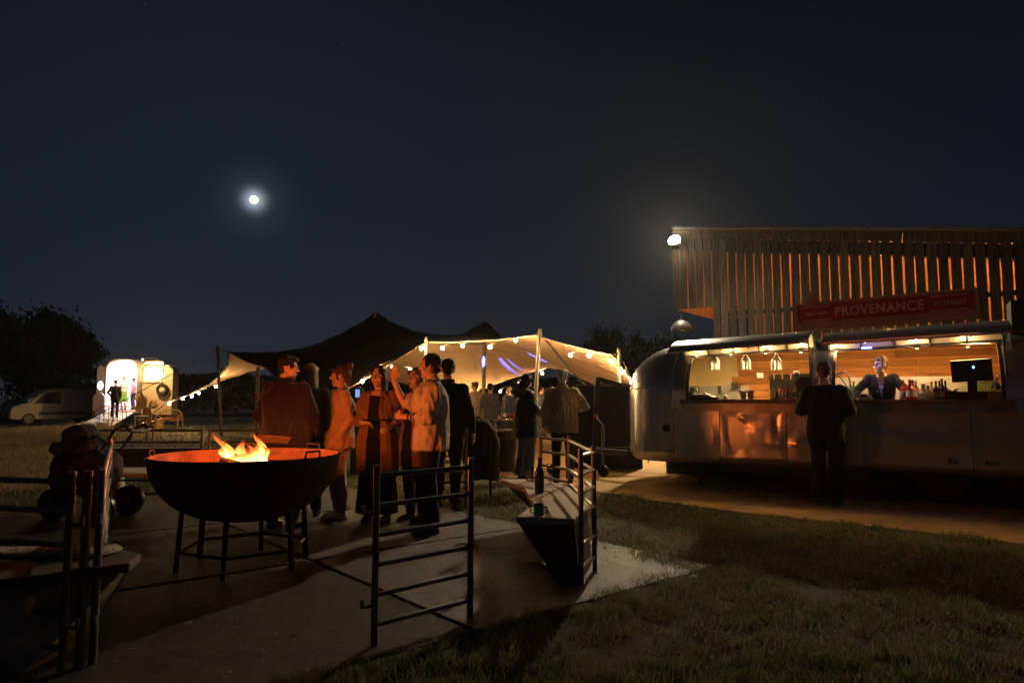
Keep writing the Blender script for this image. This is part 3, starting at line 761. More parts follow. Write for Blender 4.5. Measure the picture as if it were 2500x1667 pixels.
# front skin around the window: four strips plus the panel
bb = MB(); bb.box(((dx1 + .09 + rx1 - .02) / 2, .36, (.55 + wz0) / 2), (rx1 - dx1 - .14, .04, wz0 - .55)); bb.build('side_panel', M_HB, hb_)
bb = MB(); bb.prism(arch(wx1 + .06, rx1 - .01, wz0, HZ(892), .3), (0, .04, 0)); 
o = bb.build('corner_panel', M_HB, hb_); o.location.y = .34
bb = MB()
for a, c in (((wx0 - .02, .30, wz0), (wx0 - .02, .30, wz1 - .3)), ((wx1, .30, wz0), (wx1, .30, wz1)), ((wx0, .30, wz0), (wx1, .30, wz0)), ((wx0 + .2, .30, wz1), (wx1, .30, wz1)), ((wx0 - .02, .30, wz1 - .3), (wx0 + .2, .30, wz1))):
    bb.bar(a, c, .07, .07)
bb.build('window_frame', M_HB, hb_)
for k, (u, v) in enumerate(((348, 915), (362, 911), (375, 916))):
    bb = MB(); bb.lathe([(.10, .12), (.20, .05), (.24, -.02), (.18, -.03)], (HX(u), .75, HZ(v)), n=12); bb.build('lampshade', emis('shade_glow', (1, .72, .36), 32), hb_)
bb = MB(); bb.box((HX(363), .5, wz1 - .05), (.8, .1, .05)); bb.build('window_lamp', emis('window_strip', (1, .7, .3), 60), hb_)
lamp('window_light', 'POINT', (HX(372), -1.0, wz1 + .05), 800, (1, .54, .18), radius=.05, parent=hb_)
bb = MB(); bb.ell((HX(372), -1.0, wz1 + .05), .03, n=8, k=6); bb.build('window_bulb', emis('booth_bulb', (1, .7, .35), 60), hb_)
bb = MB(); bb.tube([(HX(372), -1.0, wz1 + .08), (HX(372), -.4, wz1 + .16), (HX(372), .32, wz1 + .10)], .012, n=5); bb.build('bulb_arm', M_BLACK, hb_)
# spare wheel
bb = MB(); q = Vector((HX(391), .22, HZ(951)))
bb.lathe([(.16, -.08), (.27, -.09), (.30, -.04), (.30, .04), (.27, .09), (.16, .08), (.15, 0), (.16, -.08)], q, n=24, rot=Matrix.Rotation(R(90), 3, 'X'), cap=False); sw = bb.build('spare_wheel', mat('tyre_rubber', (.02, .02, .02), rough=.7), hb_, smooth=40)
bb = MB(); bb.lathe([(.0, .05), (.10, .07), (.155, .03), (.155, -.03)], q, n=18, rot=Matrix.Rotation(R(90), 3, 'X')); bb.build('rim', mat('pale_rim', (.5, .45, .38), rough=.5), sw, smooth=40)
bb = MB(); bb.lathe([(.0, .1), (.30, .1), (.33, .04), (.33, -.04), (.3, -.1), (0, -.1)], (HX(372), .5, .34), n=22, rot=Matrix.Rotation(R(90), 3, 'X')); bb.build('wheel', MATS['tyre_rubber'], hb_, smooth=40)
# ramp: planks
rp = bpy.data.objects.new('ramp', None); COL.objects.link(rp); rp.parent = hb_
za, zb_ = fz + .02, .04; ya, yb = -.05, -2.6
for k in range(8):
    a, c = k / 8, (k + .9) / 8
    bb = MB(); x0 = (dx0 + dx1) / 2 + .22 * (a); wd = 1.35 + .35 * a
    bb.bar((x0, ya + (yb - ya) * a, za + (zb_ - za) * a), (x0 + .03, ya + (yb - ya) * c, za + (zb_ - za) * c), wd, .04); bb.build('plank', mat('pale_ramp_board', (.5, .44, .4), rough=.7, var=.15), rp)
def at_hb(u, Y=None): 
    Y = Y or HY; return GX(u, Y)
# board with arch top and oval mirror
sg = thing('arch_board', 'lilac arch-topped board standing left of the lit trailer doorway', 'board', at_hb(243, 33.2))
bb = MB(); bb.prism(arch(-.28, .28, .75, 1.62, .27), (0, .05, 0)); bb.build('panel', mat('lilac_paint', (.55, .47, .62), rough=.6, var=.05), sg)
for s_ in (-.24, .24):
    bb = MB(); bb.tube([(s_, .02, .78), (s_ * 1.15, .02, 0)], .025, n=6); bb.build('leg', M_WOODWEATH, sg)
bb = MB(); bb.box((0, .03, .78), (.72, .12, .05)); bb.build('shelf', M_WOODWEATH, sg)
ml = thing('oval_mirror', 'white oval mirror with an added glow above the lilac arch board', 'lamp', P(245, 941, 33.25))
bb = MB(); bb.ell((0, 0, 0), (.13, .03, .20), n=20, k=12); bb.build('glass', emis('oval_glow', (.95, .95, 1), 9), ml, smooth=60)  # the mirror's brightness is put in as a glowing surface
bb = MB(); bb.tube([(0, .04, -.2), (-.03, .1, -1.0), (-.1, .05, -1.92)], .012, n=5); bb.build('stand', M_BLACK, ml)
# two black metal bar stools
def bar_stool(loc, label):
    t = thing('bar_stool', label, 'bar stool', loc, group='black metal stools before the booth')
    bb = MB(); bb.box((0, 0, .98), (.42, .36, .04)); bb.build('seat', mat('red_patterned_seat', (.28, .05, .04), rough=.7, var=.5, scale=20), t)
    for sx in (-1, 1):
        for sy in (-1, 1):
            bb = MB(); bb.tube([(sx * .17, sy * .14, .98), (sx * .25, sy * .2, 0)], .014, n=6); bb.build('leg', M_BLACK, t)
    for zz in (.35, .65):
        for yy in (-.18, .18):
            bb = MB(); bb.tube([(-.22, yy, zz), (.22, yy, zz)], .010, n=5); bb.build('crossbar', M_BLACK, t)
    bb = MB(); bb.tube([(-.19, .16, .98), (-.22, .2, 1.22), (0, .22, 1.28), (.22, .2, 1.22), (.19, .16, .98)], .012, n=6); bb.build('back_hoop', M_BLACK, t)
    return t
bar_stool(at_hb(264, 32.2), 'black wire bar stool half behind the man in black at the booth')
bar_stool(at_hb(297, 31.2), 'black wire bar stool standing alone on the booth ramp')
# pampas and dried fronds
M_PAMPAS = mat('dried_fronds', (.62, .42, .20), rough=.9, var=.25, scale=6)
pm = thing('pampas_arrangement', 'big spray of dried palm fronds and pampas below the booth window', 'dried flowers', at_hb(362, 33.1))
rd = random.Random(4)
for k in range(34):
    a = rd.uniform(-1.75, 1.75); L = rd.uniform(.45, .95); e = Vector((math.sin(a) * L * .85, -rd.uniform(0, .35), .95 + math.cos(a) * L * .95)); s0 = Vector((math.sin(a) * .08, -.05, .85))
    mid = s0.lerp(e, .55); wv = Vector((e.z - s0.z, 0, -(e.x - s0.x))).normalized() * rd.uniform(.05, .10)
    bb = MB(); bb.add([s0, mid + wv, e, mid - wv, mid + Vector((0, -.03, 0))], [(0, 1, 4), (1, 2, 4), (2, 3, 4), (3, 0, 4)]); bb.build('frond', M_PAMPAS, pm, fixn=False)
bb = MB(); bb.lathe([(.12, 0), (.2, .1), (.22, .5), (.16, .85), (.18, .9)], n=14); bb.build('vase', mat('terracotta_vase', (.35, .14, .07), rough=.7), pm, smooth=50)
# wicker sofa, side table, gold balls
M_WICK = mat('golden_wicker', (.55, .33, .12), rough=.6, var=.2, scale=12)
sf = thing('wicker_sofa', 'golden cane sofa with slatted curved back and red cushion on the grass', 'sofa', at_hb(417, 31.6))
bb = MB()
arc = [Vector((-.55 + .02 * k, 0, 0)) for k in range(2)]
hoop = [Vector((.58 * math.cos(a), .30 * math.sin(a) ** 2 * 1, .52 + .32 * math.sin(a))) for a in [math.pi * k / 14 for k in range(15)]]
bb.tube(hoop, .032, n=7); bb.build('back_rail', M_WICK, sf, smooth=60)
for k in range(2, 13):
    h = hoop[k]; bb = MB(); bb.tube([h, Vector((h.x * .85, h.y + .02, .40))], .014, n=5); bb.build('slat', M_WICK, sf)
bb = MB(); bb.box((0, -.02, .36), (1.05, .55, .05)); bb.build('seat', M_WICK, sf)
bb = MB(); bb.ell((0, -.05, .42), (.48, .25, .06), n=16, k=6); bb.build('cushion', mat('red_cushion', (.5, .09, .05), rough=.9, var=.3, scale=15), sf, smooth=60)
for sx in (-.5, .5):
    for sy in (-.25, .22):
        bb = MB(); bb.tube([(sx, sy, .55 if sy < 0 else .5), (sx * 1.05, sy, 0)], .028, n=6); bb.build('leg', M_WICK, sf)
wt_ = thing('wicker_table', 'small cane side table with glass top on the grass beside the ramp', 'side table', at_hb(354, 31.4))
bb = MB(); bb.box((0, 0, .55), (.62, .45, .04)); bb.build('top', mat('pale_table_top', (.6, .55, .45), rough=.3), wt_)
for sx in (-.27, .27):
    for sy in (-.19, .19):
        bb = MB(); bb.tube([(sx, sy, .54), (sx, sy, 0)], .026, n=6); bb.build('leg', M_WICK, wt_)
bb = MB()
for zz in (.14, .42): bb.tube([(-.27, -.19, zz), (.27, -.19, zz), (.27, .19, zz), (-.27, .19, zz), (-.27, -.19, zz)], .016, n=5)
bb.build('rail', M_WICK, wt_)
M_GOLD = mat('gold_ball', (.75, .5, .14), rough=.2, metal=1, var=.05)
for u, Y, r_, lab in ((356, 31.6, .13, 'small gold ball under the cane side table'), (378, 31.2, .17, 'gold mirrored ball on the grass between cane table and sofa'), (386, 32.4, .14, 'gold ball behind the others by the trailer wheel')):
    bb = MB(); bb.ell((0, 0, r_), r_, n=20, k=12); o = bb.build('gold_ball', M_GOLD, None, smooth=70, loc=GX(u, Y)); tag(o, lab, 'ball', 'gold balls on the grass')
st_ = thing('wicker_stool', 'cane drum stool at the left end of the cane sofa', 'stool', at_hb(393, 30.9))
bb = MB(); bb.lathe([(.24, 0), (.2, .2), (.22, .42), (.0, .44)], n=14); bb.build('drum', M_WICK, st_, smooth=50)

# ------------------------------------------------------------------ white van
van = thing('parked_van', 'pale panel van with dark windows parked in the long grass', 'van', GX(140, 36.5), R(229))
M_VAN = mat('van_paint', (.21, .205, .20), rough=.35, var=.08, scale=1.5, spec=.5)
M_VGLASS = mat('van_glass', (.012, .014, .016), rough=.08, var=0, spec=.6)
L_ = 4.4; wv = .9
prof = [(-2.15, .38), (-2.2, 1.0), (-2.15, 1.75), (-1.95, 1.83), (.35, 1.84), (.75, 1.74), (1.45, 1.15), (2.05, .98), (2.2, .82), (2.24, .5), (2.15, .3), (-2.1, .3)]
rings = []
for yy, sc in ((-wv, .90), (-wv + .06, .98), (-wv + .16, 1.0), (wv - .16, 1.0), (wv - .06, .98), (wv, .90)):
    ring = []
    for (x_, z_) in prof:
        tum = max(0, z_ - 1.05) * .16; y2 = yy * (1 - tum / wv * .9)
        ring.append(Vector((x_ * (.985 + .015 * (sc > .95)), y2, .3 + (z_ - .3) * (1 if sc == 1 else sc + .03 if sc > .95 else .965))))
    rings.append(ring)
bb = MB(); bb.loft(rings); bb.build('body', M_VAN, van, smooth=35)
def side_win(pts, s_):
    bb = MB(); q = []
    for x_, z_ in pts:
        tum = max(0, z_ - 1.05) * .16; q.append(Vector((x_, s_ * (wv * (1 - tum / wv * .9) + .004), z_)))
    bb.prism(q, (0, s_ * .012, 0)); bb.build('side_window', M_VGLASS, van)
for s_ in (-1, 1):
    side_win([(1.25, 1.10), (.68, 1.64), (.05, 1.68), (.05, 1.08)], s_)
    bb = MB(); bb.prism([Vector((2.05, s_ * .60, .92)), Vector((1.85, s_ * .86, .90)), Vector((1.8, s_ * .87, .76)), Vector((2.17, s_ * .6, .78))], (.05, s_ * .03, .01)); bb.build('headlight', mat('headlight_glass', (.6, .6, .6), rough=.1, spec=.9), van)
    for wx_ in (-1.35, 1.42):
        bb = MB(); bb.lathe([(.0, .1), (.26, .1), (.315, .06), (.315, -.06), (.26, -.1), (0, -.1)], (wx_, s_ * .82, .315), n=22, rot=Matrix.Rotation(R(90), 3, 'X')); w_ = bb.build('wheel', MATS['tyre_rubber'], van, smooth=40)
        bb = MB(); bb.lathe([(.0, .02), (.19, .0), (.2, -.02)], (wx_, s_ * .925, .315), n=14, rot=Matrix.Rotation(R(90), 3, 'X')); bb.build('hub_cap', mat('hubcap_grey', (.08, .08, .08), rough=.4, metal=.6), w_)
    bb = MB(); bb.bar((-1.2, s_ * .905, .6), (1.0, s_ * .905, .6), .02, .14); bb.build('side_moulding', M_BLACK, van)
bb = MB(); bb.prism([Vector((.80, -.72, 1.72)), Vector((.80, .72, 1.72)), Vector((1.47, .80, 1.16)), Vector((1.47, -.80, 1.16))], (.03, 0, .03)); bb.build('windscreen', M_VGLASS, van)
bb = MB(); bb.box((2.2, 0, .47), (.14, 1.6, .24)); bb.build('bumper', M_BLACK, van)
bb = MB(); bb.box((2.285, 0, .5), (.02, .5, .11)); bb.build('number_plate', mat('plate_pale', (.5, .5, .48), rough=.5), van)
# ------------------------------------------------------------------ silver food trailer
A0 = G(1638, 1129, .37); A0.z = 0
TRZ = R(-31)
E1 = Vector((math.cos(TRZ), math.sin(TRZ), 0)); EN = Vector((-E1.y, E1.x, 0))
def T(s, y, z): return A0 + E1 * s + EN * y + Vector((0, 0, z))
def s_of(u, y=0.0):
    k = (u - 1250) / FPX; o = A0 + EN * y      # (o.x + E1.x s) = k (o.y + E1.y s)   (pitch term negligible at eye height)
    return (k * o.y - o.x) / (E1.x - k * E1.y)
def T_uv(u, v, y):
    s = s_of(u, y); p = T(s, y, 0); return s, P(u, v, p.y).z
trailer = thing('food_trailer', 'rounded silver aluminium food trailer with two lit serving hatches', 'trailer', A0, TRZ)
M_ALU = mat('polished_aluminium', (0.70, 0.69, 0.67), rough=0.25, metal=0.82, var=0)
M_ALUP = mat('dented_aluminium', (0.68, 0.64, 0.57), rough=0.27, metal=0.72, var=0)
M_CREAM = mat('cream_lining', (0.55, 0.43, 0.22), rough=0.6, var=0.05)
M_DARKTRIM = mat('dark_trim', (0.05, 0.048, 0.045), rough=0.5, metal=.6, var=.2)
M_PLANK = mat('oiled_plank', (0.44, 0.19, 0.055), rough=0.5, var=0.3, scale=3.2, stretch=(.7, 9, 9), bump=0.12, bscale=12, spec=0.3, objrand=.22)
Zb, Zs, VV, UU = .37, 1.42, .77, 1.1
S0, S1 = -.93, 6.2
H1a, H1b, H2a, H2b = s_of(1673), s_of(1981), s_of(2030), s_of(2453)
HZ0, HZ1 = 1.30, 2.0
def inset(z):
    if z <= Zb + .12: return .10 * max(0, (Zb + .12 - z) / .12) ** 2
    if z <= Zs: return 0.0
    k = min(1, (z - Zs) / VV); return UU * (1 - math.sqrt(max(0, 1 - k * k)))
zl = [Zb, Zb + .04, Zb + .12, .65, .85, 1.05, 1.17, HZ0, 1.42, 1.55, 1.68, 1.8, 1.9, HZ1, 2.04, 2.08, 2.11, 2.14, 2.165, 2.182, 2.189]
sl = sorted(set([.0, .1, H1a, .6, 1.0, 1.4, H1b, H2a, 2.6, 3.0, 3.4, H2b, 4.3, 4.8, 5.27]))
BW = (s_of(1878, 2.0), s_of(1966, 2.0))       # back window
def ring(z, off=0.0, s0=None, s1=None):
    i = inset(z) + off; hw = UU - i; cap = .93 * max(.02, hw / UU)
    out = []
    for s in sl: out.append(Vector((s, i, z)))
    n = 9
    for k in range(1, n):                        # right end
        a = math.pi * k / n; e = .85
        out.append(Vector((sl[-1] + cap * abs(math.sin(a)) ** e, UU - hw * math.copysign(abs(math.cos(a)) ** e, math.cos(a)), z)))
    for s in reversed(sl): out.append(Vector((s, 2 * UU - i, z)))
    for k in range(1, n + 6):
        a = math.pi * k / (n + 6); e = .85
        out.append(Vector((sl[0] - cap * abs(math.sin(a)) ** e, UU + hw * math.copysign(abs(math.cos(a)) ** e, math.cos(a)), z)))
    return out
rings = [ring(z) for z in zl]; n = len(rings[0])
V = [v for r in rings for v in r]; Fs = []
for k in range(len(zl) - 1):
    for j in range(n):
        l = (j + 1) % n
        if j < len(sl) - 1:
            sm = (sl[j] + sl[j + 1]) / 2; zm = (zl[k] + zl[k + 1]) / 2
            if HZ0 < zm < HZ1 and (H1a < sm < H1b or H2a < sm < H2b): continue
        Fs.append((k * n + j, k * n + l, (k + 1) * n + l, (k + 1) * n + j))
Fs.append(tuple(range(n))[::-1]); Fs.append(tuple((len(zl) - 1) * n + j for j in range(n)))
bb = MB(); bb.add(V, Fs); shell = bb.build('shell', M_ALU, trailer, smooth=50, fixn=False)
# inner lining: back half and end cap
zi = [z for z in zl if z >= .65]
ri = [ring(z, .07) for z in zi]; V = [v for r in ri for v in r]; Fs = []
for k in range(len(zi) - 1):
    for j in range(n):
        l = (j + 1) % n
        if j < len(sl) - 1: 
            if zi[k + 1] <= HZ1 + .01: continue
        Fs.append((k * n + j, (k + 1) * n + j, (k + 1) * n + l, k * n + l))
Fs.append(tuple((len(zi) - 1) * n + j for j in range(n))[::-1])
bb = MB(); bb.add(V, Fs); bb.build('lining', M_CREAM, trailer, smooth=50, fixn=False)
bb = MB(); bb.box((2.7, 1.1, .62), (5.4, 1.9, .03)); bb.build('floor', M_DARKTRIM, trailer)
bb = MB(); bb.box((H2b + .35, 1.1, 1.4), (.03, 1.95, 1.7)); bb.build('bulkhead', M_PLANK, trailer)
# reveals at the hatch jambs
for s_ in (H1a, H1b, H2a, H2b):
    bb = MB()
    for k in range(len(zl) - 1):
        if zl[k] >= HZ0 - .001 and zl[k + 1] <= HZ1 + .001:
            bb.bar((s_, inset(zl[k]) + .035, zl[k]), (s_, inset(zl[k + 1]) + .035, zl[k + 1]), .02, .075, up=(1, 0, 0))
    bb.build('hatch_jamb', M_DARKTRIM, trailer)
# planked back wall following the curved section
zz = .98; row = 0
while zz < 2.14:
    h = .118
    y0, y1 = 2 * UU - inset(zz) - .085, 2 * UU - inset(zz + h - .004) - .085
    s = s_of(1786, 2.05) + .02 * row * (1 if zz > 1.6 else 0); first = True
    while s < H2b + .3:
        e = min(H2b + .33, s + (random.uniform(.5, 1.3) if first else random.uniform(.9, 1.9))); first = False
        q = Vector(((s + e) / 2, (y0 + y1) / 2 + random.uniform(-.003, .003), zz + h / 2)); tilt = math.atan2(y0 - y1, h) + R(4.5)
        bb = MB(); bb.box(q, (e - s - .006, .016, math.hypot(h - .012, y0 - y1)), Matrix.Rotation(tilt, 3, 'X')); bb.build('plank', M_PLANK, trailer)
        s = e
    zz += h; row += 1
# steel splashback and sink wall
s0_, s1_ = s_of(2020, 1.9), s_of(2400, 1.9)
bb = MB(); bb.box(((s0_ + s1_) / 2, 2.055, 1.335), (s1_ - s0_, .012, .62)); bb.build('splashback', mat('brushed_steel', (.55, .52, .46), rough=.33, metal=.9, var=.1, scale=4, stretch=(1, 1, 10)), trailer)
bb = MB(); bb.box((s_of(1745, 1.5), 1.72, 1.22), (1.0, .02, .62)); bb.build('sink_panel', mat('grey_panel', (.2, .19, .17), rough=.5, var=.1), trailer)
# arched dark window at the back, the barn's lit gaps beyond painted on as bars
bx0, bx1, bz1 = BW[0], BW[1] + .12, 1.3 + (975 - 880) * 11.0 / FPX
pa = arch(bx0, bx1, 1.0, bz1, .30, y=2.02)
bb = MB(); bb.prism(pa, (0, .02, 0)); bb.build('back_window', mat('dark_back_glass', (.012, .011, .010), rough=.25, var=0, spec=.25), trailer)
bb = MB()
for a_, c_ in zip(pa, pa[1:]): bb.bar(a_ + Vector((0, -.004, 0)), c_ + Vector((0, -.004, 0)), .03, .03, up=(0, 1, 0))
bb.build('window_frame', M_DARKTRIM, trailer)
for k, (u, za, zb2) in enumerate(((1889, 925, 899), (1909, 925, 899), (1930, 926, 880), (1952, 895, 888))):  # orange bars painted in for the barn's glowing gaps
    s_, z0 = T_uv(u, za, 2.0); _, z1 = T_uv(u, zb2, 2.0)
    bb = MB(); bb.box((s_, 2.008, (z0 + z1) / 2), (.018, .012, abs(z1 - z0))); bb.build('lit_gap_bar', M_PLANK, trailer)
# counters
bb = MB(); bb.box(((H1a + H1b) / 2, .10, 1.272), (H1b - H1a + .10, .50, .05)); bb.build('counter', mat('bar_top', (.17, .13, .09), rough=.45, var=.25, scale=4, stretch=(1, 8, 8)), trailer)
bb = MB(); bb.box(((H2a + H2b) / 2, .10, 1.272), (H2b - H2a + .10, .50, .05)); bb.build('counter', MATS['bar_top'], trailer)
bb = MB(); bb.box(((H1a + H2b) / 2, -.045, 1.19), (H2b - H1a + .1, .06, .10)); bb.build('counter_apron', mat('worn_steel_band', (.4, .37, .33), rough=.35, metal=.9, var=.35, scale=5, bump=.1, bscale=6), trailer)
# dented lower skin in riveted sheets
def dent(s, z):
    d = .010 * noise.noise(Vector((s * 1.1, z * 2.0, 1))) + .006 * noise.noise(Vector((s * 2.6, z * 3.4, 6))) + .002 * noise.noise(Vector((s * 7, z * 6, 2)))
    for (cs, cz, rs, rz_, dp) in ((.95, .86, .13, .30, .022), (1.02, 1.05, .10, .07, -.012), (1.13, .62, .12, .16, .008), (2.72, .95, .30, .05, .014), (3.4, .78, .5, .10, -.010), (3.75, .6, .35, .25, .016), (4.4, 1.0, .3, .06, .016), (1.75, .70, .30, .05, -.008), (1.5, .95, .05, .28, .006)):
        d -= dp * math.exp(-((s - cs) / rs) ** 2 - ((z - cz) / rz_) ** 2)
    d *= 1.5
    d -= .006 * math.exp(-((z - .88) / .02) ** 2) * (.5 + .5 * math.sin(s * 9))
    return d
for a_, c_, z0, z1 in ((.06, .72, .41, 1.145), (.735, 1.62, .41, 1.145), (1.635, 2.55, .41, 1.145), (2.565, 3.72, .41, 1.145), (3.735, 4.6, .41, 1.145), (4.615, 5.2, .41, 1.145)):
    bb = MB()
    def fn(i, j):
        s = a_ + (c_ - a_) * i; z = z0 + (z1 - z0) * j; e = min(1, 8 * min(i, 1 - i, j, 1 - j))
        return Vector((s, inset(z) - .016 - max(-.008, dent(s, z)) * e, z))
    bb.grid(fn, 72, 40)
    bb.build('panel', M_ALUP, trailer, smooth=180, fixn=True)
bb = MB(); bb.grid(lambda i, j: Vector((.03 + (H1a - .05) * i, inset(1.16 + .82 * j) - .012, 1.16 + .82 * j)), 8, 20); bb.build('panel', M_ALU, trailer, smooth=180)
# rivets: seams (hundreds of pin-heads)
bb = MB()
def rivet(p, nrm): bb.ell(p + nrm * .001, (.009, .009, .009), n=6, k=4)
fr = Vector((0, -1, 0))
for k in range(46): rivet(Vector((.035, inset(.45 + k * .034) - .014, .45 + k * .034)), fr)
for k in range(10): rivet(Vector((.06 + k * (H1a - .08) / 10, -.016, 1.165)), fr)
for s_ in (.73, 1.63, 2.56, 3.73, 4.61):
    for k in range(14): rivet(Vector((s_ + random.uniform(-.006, .006), -.012, .46 + k * .05)), fr)
for k in range(60): rivet(Vector((.3 + k * .078 + random.uniform(-.01, .01), -.018 - max(-.008, dent(.3 + k * .078, .89)), .885 + random.uniform(-.008, .008))), fr)
for k in range(34):
    z = .56; a = math.pi * .5 * k / 34
r_ = ring(1.47)
for k in range(len(r_) - 1, len(r_) - 12, -1):
    p0, p1 = r_[k], r_[k - 1]
    for q in range(6):
        p = p0.lerp(p1, q / 6); d = (p - Vector((0, UU, p.z))).normalized(); rivet(p, d)
rv = bb.build('rivets', mat('rivet_metal', (.4, .39, .37), rough=.35, metal=1), trailer, smooth=60); rv['kind'] = 'stuff'
# skirt band and end details
bb = MB(); r2 = ring(.52, -.008); r3 = ring(.58, -.008)
k0 = len(sl) * 2 + 8
bb.loft([[v for v in r2], [v for v in r3]], cap=False); bb.build('belt_rail', M_ALU, trailer, smooth=60)
bb = MB(); bb.lathe([(0, .03), (.045, .028), (.06, .015), (.062, 0)], (-.06, -.003, .875), n=18, rot=Matrix.Rotation(R(90), 3, 'X')); bb.build('side_marker', mat('marker_lens', (.05, .03, .03), rough=.2), trailer, smooth=50)
# wheels, chassis
for s_ in (3.4, 4.25):
    bb = MB(); bb.lathe([(0, .1), (.3, .1), (.34, .05), (.34, -.05), (.3, -.1), (0, -.1)], (s_, .3, .34), n=24, rot=Matrix.Rotation(R(90), 3, 'X')); bb.build('wheel', MATS['tyre_rubber'], trailer, smooth=40)
bb = MB(); bb.box((2.5, 1.1, .30), (5.4, 1.2, .12)); bb.build('chassis', M_BLACKMETAL, trailer)
bb = MB(); bb.box((2.6, 1.9, .165), (6.6, .03, .41)); bb.build('light_stop_panel', M_BLACK, trailer)  # added dark panel, stops light from behind passing under the trailer
bb = MB()
for s_ in (.3, 2.2, 4.9): bb.tube([(s_, .45, .35), (s_, .45, .0)], .03, n=6)
bb.build('jack', M_BLACKMETAL, trailer)
# lifted hatch doors
CURV = [(.0, .0), (.08, .10), (.18, .175), (.30, .205), (.46, .185), (.62, .135), (.76, .07), (.80, .03)]
M_AWU = mat('hatch_inner_skin', (0.50, 0.46, 0.38), rough=.45, metal=.5, var=.12, scale=3)
def hatch(sa, sb, za, zb, name):
    rt = bpy.data.objects.new(name, None); COL.objects.link(rt); rt.parent = trailer
    W = sb - sa
    def fn(i, j, off=0.0):
        k = j * (len(CURV) - 1); q = min(int(k), len(CURV) - 2); f = k - q
        d = CURV[q][0] * (1 - f) + CURV[q + 1][0] * f; z = CURV[q][1] * (1 - f) + CURV[q + 1][1] * f
        zz = za + (zb - za) * i
        return Vector((sa + W * i, inset(2.0) - d, zz + z + off))
    bb = MB(); bb.grid(fn, 24, 18, flip=True); bb.build('outer_skin', M_ALU, rt, smooth=180, fixn=False)
    bb = MB(); bb.grid(lambda i, j: fn(i, j, -.022), 24, 18); bb.build('inner_skin', M_AWU, rt, smooth=180, fixn=False)
    nr = 5
    for k in range(nr + 1):
        bb = MB(); pts = [fn(min(.995, max(.005, k / nr)), j / 12, -.035) for j in range(13)]; bb.tube(pts, .014, n=5); bb.build('rib', M_DARKTRIM, rt)
    bb = MB(); bb.tube([fn(i / 8, 1, -.012) for i in range(9)], .022, n=6); bb.build('lip', M_ALU, rt)
    bb = MB(); bb.tube([fn(i / 8, 0, -.02) for i in range(9)], .022, n=6); bb.build('hinge_rail', M_DARKTRIM, rt)
    for i in (.97,):
        bb = MB(); bb.tube([fn(i, .45, -.03), Vector((sa + W * (i + .015), inset(1.35) + .02, 1.42))], .011, n=6); bb.build('gas_strut', M_BLACK, rt)
hatch(H1a - .12, H1b + .02, 1.965, 2.03, 'hatch_door')
hatch(H2a - .06, H2b + .06, 1.99, 2.05, 'hatch_door')
bb = MB(); bb.box((1.55, .9, 2.20), (.4, .45, .10)); bb.build('roof_vent', mat('vent_white', (.6, .6, .58), rough=.5), trailer)
bb = MB(); bb.box((1.55, .9, 2.265), (.5, .55, .025)); bb.build('vent_lid', M_DARKTRIM, trailer)
bb = MB(); bb.box((H2b + .35, .55, 2.32), (.45, .5, .38)); bb.build('roof_unit', M_BLACK, trailer)

# pendant lamps
def pendant(u, vb, label):
    y = .55; s, zb = T_uv(u, vb, y); p = T(s, y, zb)
    t = thing('pendant_lamp', label, 'pendant lamp', p, TRZ, 'spun aluminium pendant lamps in the first hatch')
    bb = MB(); bb.lathe([(.082, 0), (.076, .02), (.074, .13), (.055, .165), (.026, .20), (.021, .225), (.026, .25), (.040, .275), (.036, .275), (.02, .245), (.018, .22), (.04, .17), (.066, .13), (.068, .02), (.076, .0)], n=22, cap=False); bb.build('shade', mat('satin_aluminium', (.36, .33, .29), rough=.32, metal=1.0, var=.06), t, smooth=35)
    bb = MB(); bb.tube([(0, 0, .26), (0, 0, 2.14 - zb)], .006, n=5); bb.build('flex', M_BLACK, t)
    bb = MB(); bb.ell((0, 0, .055), (.035, .035, .045), n=10, k=7); bb.build('bulb', emis('pendant_bulb', (1, .66, .28), 100), t)
    return t
pendant(1745, 902, 'aluminium bottle-shaped pendant lamp in front of the cream end wall')
pendant(1821, 902, 'aluminium pendant lamp in the middle, before the white wall switch')
pendant(1896, 903, 'aluminium pendant lamp hanging before the dark arched window')
# warm strips tucked under the ceiling, blue till-side lamp
lamp('hatch_strip', 'AREA', (1.1, 1.05, 2.07), 55, (1, .63, .27), parent=trailer, shape='RECTANGLE', size=1.5, size_y=.06)
lamp('hatch_strip', 'AREA', (3.1, 1.05, 2.07), 55, (1, .58, .22), parent=trailer, shape='RECTANGLE', size=1.7, size_y=.06)
lamp('lintel_strip', 'AREA', (1.1, .50, 2.055), 78, (1, .60, .25), parent=trailer, shape='RECTANGLE', size=1.5, size_y=.04)
lamp('lintel_strip', 'AREA', (3.5, .50, 2.055), 66, (1, .58, .22), parent=trailer, shape='RECTANGLE', size=.9, size_y=.04)
for s_, L in ((1.1, 1.5), (3.1, 1.7)):
    bb = MB(); bb.box((s_, .50, 2.07), (L, .05, .02)); bb.build('lintel_light', emis('strip_glow', (1, .62, .26), 6), trailer)
for s_, L in ((1.1, 1.5), (3.1, 1.7)):
    bb = MB(); bb.box((s_, 1.05, 2.09), (L, .07, .02)); bb.build('strip_light', emis('strip_glow', (1, .62, .26), 6), trailer)
for s_ in (.33, .84, 1.33, 1.8, 2.25, 3.2, 3.75):  # small lamps added to brighten the hatch undersides, counter and ground
    bb = MB(); bb.lathe([(.0, .008), (.014, .006), (.016, -.004), (.0, -.006)], (s_, .30, 1.955), n=10); bb.build('hatch_fill', emis('hatch_fill_glow', (1, .62, .25), 10), trailer)
    lamp('hatch_fill_light', 'POINT', (s_, .27, 1.93), 8.0, (1, .60, .24), radius=.012, parent=trailer)
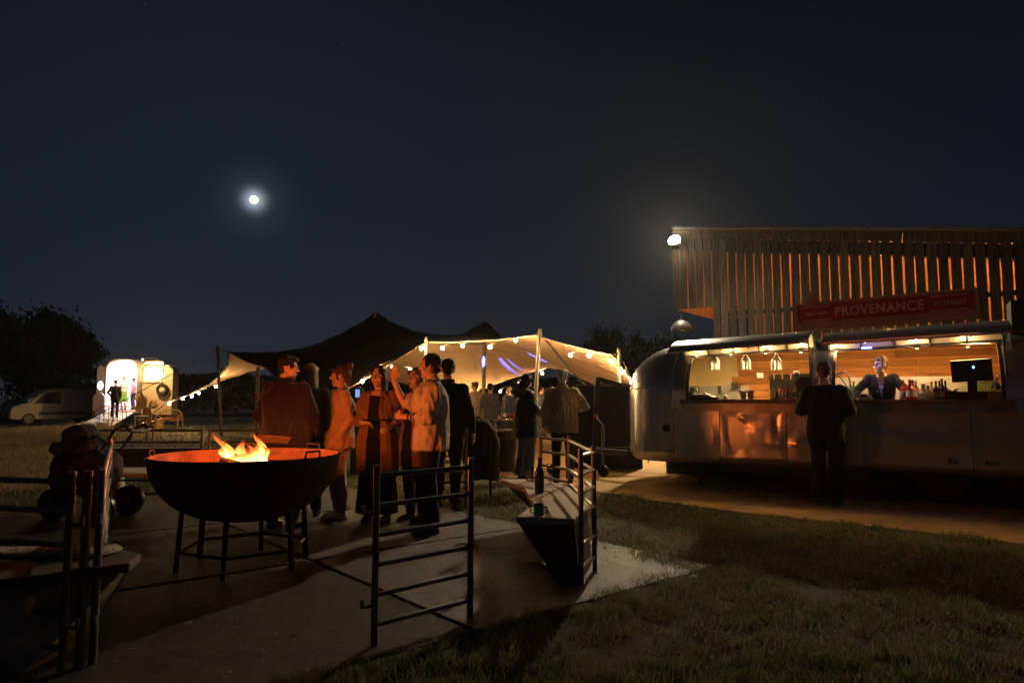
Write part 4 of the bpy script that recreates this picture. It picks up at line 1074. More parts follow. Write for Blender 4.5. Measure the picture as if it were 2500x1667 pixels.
for u in (2068, 2100, 2190, 2240):
    s_ = s_of(u, 1.9); lamp('wall_spot', 'SPOT', (s_, 1.93, 1.80), 5, (1, .7, .35), radius=.01, target=(s_, 2.03, 1.2), parent=trailer, spot_size=R(60), spot_blend=.6)
sb_, zb_2 = T_uv(2128, 912, -.02)
lamp('blue_led', 'POINT', (s_of(2118, .1), .06, 1.90), 4.5, (.42, .34, 1), radius=.02, parent=trailer)
bb = MB(); bb.box((s_of(2118, .1), .10, 1.975), (.12, .03, .02)); bb.build('blue_led_bar', emis('blue_glow', (.2, .3, 1), 8), trailer)

# sign board on the lifted hatch
sA, sB = s_of(1946, -.70), s_of(2401, -.62)
pTL, pTR, pBL, pBR = (T_uv(1942, 753, -.70)[1], T_uv(2396, 711, -.62)[1], T_uv(1951, 806, -.70)[1], T_uv(2405, 774, -.62)[1])
O = T(sA, -.70, pBL + .055); Xs = T(sB, -.62, pBR + .06) - O; L = Xs.length; Xs.normalize(); hgt = (pTL - pBL + pTR - pBR) / 2
Yn = Vector((0, 0, 1)).cross(Xs).normalized(); Zu = Xs.cross(Yn).normalized(); tl = R(8)
Zu2 = (Zu * math.cos(tl) + Yn * math.sin(tl)).normalized(); Yn2 = Zu2.cross(Xs).normalized()
sign = bpy.data.objects.new('sign', None); COL.objects.link(sign)
sign.matrix_world = Matrix.Translation(O) @ Matrix((Xs, Yn2, Zu2)).transposed().to_4x4()
tag(sign, 'long red lettered sign board in a pale frame, propped on the trailer\'s open hatch', 'sign')
M_RED = mat('sign_red', (.42, .065, .055), rough=.6, var=.12, scale=4); M_LET = mat('sign_lettering', (.86, .78, .68), rough=.7, var=.1, scale=30)
M_FRAME = mat('sign_frame_wood', (.50, .43, .35), rough=.7, var=.2, scale=5)
bb = MB(); bb.box((L / 2, .03, hgt / 2), (L - .03, .02, hgt - .03)); bb.build('board', M_RED, sign)
bb = MB(); fw = .035
for a_, c_ in (((0, .02, fw / 2), (L, .02, fw / 2)), ((0, .02, hgt - fw / 2), (L, .02, hgt - fw / 2))): bb.bar(a_, c_, .05, fw)
for x_ in (fw / 2, L - fw / 2): bb.bar((x_, .0202, fw), (x_, .0202, hgt - fw), .05, fw, up=(1, 0, 0))
bb.build('frame', M_FRAME, sign)
bb = MB(); bb.box((L / 2, .02, -.035), (L, .06, .065)); bb.build('ledge', M_FRAME, sign)
bb = MB(); bb.prism([Vector((.11, .06, hgt)), Vector((.31, .06, hgt)), Vector((.21, .06, hgt + .19))], (0, .04, 0)); bb.build('gable_prop', M_FRAME, sign)
def text(body, x, z, h, width, name='lettering'):
    cu = bpy.data.curves.new('t', 'FONT'); cu.body = body; cu.size = 1.0; cu.extrude = .0; cu.align_x = 'LEFT'; cu.offset = .022; cu.space_character = 1.10
    to = bpy.data.objects.new('t', cu); COL.objects.link(to)
    dg = bpy.context.evaluated_depsgraph_get(); me = bpy.data.meshes.new_from_object(to.evaluated_get(dg)); bpy.data.objects.remove(to)
    xs = [v.co.x for v in me.vertices]; ys = [v.co.y for v in me.vertices]; x0, x1, y0, y1 = min(xs), max(xs), min(ys), max(ys)
    for v in me.vertices:
        v.co = Vector(((v.co.x - x0) / (x1 - x0) * width + x, .0, (v.co.y - y0) / (y1 - y0) * h + z))
    me.materials.clear(); me.materials.append(M_LET)
    o = link(name, me, sign); o.location = (0, .0165, 0); return o
zc = hgt * .5
text('MEAT+FISH', L * .065, zc - hgt * .085, hgt * .17, L * .13)
text('PROVENANCE', L * .238, zc - hgt * .20, hgt * .42, L * .485)
text('VEGETARIAN', L * .775, zc - hgt * .10, hgt * .19, L * .165)
for x_, w_, z_ in ((.045, .165, .30), (.045, .165, -.30), (.762, .187, .30), (.762, .187, -.30)):
    bb = MB(); bb.box((L * (x_ + w_ / 2), .0165, zc + hgt * z_), (L * w_, .004, .012)); bb.build('rule_line', M_LET, sign)

# ------------------------------------------------------------------ things on the counter
CZ = 1.2975
def on_counter(u, y=.16): s = s_of(u, y); return T(s, y, CZ)
def bottle(name, u, y, h, r, colr, label, cap=(.04, .04, .04), neck=.35, lab=None, group=None, gl=True, cat='bottle', fill=1.0, base=None):
    p = base if base is not None else on_counter(u, y); t = thing(name, label, cat, p, TRZ, group)
    z1 = h * (1 - neck)
    prof = [(r * .92, 0), (r, .006), (r, z1 * .86), (r * .8, z1), (r * .36, z1 + h * neck * .35), (r * .32, h * .93), (r * .38, h * .94), (r * .36, h * .97)]
    bb = MB(); bb.lathe(prof, n=14); bb.build('glass', colr, t, smooth=40)
    bb = MB(); bb.lathe([(r * .42, h * .965), (r * .42, h), (0, h + .001)], n=10); bb.build('cap', mat('cap_%d_%d_%d' % tuple(int(c * 99) for c in cap), cap, rough=.35, var=0), t)
    if lab:
        bb = MB(); bb.lathe([(r * 1.02, z1 * .25), (r * 1.02, z1 * .75)], n=14, cap=False); bb.build('label', lab, t, smooth=40)
    return t
M_GCLEAR = glass('clear_glass', (.90, .90, .86)); 
M_LIQ = lambda nm, c: mat(nm, c, rough=.08, var=0, spec=.8, emit=None, trans=.25)
M_LABP = mat('paper_label', (.55, .50, .42), rough=.8, var=.2, scale=40); M_LABD = mat('dark_label', (.12, .09, .05), rough=.7, var=.3, scale=40)
bottle('soda_bottle', 1885, .16, .205, .032, M_LIQ('pale_tonic', (.55, .52, .38)), 'clear tonic bottle, first of the row on the counter from the beer cups', lab=M_LABP)
bottle('soda_bottle', 1896, .20, .205, .032, M_LIQ('green_tonic', (.40, .38, .22)), 'greenish tonic bottle half behind the pink-orange one', lab=M_LABD)
bottle('soda_bottle', 1904.5, .15, .205, .032, M_LIQ('pink_orange', (.75, .28, .13)), 'pink-orange soda bottle on the first counter', lab=M_LABP)
bottle('soda_bottle', 1923, .16, .205, .034, M_LIQ('deep_red_soda', (.55, .02, .015)), 'deep red soda bottle standing alone on the first counter', lab=M_LABD)
bottle('soda_bottle', 1939, .16, .205, .034, M_LIQ('bright_orange_soda', (.85, .38, .04)), 'bright orange soda bottle, nearest to the slicing machine', lab=M_LABD)
def cup(u, y, label, colr, h=.125, r0=.032, r1=.047, base=None, name='beer_cup', cat='cup', foam=True):
    t = thing(name, label, cat, base if base is not None else on_counter(u, y), TRZ)
    bb = MB(); bb.lathe([(r0, 0), (r1, h), (r1 * 1.05, h + .004), (r1 * .97, h), (r0 * .95, .004)], n=16); bb.build('wall', glass('cup_plastic', (.95, .93, .88), .1, .05), t, smooth=40)
    if foam:
        bb = MB(); bb.lathe([(r0 * .93, .005), (r1 * .94, h * .88), (0, h * .885)], n=16); bb.build('beer', colr, t, smooth=40)
        bb = MB(); bb.lathe([(r1 * .94, h * .885), (r1 * .95, h * .99), (0, h * 1.0)], n=16); bb.build('foam', mat('beer_foam', (.8, .75, .6), rough=.8, var=.05), t, smooth=40)
    return t
M_BEER = mat('cloudy_beer', (.85, .48, .10), rough=.15, var=.05, spec=.6)
cup(1813, .16, 'plastic cup of cloudy beer on the counter, the one beside the cream end wall', M_BEER)
cup(1831, .16, 'plastic cup of cloudy beer on the counter, the one toward the bottles', M_BEER)
t = thing('flute_glass', 'empty champagne flute on the counter beside the soap dispenser', 'glass', on_counter(1755, .14), TRZ)
bb = MB(); bb.lathe([(.028, 0), (.004, .006), (.004, .07), (.012, .08), (.026, .12), (.024, .20), (.022, .20), (.024, .12), (.01, .085)], n=14); bb.build('bowl', M_GCLEAR, t, smooth=50)
t = thing('soap_dispenser', 'small clear pump soap dispenser on the counter', 'dispenser', on_counter(1770, .14), TRZ)
bb = MB(); bb.lathe([(.036, 0), (.038, .01), (.036, .045), (.02, .06), (.012, .065)], n=14); bb.build('bottle', mat('soap_clear', (.6, .58, .5), rough=.15, var=0), t, smooth=50)
bb = MB(); bb.tube([(0, 0, .065), (0, 0, .10), (-.03, 0, .10)], .006, n=6); bb.build('pump', mat('pump_white', (.7, .7, .65), rough=.4, var=0), t)
t = thing('black_bag', 'crumpled shiny black bag heaped at the counter\'s rounded end', 'bag', on_counter(1706, .2), TRZ)
mb = MB(); mb.ell((0, 0, .05), (.20, .13, .06)); mb.ell((-.13, 0, .09), (.09, .1, .07)); mb.ell((.12, .02, .03), (.18, .11, .035)); mb.tube([(-.2, 0, .1), (-.1, -.05, .19), (0, 0, .08)], .012, n=6)
me = remesh(mb, .011, 2); wrinkle(me, .025, (14, 14, 20), 3); me.materials.append(mat('glossy_black_bag', (.02, .02, .022), rough=.25, var=.2, spec=.6)); link('bag_body', me, t)
for u, y, h, lab in ((1685, .75, .19, 'clear glass jar with red drink, nearest to the hatch jamb'), (1697, .85, .21, 'taller clear glass jar behind the black bag'), (1714, .8, .10, 'short jar of red drink behind the black bag')):
    t = thing('glass_jar', lab, 'jar', T(s_of(u, y), y, 1.30), TRZ)
    bb = MB(); bb.lathe([(.05, 0), (.055, .01), (.055, h * .75), (.042, h * .85), (.045, h), (.04, h), (.05, h * .7), (.048, .01)], n=14); bb.build('glass', M_GCLEAR, t, smooth=40)
    bb = MB(); bb.lathe([(.046, .008), (.048, h * .35), (0, h * .352)], n=14); bb.build('drink', mat('red_drink', (.75, .10, .07), rough=.15, var=.1), t, smooth=40)
t = thing('back_shelf', 'narrow dark shelf under the cream end wall carrying the jars', 'shelf', T(s_of(1720, .8), .8, 1.285), TRZ); bb = MB(); bb.box((0, 0, 0), (1.0, .34, .028)); bb.build('board', M_DARKTRIM, t)
for u, lab in ((1731, 'chrome tap on the grey sink panel beside the white card'), (1759, 'chrome tap behind the champagne flute')):
    t = thing('wall_tap', lab, 'tap', T(s_of(u, 1.7), 1.69, 1.38), TRZ); bb = MB(); bb.tube([(0, 0, 0), (0, -.07, .01), (0, -.11, .0), (0, -.12, -.05)], .016, n=8); bb.build('spout', M_STEEL, t, smooth=50); bb = MB(); bb.ell((0, -.03, .045), (.03, .02, .02)); bb.build('lever', M_STEEL, t)
t = thing('white_card', 'small white card propped behind the black bag', 'card', T(s_of(1742, .5), .5, CZ), TRZ); bb = MB(); bb.box((0, 0, .055), (.09, .006, .085), Matrix.Rotation(R(-12), 3, 'X')); bb.build('sheet', mat('card_white', (.62, .60, .58), rough=.8, var=.05), t)
s_, z_ = T_uv(1856, 916, 2.02)
t = thing('wall_switch', 'square white switch box on the planked wall', 'switch', T(s_, 2.015, z_), TRZ); bb = MB(); bb.box((0, 0, 0), (.105, .04, .095)); bb.build('box', M_WHITE, t); bb = MB(); bb.box((0, -.024, 0), (.04, .008, .05)); bb.build('rocker', M_WHITE, t)
s_, z_ = T_uv(1797, 940, 1.66)
t = thing('paper_towel_holder', 'black wall dispenser on the edge of the grey sink panel', 'dispenser', T(s_, 1.66, z_), TRZ); bb = MB(); bb.box((-.03, 0, .01), (.10, .07, .06)); bb.tube([(.05, 0, .05), (.05, 0, -.14)], .008); bb.build('case', M_BLACK, t)
# slicing machine
t = thing('slicing_machine', 'dark meat slicing machine with big round blade beside the hatch post', 'slicer', on_counter(1962, .33), TRZ)
bb = MB(); bb.box((.02, .02, .06), (.34, .2, .10)); bb.box((.02, .08, .2), (.16, .1, .26)); bb.build('body', mat('slicer_black', (.03, .028, .026), rough=.3, metal=.3, var=.2), t)
bb = MB(); bb.lathe([(.128, -.012), (.142, -.012), (.142, .012), (.128, .012), (.128, -.012)], (.02, -.10, .19), n=30, rot=Matrix.Rotation(R(90), 3, 'X'), cap=False); bb.build('blade_guard', M_STEEL, t, smooth=40)
bb = MB(); bb.lathe([(0, .004), (.122, .0), (0, -.004)], (.02, -.095, .19), n=30, rot=Matrix.Rotation(R(90), 3, 'X')); bb.build('blade', mat('blade_steel', (.12, .11, .10), rough=.25, metal=1, var=.1), t, smooth=40)
bb = MB(); bb.bar((-.14, -.12, .02), (.14, -.12, .26), .02, .02); bb.build('slide_bar', M_STEEL, t)
bb = MB(); bb.ell((-.10, .02, .36), (.05, .05, .05)); bb.ell((.12, .02, .37), (.05, .05, .06)); bb.build('knob', M_STEEL, t, smooth=60)
# second hatch
t = thing('swan_neck_tap', 'tall steel swan-neck tap with black hose, rising beside the bald man\'s shoulder', 'tap', on_counter(2076, .5), TRZ)
bb = MB(); bb.tube([(.02, 0, 0), (-.01, 0, .22), (-.03, 0, .36), (-.07, 0, .39), (-.13, 0, .37), (-.26, 0, .31)], .010, n=8); bb.build('spout', M_STEEL, t, smooth=60)
bb = MB(); bb.tube([(.03, 0, .02), (-.05, 0, .18), (-.12, 0, .30), (-.18, 0, .33)], .008, n=8); bb.build('hose', M_BLACK, t, smooth=60)
M_GREEN = M_LIQ('dark_green_glass', (.03, .16, .05))
bottle('wine_bottle', 2074, .75, .28, .037, M_GREEN, 'green wine bottle beside the tap, the one nearer the bald man', cap=(.1, .3, .1))
bottle('wine_bottle', 2083, .78, .26, .037, M_GREEN, 'green wine bottle beside the tap, the one nearer the barmaid', cap=(.1, .3, .1))
t = thing('card_reader', 'grey wedge-shaped card reader on the second counter', 'card reader', on_counter(2109, .12), TRZ)
bb = MB(); bb.prism([Vector((-.07, 0, 0)), Vector((.08, 0, 0)), Vector((.05, 0, .06)), Vector((.02, 0, .078)), Vector((-.06, 0, .075))], (0, .12, 0)); bb.build('case', mat('grey_case', (.33, .30, .27), rough=.5, var=.1), t)
bb = MB(); bb.box((-.02, -.004, .05), (.07, .006, .035)); bb.build('screen', M_BLACK, t)
M_RSP = M_LIQ('red_aperitif', (.65, .03, .02))
for u, y, lab in ((2203, .30, 'red aperitif bottle half hidden by the barmaid\'s sleeve'), (2219, .18, 'red aperitif bottle with pale label, foremost of its cluster'), (2226, .32, 'red aperitif bottle behind the foremost one')):
    bottle('aperitif_bottle', u, y, .255, .045, M_RSP, lab, lab=M_LABP, neck=.40)
bottle('liqueur_bottle', 2234, .42, .24, .04, M_LIQ('amber_red', (.35, .10, .05)), 'dim amber-red bottle behind the red aperitif cluster', neck=.4)
bottle('round_spirit_bottle', 2252, .15, .20, .062, M_LIQ('clear_spirit', (.55, .50, .36)), 'squat round clear spirit bottle with black stopper', neck=.5)
bottle('round_spirit_bottle', 2263, .34, .18, .055, M_LIQ('dim_spirit', (.25, .20, .13)), 'dim squat bottle behind the round clear one', neck=.5)
bottle('spirit_bottle', 2272, .26, .23, .036, M_LIQ('gold_spirit', (.55, .40, .18)), 'pale gold spirit bottle with white cap beside the brown ones', cap=(.7, .65, .5), neck=.45)
M_BROWN = M_LIQ('brown_glass', (.05, .022, .01))
for u, y, h, lab, cp in ((2283, .18, .235, 'brown beer bottle, first of the brown trio from the barmaid', (.03, .02, .02)), (2292, .30, .25, 'brown bottle with orange neck foil standing behind the brown trio', (.7, .25, .05)), (2298, .17, .262, 'tallest brown beer bottle, middle of the brown trio', (.03, .02, .02)), (2306, .25, .24, 'brown beer bottle nearest to the till', (.03, .02, .02))):
    bottle('beer_bottle', u, y, h, .034, M_BROWN, lab, cap=cp, lab=M_LABD, neck=.42)
# till
t = thing('till_screen', 'big black touch-screen till seen from behind', 'till', on_counter(2372, .22), TRZ)
bb = MB(); bb.box((0, 0, .36), (.43, .03, .27), Matrix.Rotation(R(10), 3, 'X') @ Matrix.Rotation(R(-3), 3, 'Y')); bb.build('screen', M_BLACK, t)
bb = MB(); bb.bar((0, .03, .05), (0, .03, .30), .10, .06); bb.build('stand', M_BLACK, t)
bb = MB(); bb.box((-.02, .05, .05), (.48, .3, .10)); bb.build('cash_drawer', M_BLACK, t)
bb = MB(); bb.ell((.02, -.025, .40), (.012, .006, .014)); bb.build('led', emis('till_led', (.15, .5, 1), 8), t)
t = thing('cable_tangle', 'heap of thin black cables on the counter before the till', 'cables', on_counter(2318, .2), TRZ)
rd = random.Random(3); bb = MB(); pts = [Vector((rd.uniform(-.1, .1), rd.uniform(-.08, .08), .02 + rd.uniform(0, .12))) for _ in range(26)]; bb.tube(pts, .006, n=5); bb.build('cable', M_BLACK, t)
t = thing('green_carton', 'yellow-green carton behind the till stand', 'carton', on_counter(2400, .45), TRZ); bb = MB(); bb.box((0, 0, .11), (.3, .12, .22)); bb.build('box', mat('carton_green', (.38, .42, .08), rough=.6, var=.3, scale=12), t); bb = MB(); bb.box((0, 0, .2225), (.3, .13, .008)); bb.build('lid', mat('carton_lid', (.3, .34, .07), rough=.6), t)
t = thing('snack_bag', 'crinkled clear bag with blue and yellow packets by the end jamb', 'bag', on_counter(2437, .2), TRZ)
mb = MB(); mb.ell((0, 0, .13), (.085, .08, .13)); mb.ell((.02, 0, .25), (.06, .05, .06)); me = remesh(mb, .012, 2); wrinkle(me, .03, (18, 18, 18), 2); me.materials.append(glass('crinkly_film', (.9, .9, .9), .15, .12)); link('film', me, t)
for k, (dx, dz, c_) in enumerate(((-.02, .05, (.04, .12, .6)), (.03, .11, (.7, .5, .05)), (-.015, .16, (.05, .15, .65)), (.02, .04, (.55, .55, .6)))):
    bb = MB(); bb.ell((dx, 0, dz), (.05, .045, .035), Matrix.Rotation(.6 * k, 3, 'Y')); bb.build('packet', mat('packet_%d' % k, c_, rough=.35, var=.2, scale=20), t, smooth=60)
t = thing('small_box', 'plain brown carton on the counter at the till\'s foot', 'box', on_counter(2425, .10), TRZ); bb = MB(); bb.box((0, 0, .045), (.14, .1, .09)); bb.build('carton', mat('brown_card', (.16, .12, .09), rough=.8, var=.2), t); bb = MB(); bb.box((0, 0, .0915), (.145, .105, .006)); bb.build('flap', MATS['brown_card'], t)

# hitch end: drawbar, jockey wheel, blue box, red cover
t = thing('drawbar', 'steel drawbar with jockey-wheel handle at the trailer\'s front end', 'drawbar', T(-.9, UU, 0), TRZ)
bb = MB(); bb.bar((0, -.5, .42), (-1.05, 0, .42), .07, .1); bb.bar((0, .5, .42), (-1.05, 0, .42), .07, .1); bb.build('a_frame', M_BLACKMETAL, t)
bb = MB(); bb.tube([(-.55, -.25, .15), (-.55, -.25, .80)], .03, n=8); bb.build('jockey_post', mat('green_grey_post', (.12, .15, .12), rough=.5, metal=.3, var=.2), t)
bb = MB(); bb.tube([(-.55, -.25, .80), (-.55, -.25, .86), (-.62, -.25, .94), (-.66, -.25, .98)], .014, n=6); bb.build('crank', M_STEEL, t)
bb = MB(); bb.ell((-.67, -.25, 1.01), (.03, .03, .04)); bb.build('crank_knob', mat('knob_red', (.35, .06, .04), rough=.5, var=0), t)
bb = MB(); bb.lathe([(0, .04), (.09, .04), (.1, 0), (.09, -.04), (0, -.04)], (-.55, -.25, .1), n=14, rot=Matrix.Rotation(R(90), 3, 'X')); bb.build('jockey_wheel', MATS['tyre_rubber'], t)
t = thing('blue_battery_box', 'pale blue battery box on the ground under the drawbar', 'box', G(1500, 1139), TRZ); bb = MB(); bb.box((0, 0, .11), (.24, .16, .18)); bb.build('case', mat('faded_blue', (.22, .36, .42), rough=.6, var=.25, scale=10), t); bb = MB(); bb.box((0, 0, .215), (.26, .18, .025)); bb.build('lid', MATS['faded_blue'], t)
t = thing('red_hitch_cover', 'dark red rounded cover tilted over the drawbar tip', 'cover', G(1463, 1140), TRZ)
mb = MB(); mb.ell((0, 0, .20), (.16, .11, .11), Matrix.Rotation(R(25), 3, 'Y')); mb.tube([(.12, 0, .22), (.30, 0, .20)], [.07, .03]); mb.ell((0, 0, .08), (.06, .05, .1)); me = remesh(mb, .014, 3); me.materials.append(mat('faded_red', (.22, .04, .03), rough=.6, var=.3)); link('cover', me, t)
# black screen behind the hitch
t = thing('black_screen', 'flat black screen panel standing between the couple and the silver trailer', 'screen', Vector((0, 0, 0)))
pA, pB = GX(1400, 13.0), GX(1566, 13.0); zt_ = P(1480, 942, 13.0).z
bb = MB(); bb.box(((pA.x + pB.x) / 2, 13.03, zt_ / 2), (pB.x - pA.x, .04, zt_)); bb.build('panel', mat('black_board', (.022, .02, .018), rough=.9, var=.3, scale=2), t)
bb = MB(); bb.bar((pA.x - .02, 13.0, zt_ + .012), (pB.x, 13.0, zt_ + .012), .06, .025); bb.build('top_rail', mat('rail_timber', (.2, .16, .1), rough=.8, var=.2), t)
t = thing('leaning_post', 'dark square timber prop leaning on the black screen with a slanting arm', 'post', GX(1454, 12.7))
pz = P(1459, 922, 12.7).z
bb = MB(); bb.bar((-.04, 0, 0), (.04, 0, pz), .10, .10, up=(0, 1, 0)); bb.build('upright', M_BLACK, t)
bb = MB(); e_ = P(1520, 941, 12.6); bb.bar((.02, -.02, pz - .02), (e_.x - t.location.x, -.06, e_.z), .09, .08); bb.build('arm', M_BLACK, t)
# ------------------------------------------------------------------ fire bowl
FC = Vector((-2.11, 5.5, 0)); RIM = .855; RB = .715
M_RUST = mat('rusty_iron', (.13, .050, .026), rough=.8, metal=.1, var=.55, scale=5, bump=.25, bscale=40)
M_IRON = mat('sooty_iron', (.030, .024, .021), rough=.55, metal=.4, var=.4, scale=6, bump=.3, bscale=30)
bowl = thing('fire_bowl', 'huge round iron fire bowl on legs with flames burning inside', 'fire bowl', FC)
prof = []
for k in range(13):
    a = math.pi / 2 * k / 12; prof.append((max(.02, RB * math.sin(a) ** .82), RIM - .50 * math.cos(a) ** 1.0))
bb = MB(); bb.lathe(prof + [(RB + .012, RIM + .004), (RB - .006, RIM + .012)], n=72, cap=False); bb.build('outer_shell', M_IRON, bowl, smooth=50)
prof2 = [(max(.02, (r_ - .012)), z_ + .012) for r_, z_ in prof]
bb = MB(); bb.lathe(prof2 + [(RB - .006, RIM + .012)], n=72, cap=False); bb.build('inner_shell', M_RUST, bowl, smooth=50)
for a in (215, 275, 335, 35, 95, 155):
    a = R(a); d = Vector((math.cos(a), math.sin(a), 0))
    bb = MB(); bb.bar(d * .46 + Vector((0, 0, .50)), d * .49, .032, .032); bb.bar(d * .45, d * .54, .05, .01); bb.build('leg', M_IRON, bowl)
bb = MB()
for k in range(6):
    a, c = R(215 + 60 * k), R(275 + 60 * k); bb.tube([(math.cos(a) * .48, math.sin(a) * .48, .16), (math.cos(c) * .48, math.sin(c) * .48, .16)], .014, n=6)
bb.build('brace_ring', M_IRON, bowl)
for a in (-28, 196, 112, 60):
    a = R(a); d = Vector((math.cos(a), math.sin(a), 0)); tn = Vector((-d.y, d.x, 0)); c = d * (RB - .02) + Vector((0, 0, RIM + .01))
    bb = MB(); bb.tube([c - tn * .075, c - tn * .07 + Vector((0, 0, .045)), c + tn * .07 + Vector((0, 0, .045)), c + tn * .075], .010, n=7); bb.build('handle', M_IRON, bowl, smooth=50)
bb = MB(); bb.lathe([(RB - .06, RIM - .115), (RB - .045, RIM - .10), (RB - .06, RIM - .09), (RB - .075, RIM - .10), (RB - .06, RIM - .115)], n=60, cap=False)
for k in range(-9, 4):
    x_ = k * .075; h_ = math.sqrt(max(.01, (RB - .07) ** 2 - x_ ** 2)); bb.tube([(x_, -h_, RIM - .10), (x_, h_, RIM - .10)], .007, n=5)
o = bb.build('grate', M_IRON, bowl)
# logs and embers
fx0, fx1 = GX(532, 5.35).x - FC.x, GX(655, 5.35).x - FC.x
fcx = (fx0 + fx1) / 2
rd = random.Random(12)
for k in range(7):
    a = rd.uniform(0, 3.1); c = Vector((fcx + rd.uniform(-.18, .18), rd.uniform(-.22, .1), RIM - .12 + rd.uniform(0, .06))); d = Vector((math.cos(a), math.sin(a), rd.uniform(-.2, .25))) * .16
    bb = MB(); bb.tube([c - d, c + d * .1, c + d], [.03, .036, .028], n=7)
    o = bb.build('burning_log', mat('charred_log', (.03, .02, .015), rough=.9, var=.4, scale=12, bump=.4, bscale=30), None, smooth=40, loc=FC); tag(o, 'charred split log burning among the flames in the fire bowl', 'log', 'burning logs in the fire bowl')
def flame_mat():
    m = bpy.data.materials.new('flame'); m.use_nodes = True; nt = m.node_tree; nt.nodes.clear()
    out = nt.nodes.new('ShaderNodeOutputMaterial'); em = nt.nodes.new('ShaderNodeEmission'); tr = nt.nodes.new('ShaderNodeBsdfTransparent'); mx = nt.nodes.new('ShaderNodeMixShader')
    tc = nt.nodes.new('ShaderNodeTexCoord'); sp = nt.nodes.new('ShaderNodeSeparateXYZ'); rp = nt.nodes.new('ShaderNodeValToRGB'); no = nt.nodes.new('ShaderNodeTexNoise')
    no.inputs['Scale'].default_value = 16; no.inputs['Detail'].default_value = 4
    mp = nt.nodes.new('ShaderNodeMapping'); mp.inputs['Scale'].default_value = (1, 1, .3); nt.links.new(tc.outputs['Object'], mp.inputs[0]); nt.links.new(mp.outputs[0], no.inputs['Vector'])
    nt.links.new(tc.outputs['Generated'], sp.inputs[0])
    ad = nt.nodes.new('ShaderNodeMath'); ad.operation = 'MULTIPLY_ADD'; ad.inputs[1].default_value = .7; nt.links.new(no.outputs['Fac'], ad.inputs[0]); nt.links.new(sp.outputs['Z'], ad.inputs[2])
    su = nt.nodes.new('ShaderNodeMath'); su.operation = 'SUBTRACT'; su.inputs[1].default_value = .35; nt.links.new(ad.outputs[0], su.inputs[0])
    e = rp.color_ramp.elements; e[0].position = 0; e[0].color = (1, .62, .25, 1); e[1].position = 1; e[1].color = (.55, .05, .01, 1)
    x = e.new(.38); x.color = (1, .36, .07, 1); x = e.new(.7); x.color = (.95, .14, .02, 1)
    nt.links.new(su.outputs[0], rp.inputs[0]); nt.links.new(rp.outputs[0], em.inputs[0]); 
    mr = nt.nodes.new('ShaderNodeMapRange'); mr.inputs['From Min'].default_value = 0; mr.inputs['From Max'].default_value = .9; mr.inputs['To Min'].default_value = 6.5; mr.inputs['To Max'].default_value = .55
    nt.links.new(su.outputs[0], mr.inputs[0]); nt.links.new(mr.outputs[0], em.inputs[1])
    lw = nt.nodes.new('ShaderNodeLayerWeight'); lw.inputs[0].default_value = .35
    m2 = nt.nodes.new('ShaderNodeMath'); m2.operation = 'MULTIPLY_ADD'; m2.inputs[1].default_value = 1.25; m2.inputs[2].default_value = .12; m2.use_clamp = True; nt.links.new(lw.outputs['Facing'], m2.inputs[0])
    nt.links.new(m2.outputs[0], mx.inputs[0]); nt.links.new(em.outputs[0], mx.inputs[1]); nt.links.new(tr.outputs[0], mx.inputs[2]); nt.links.new(mx.outputs[0], out.inputs[0])
    try: m.cycles.emission_sampling = 'NONE'
    except Exception: pass
    return m
MF = flame_mat()
fire = thing('fire', 'leaning orange and yellow flames burning in the big iron bowl', 'fire', FC)
def tongue(u0, vb, ut, vt, wpx, yoff, seed):
    Y = FC.y + yoff; a = P(u0, vb, Y) - FC; c = P(ut, vb + (vt - vb) * 1.18, Y) - FC; w0 = wpx * Y / FPX / 2; rings = []; r2 = random.Random(seed); ph = r2.uniform(0, 6)
    N = 16
    for k in range(N + 1):
        t = k / N; p = a.lerp(c, t) + Vector((.022 * math.sin(ph + 7 * t) * (t + .2), .02 * math.cos(ph + 5 * t), 0)); rr = w0 * (math.sin(math.pi * min(1, (t * .78 + .22))) ** .9) * (1 - t) ** .35 + .001
        if t > .85: rr *= (1 - t) / .15 + .02
        ring = []
        for j in range(12):
            q = 2 * math.pi * j / 12; m_ = 1 + .22 * math.sin(3 * q + ph + 6 * t) + .1 * math.sin(5 * q + 9 * t); ring.append(p + Vector((math.cos(q) * rr * m_, math.sin(q) * rr * m_ * .55, 0)))
        rings.append(ring)
    bb = MB(); bb.loft(rings); bb.build('flame', MF, fire, smooth=180)
for k, q in enumerate(((566, 1128, 527, 1063, 30, -.05), (556, 1128, 545, 1088, 22, .02), (578, 1130, 552, 1080, 24, -.1), (590, 1128, 584, 1105, 26, 0), (610, 1128, 580, 1078, 28, -.06), (622, 1128, 603, 1086, 26, -.12), (640, 1128, 628, 1062, 24, .02), (648, 1127, 615, 1080, 18, .08), (600, 1130, 610, 1100, 40, -.12), (562, 1131, 570, 1108, 36, -.14), (650, 1128, 640, 1090, 20, -.05))):
    tongue(*q, seed=k)
FIRE_COL = (1.0, .20, .034)
for dx, dz, pw in ((-.10, .05, 40), (.06, .10, 56), (.0, .17, 60)):
    lamp('firelight', 'POINT', Vector((fcx + dx, -.05, RIM + dz)), pw, FIRE_COL, radius=.10, parent=fire)
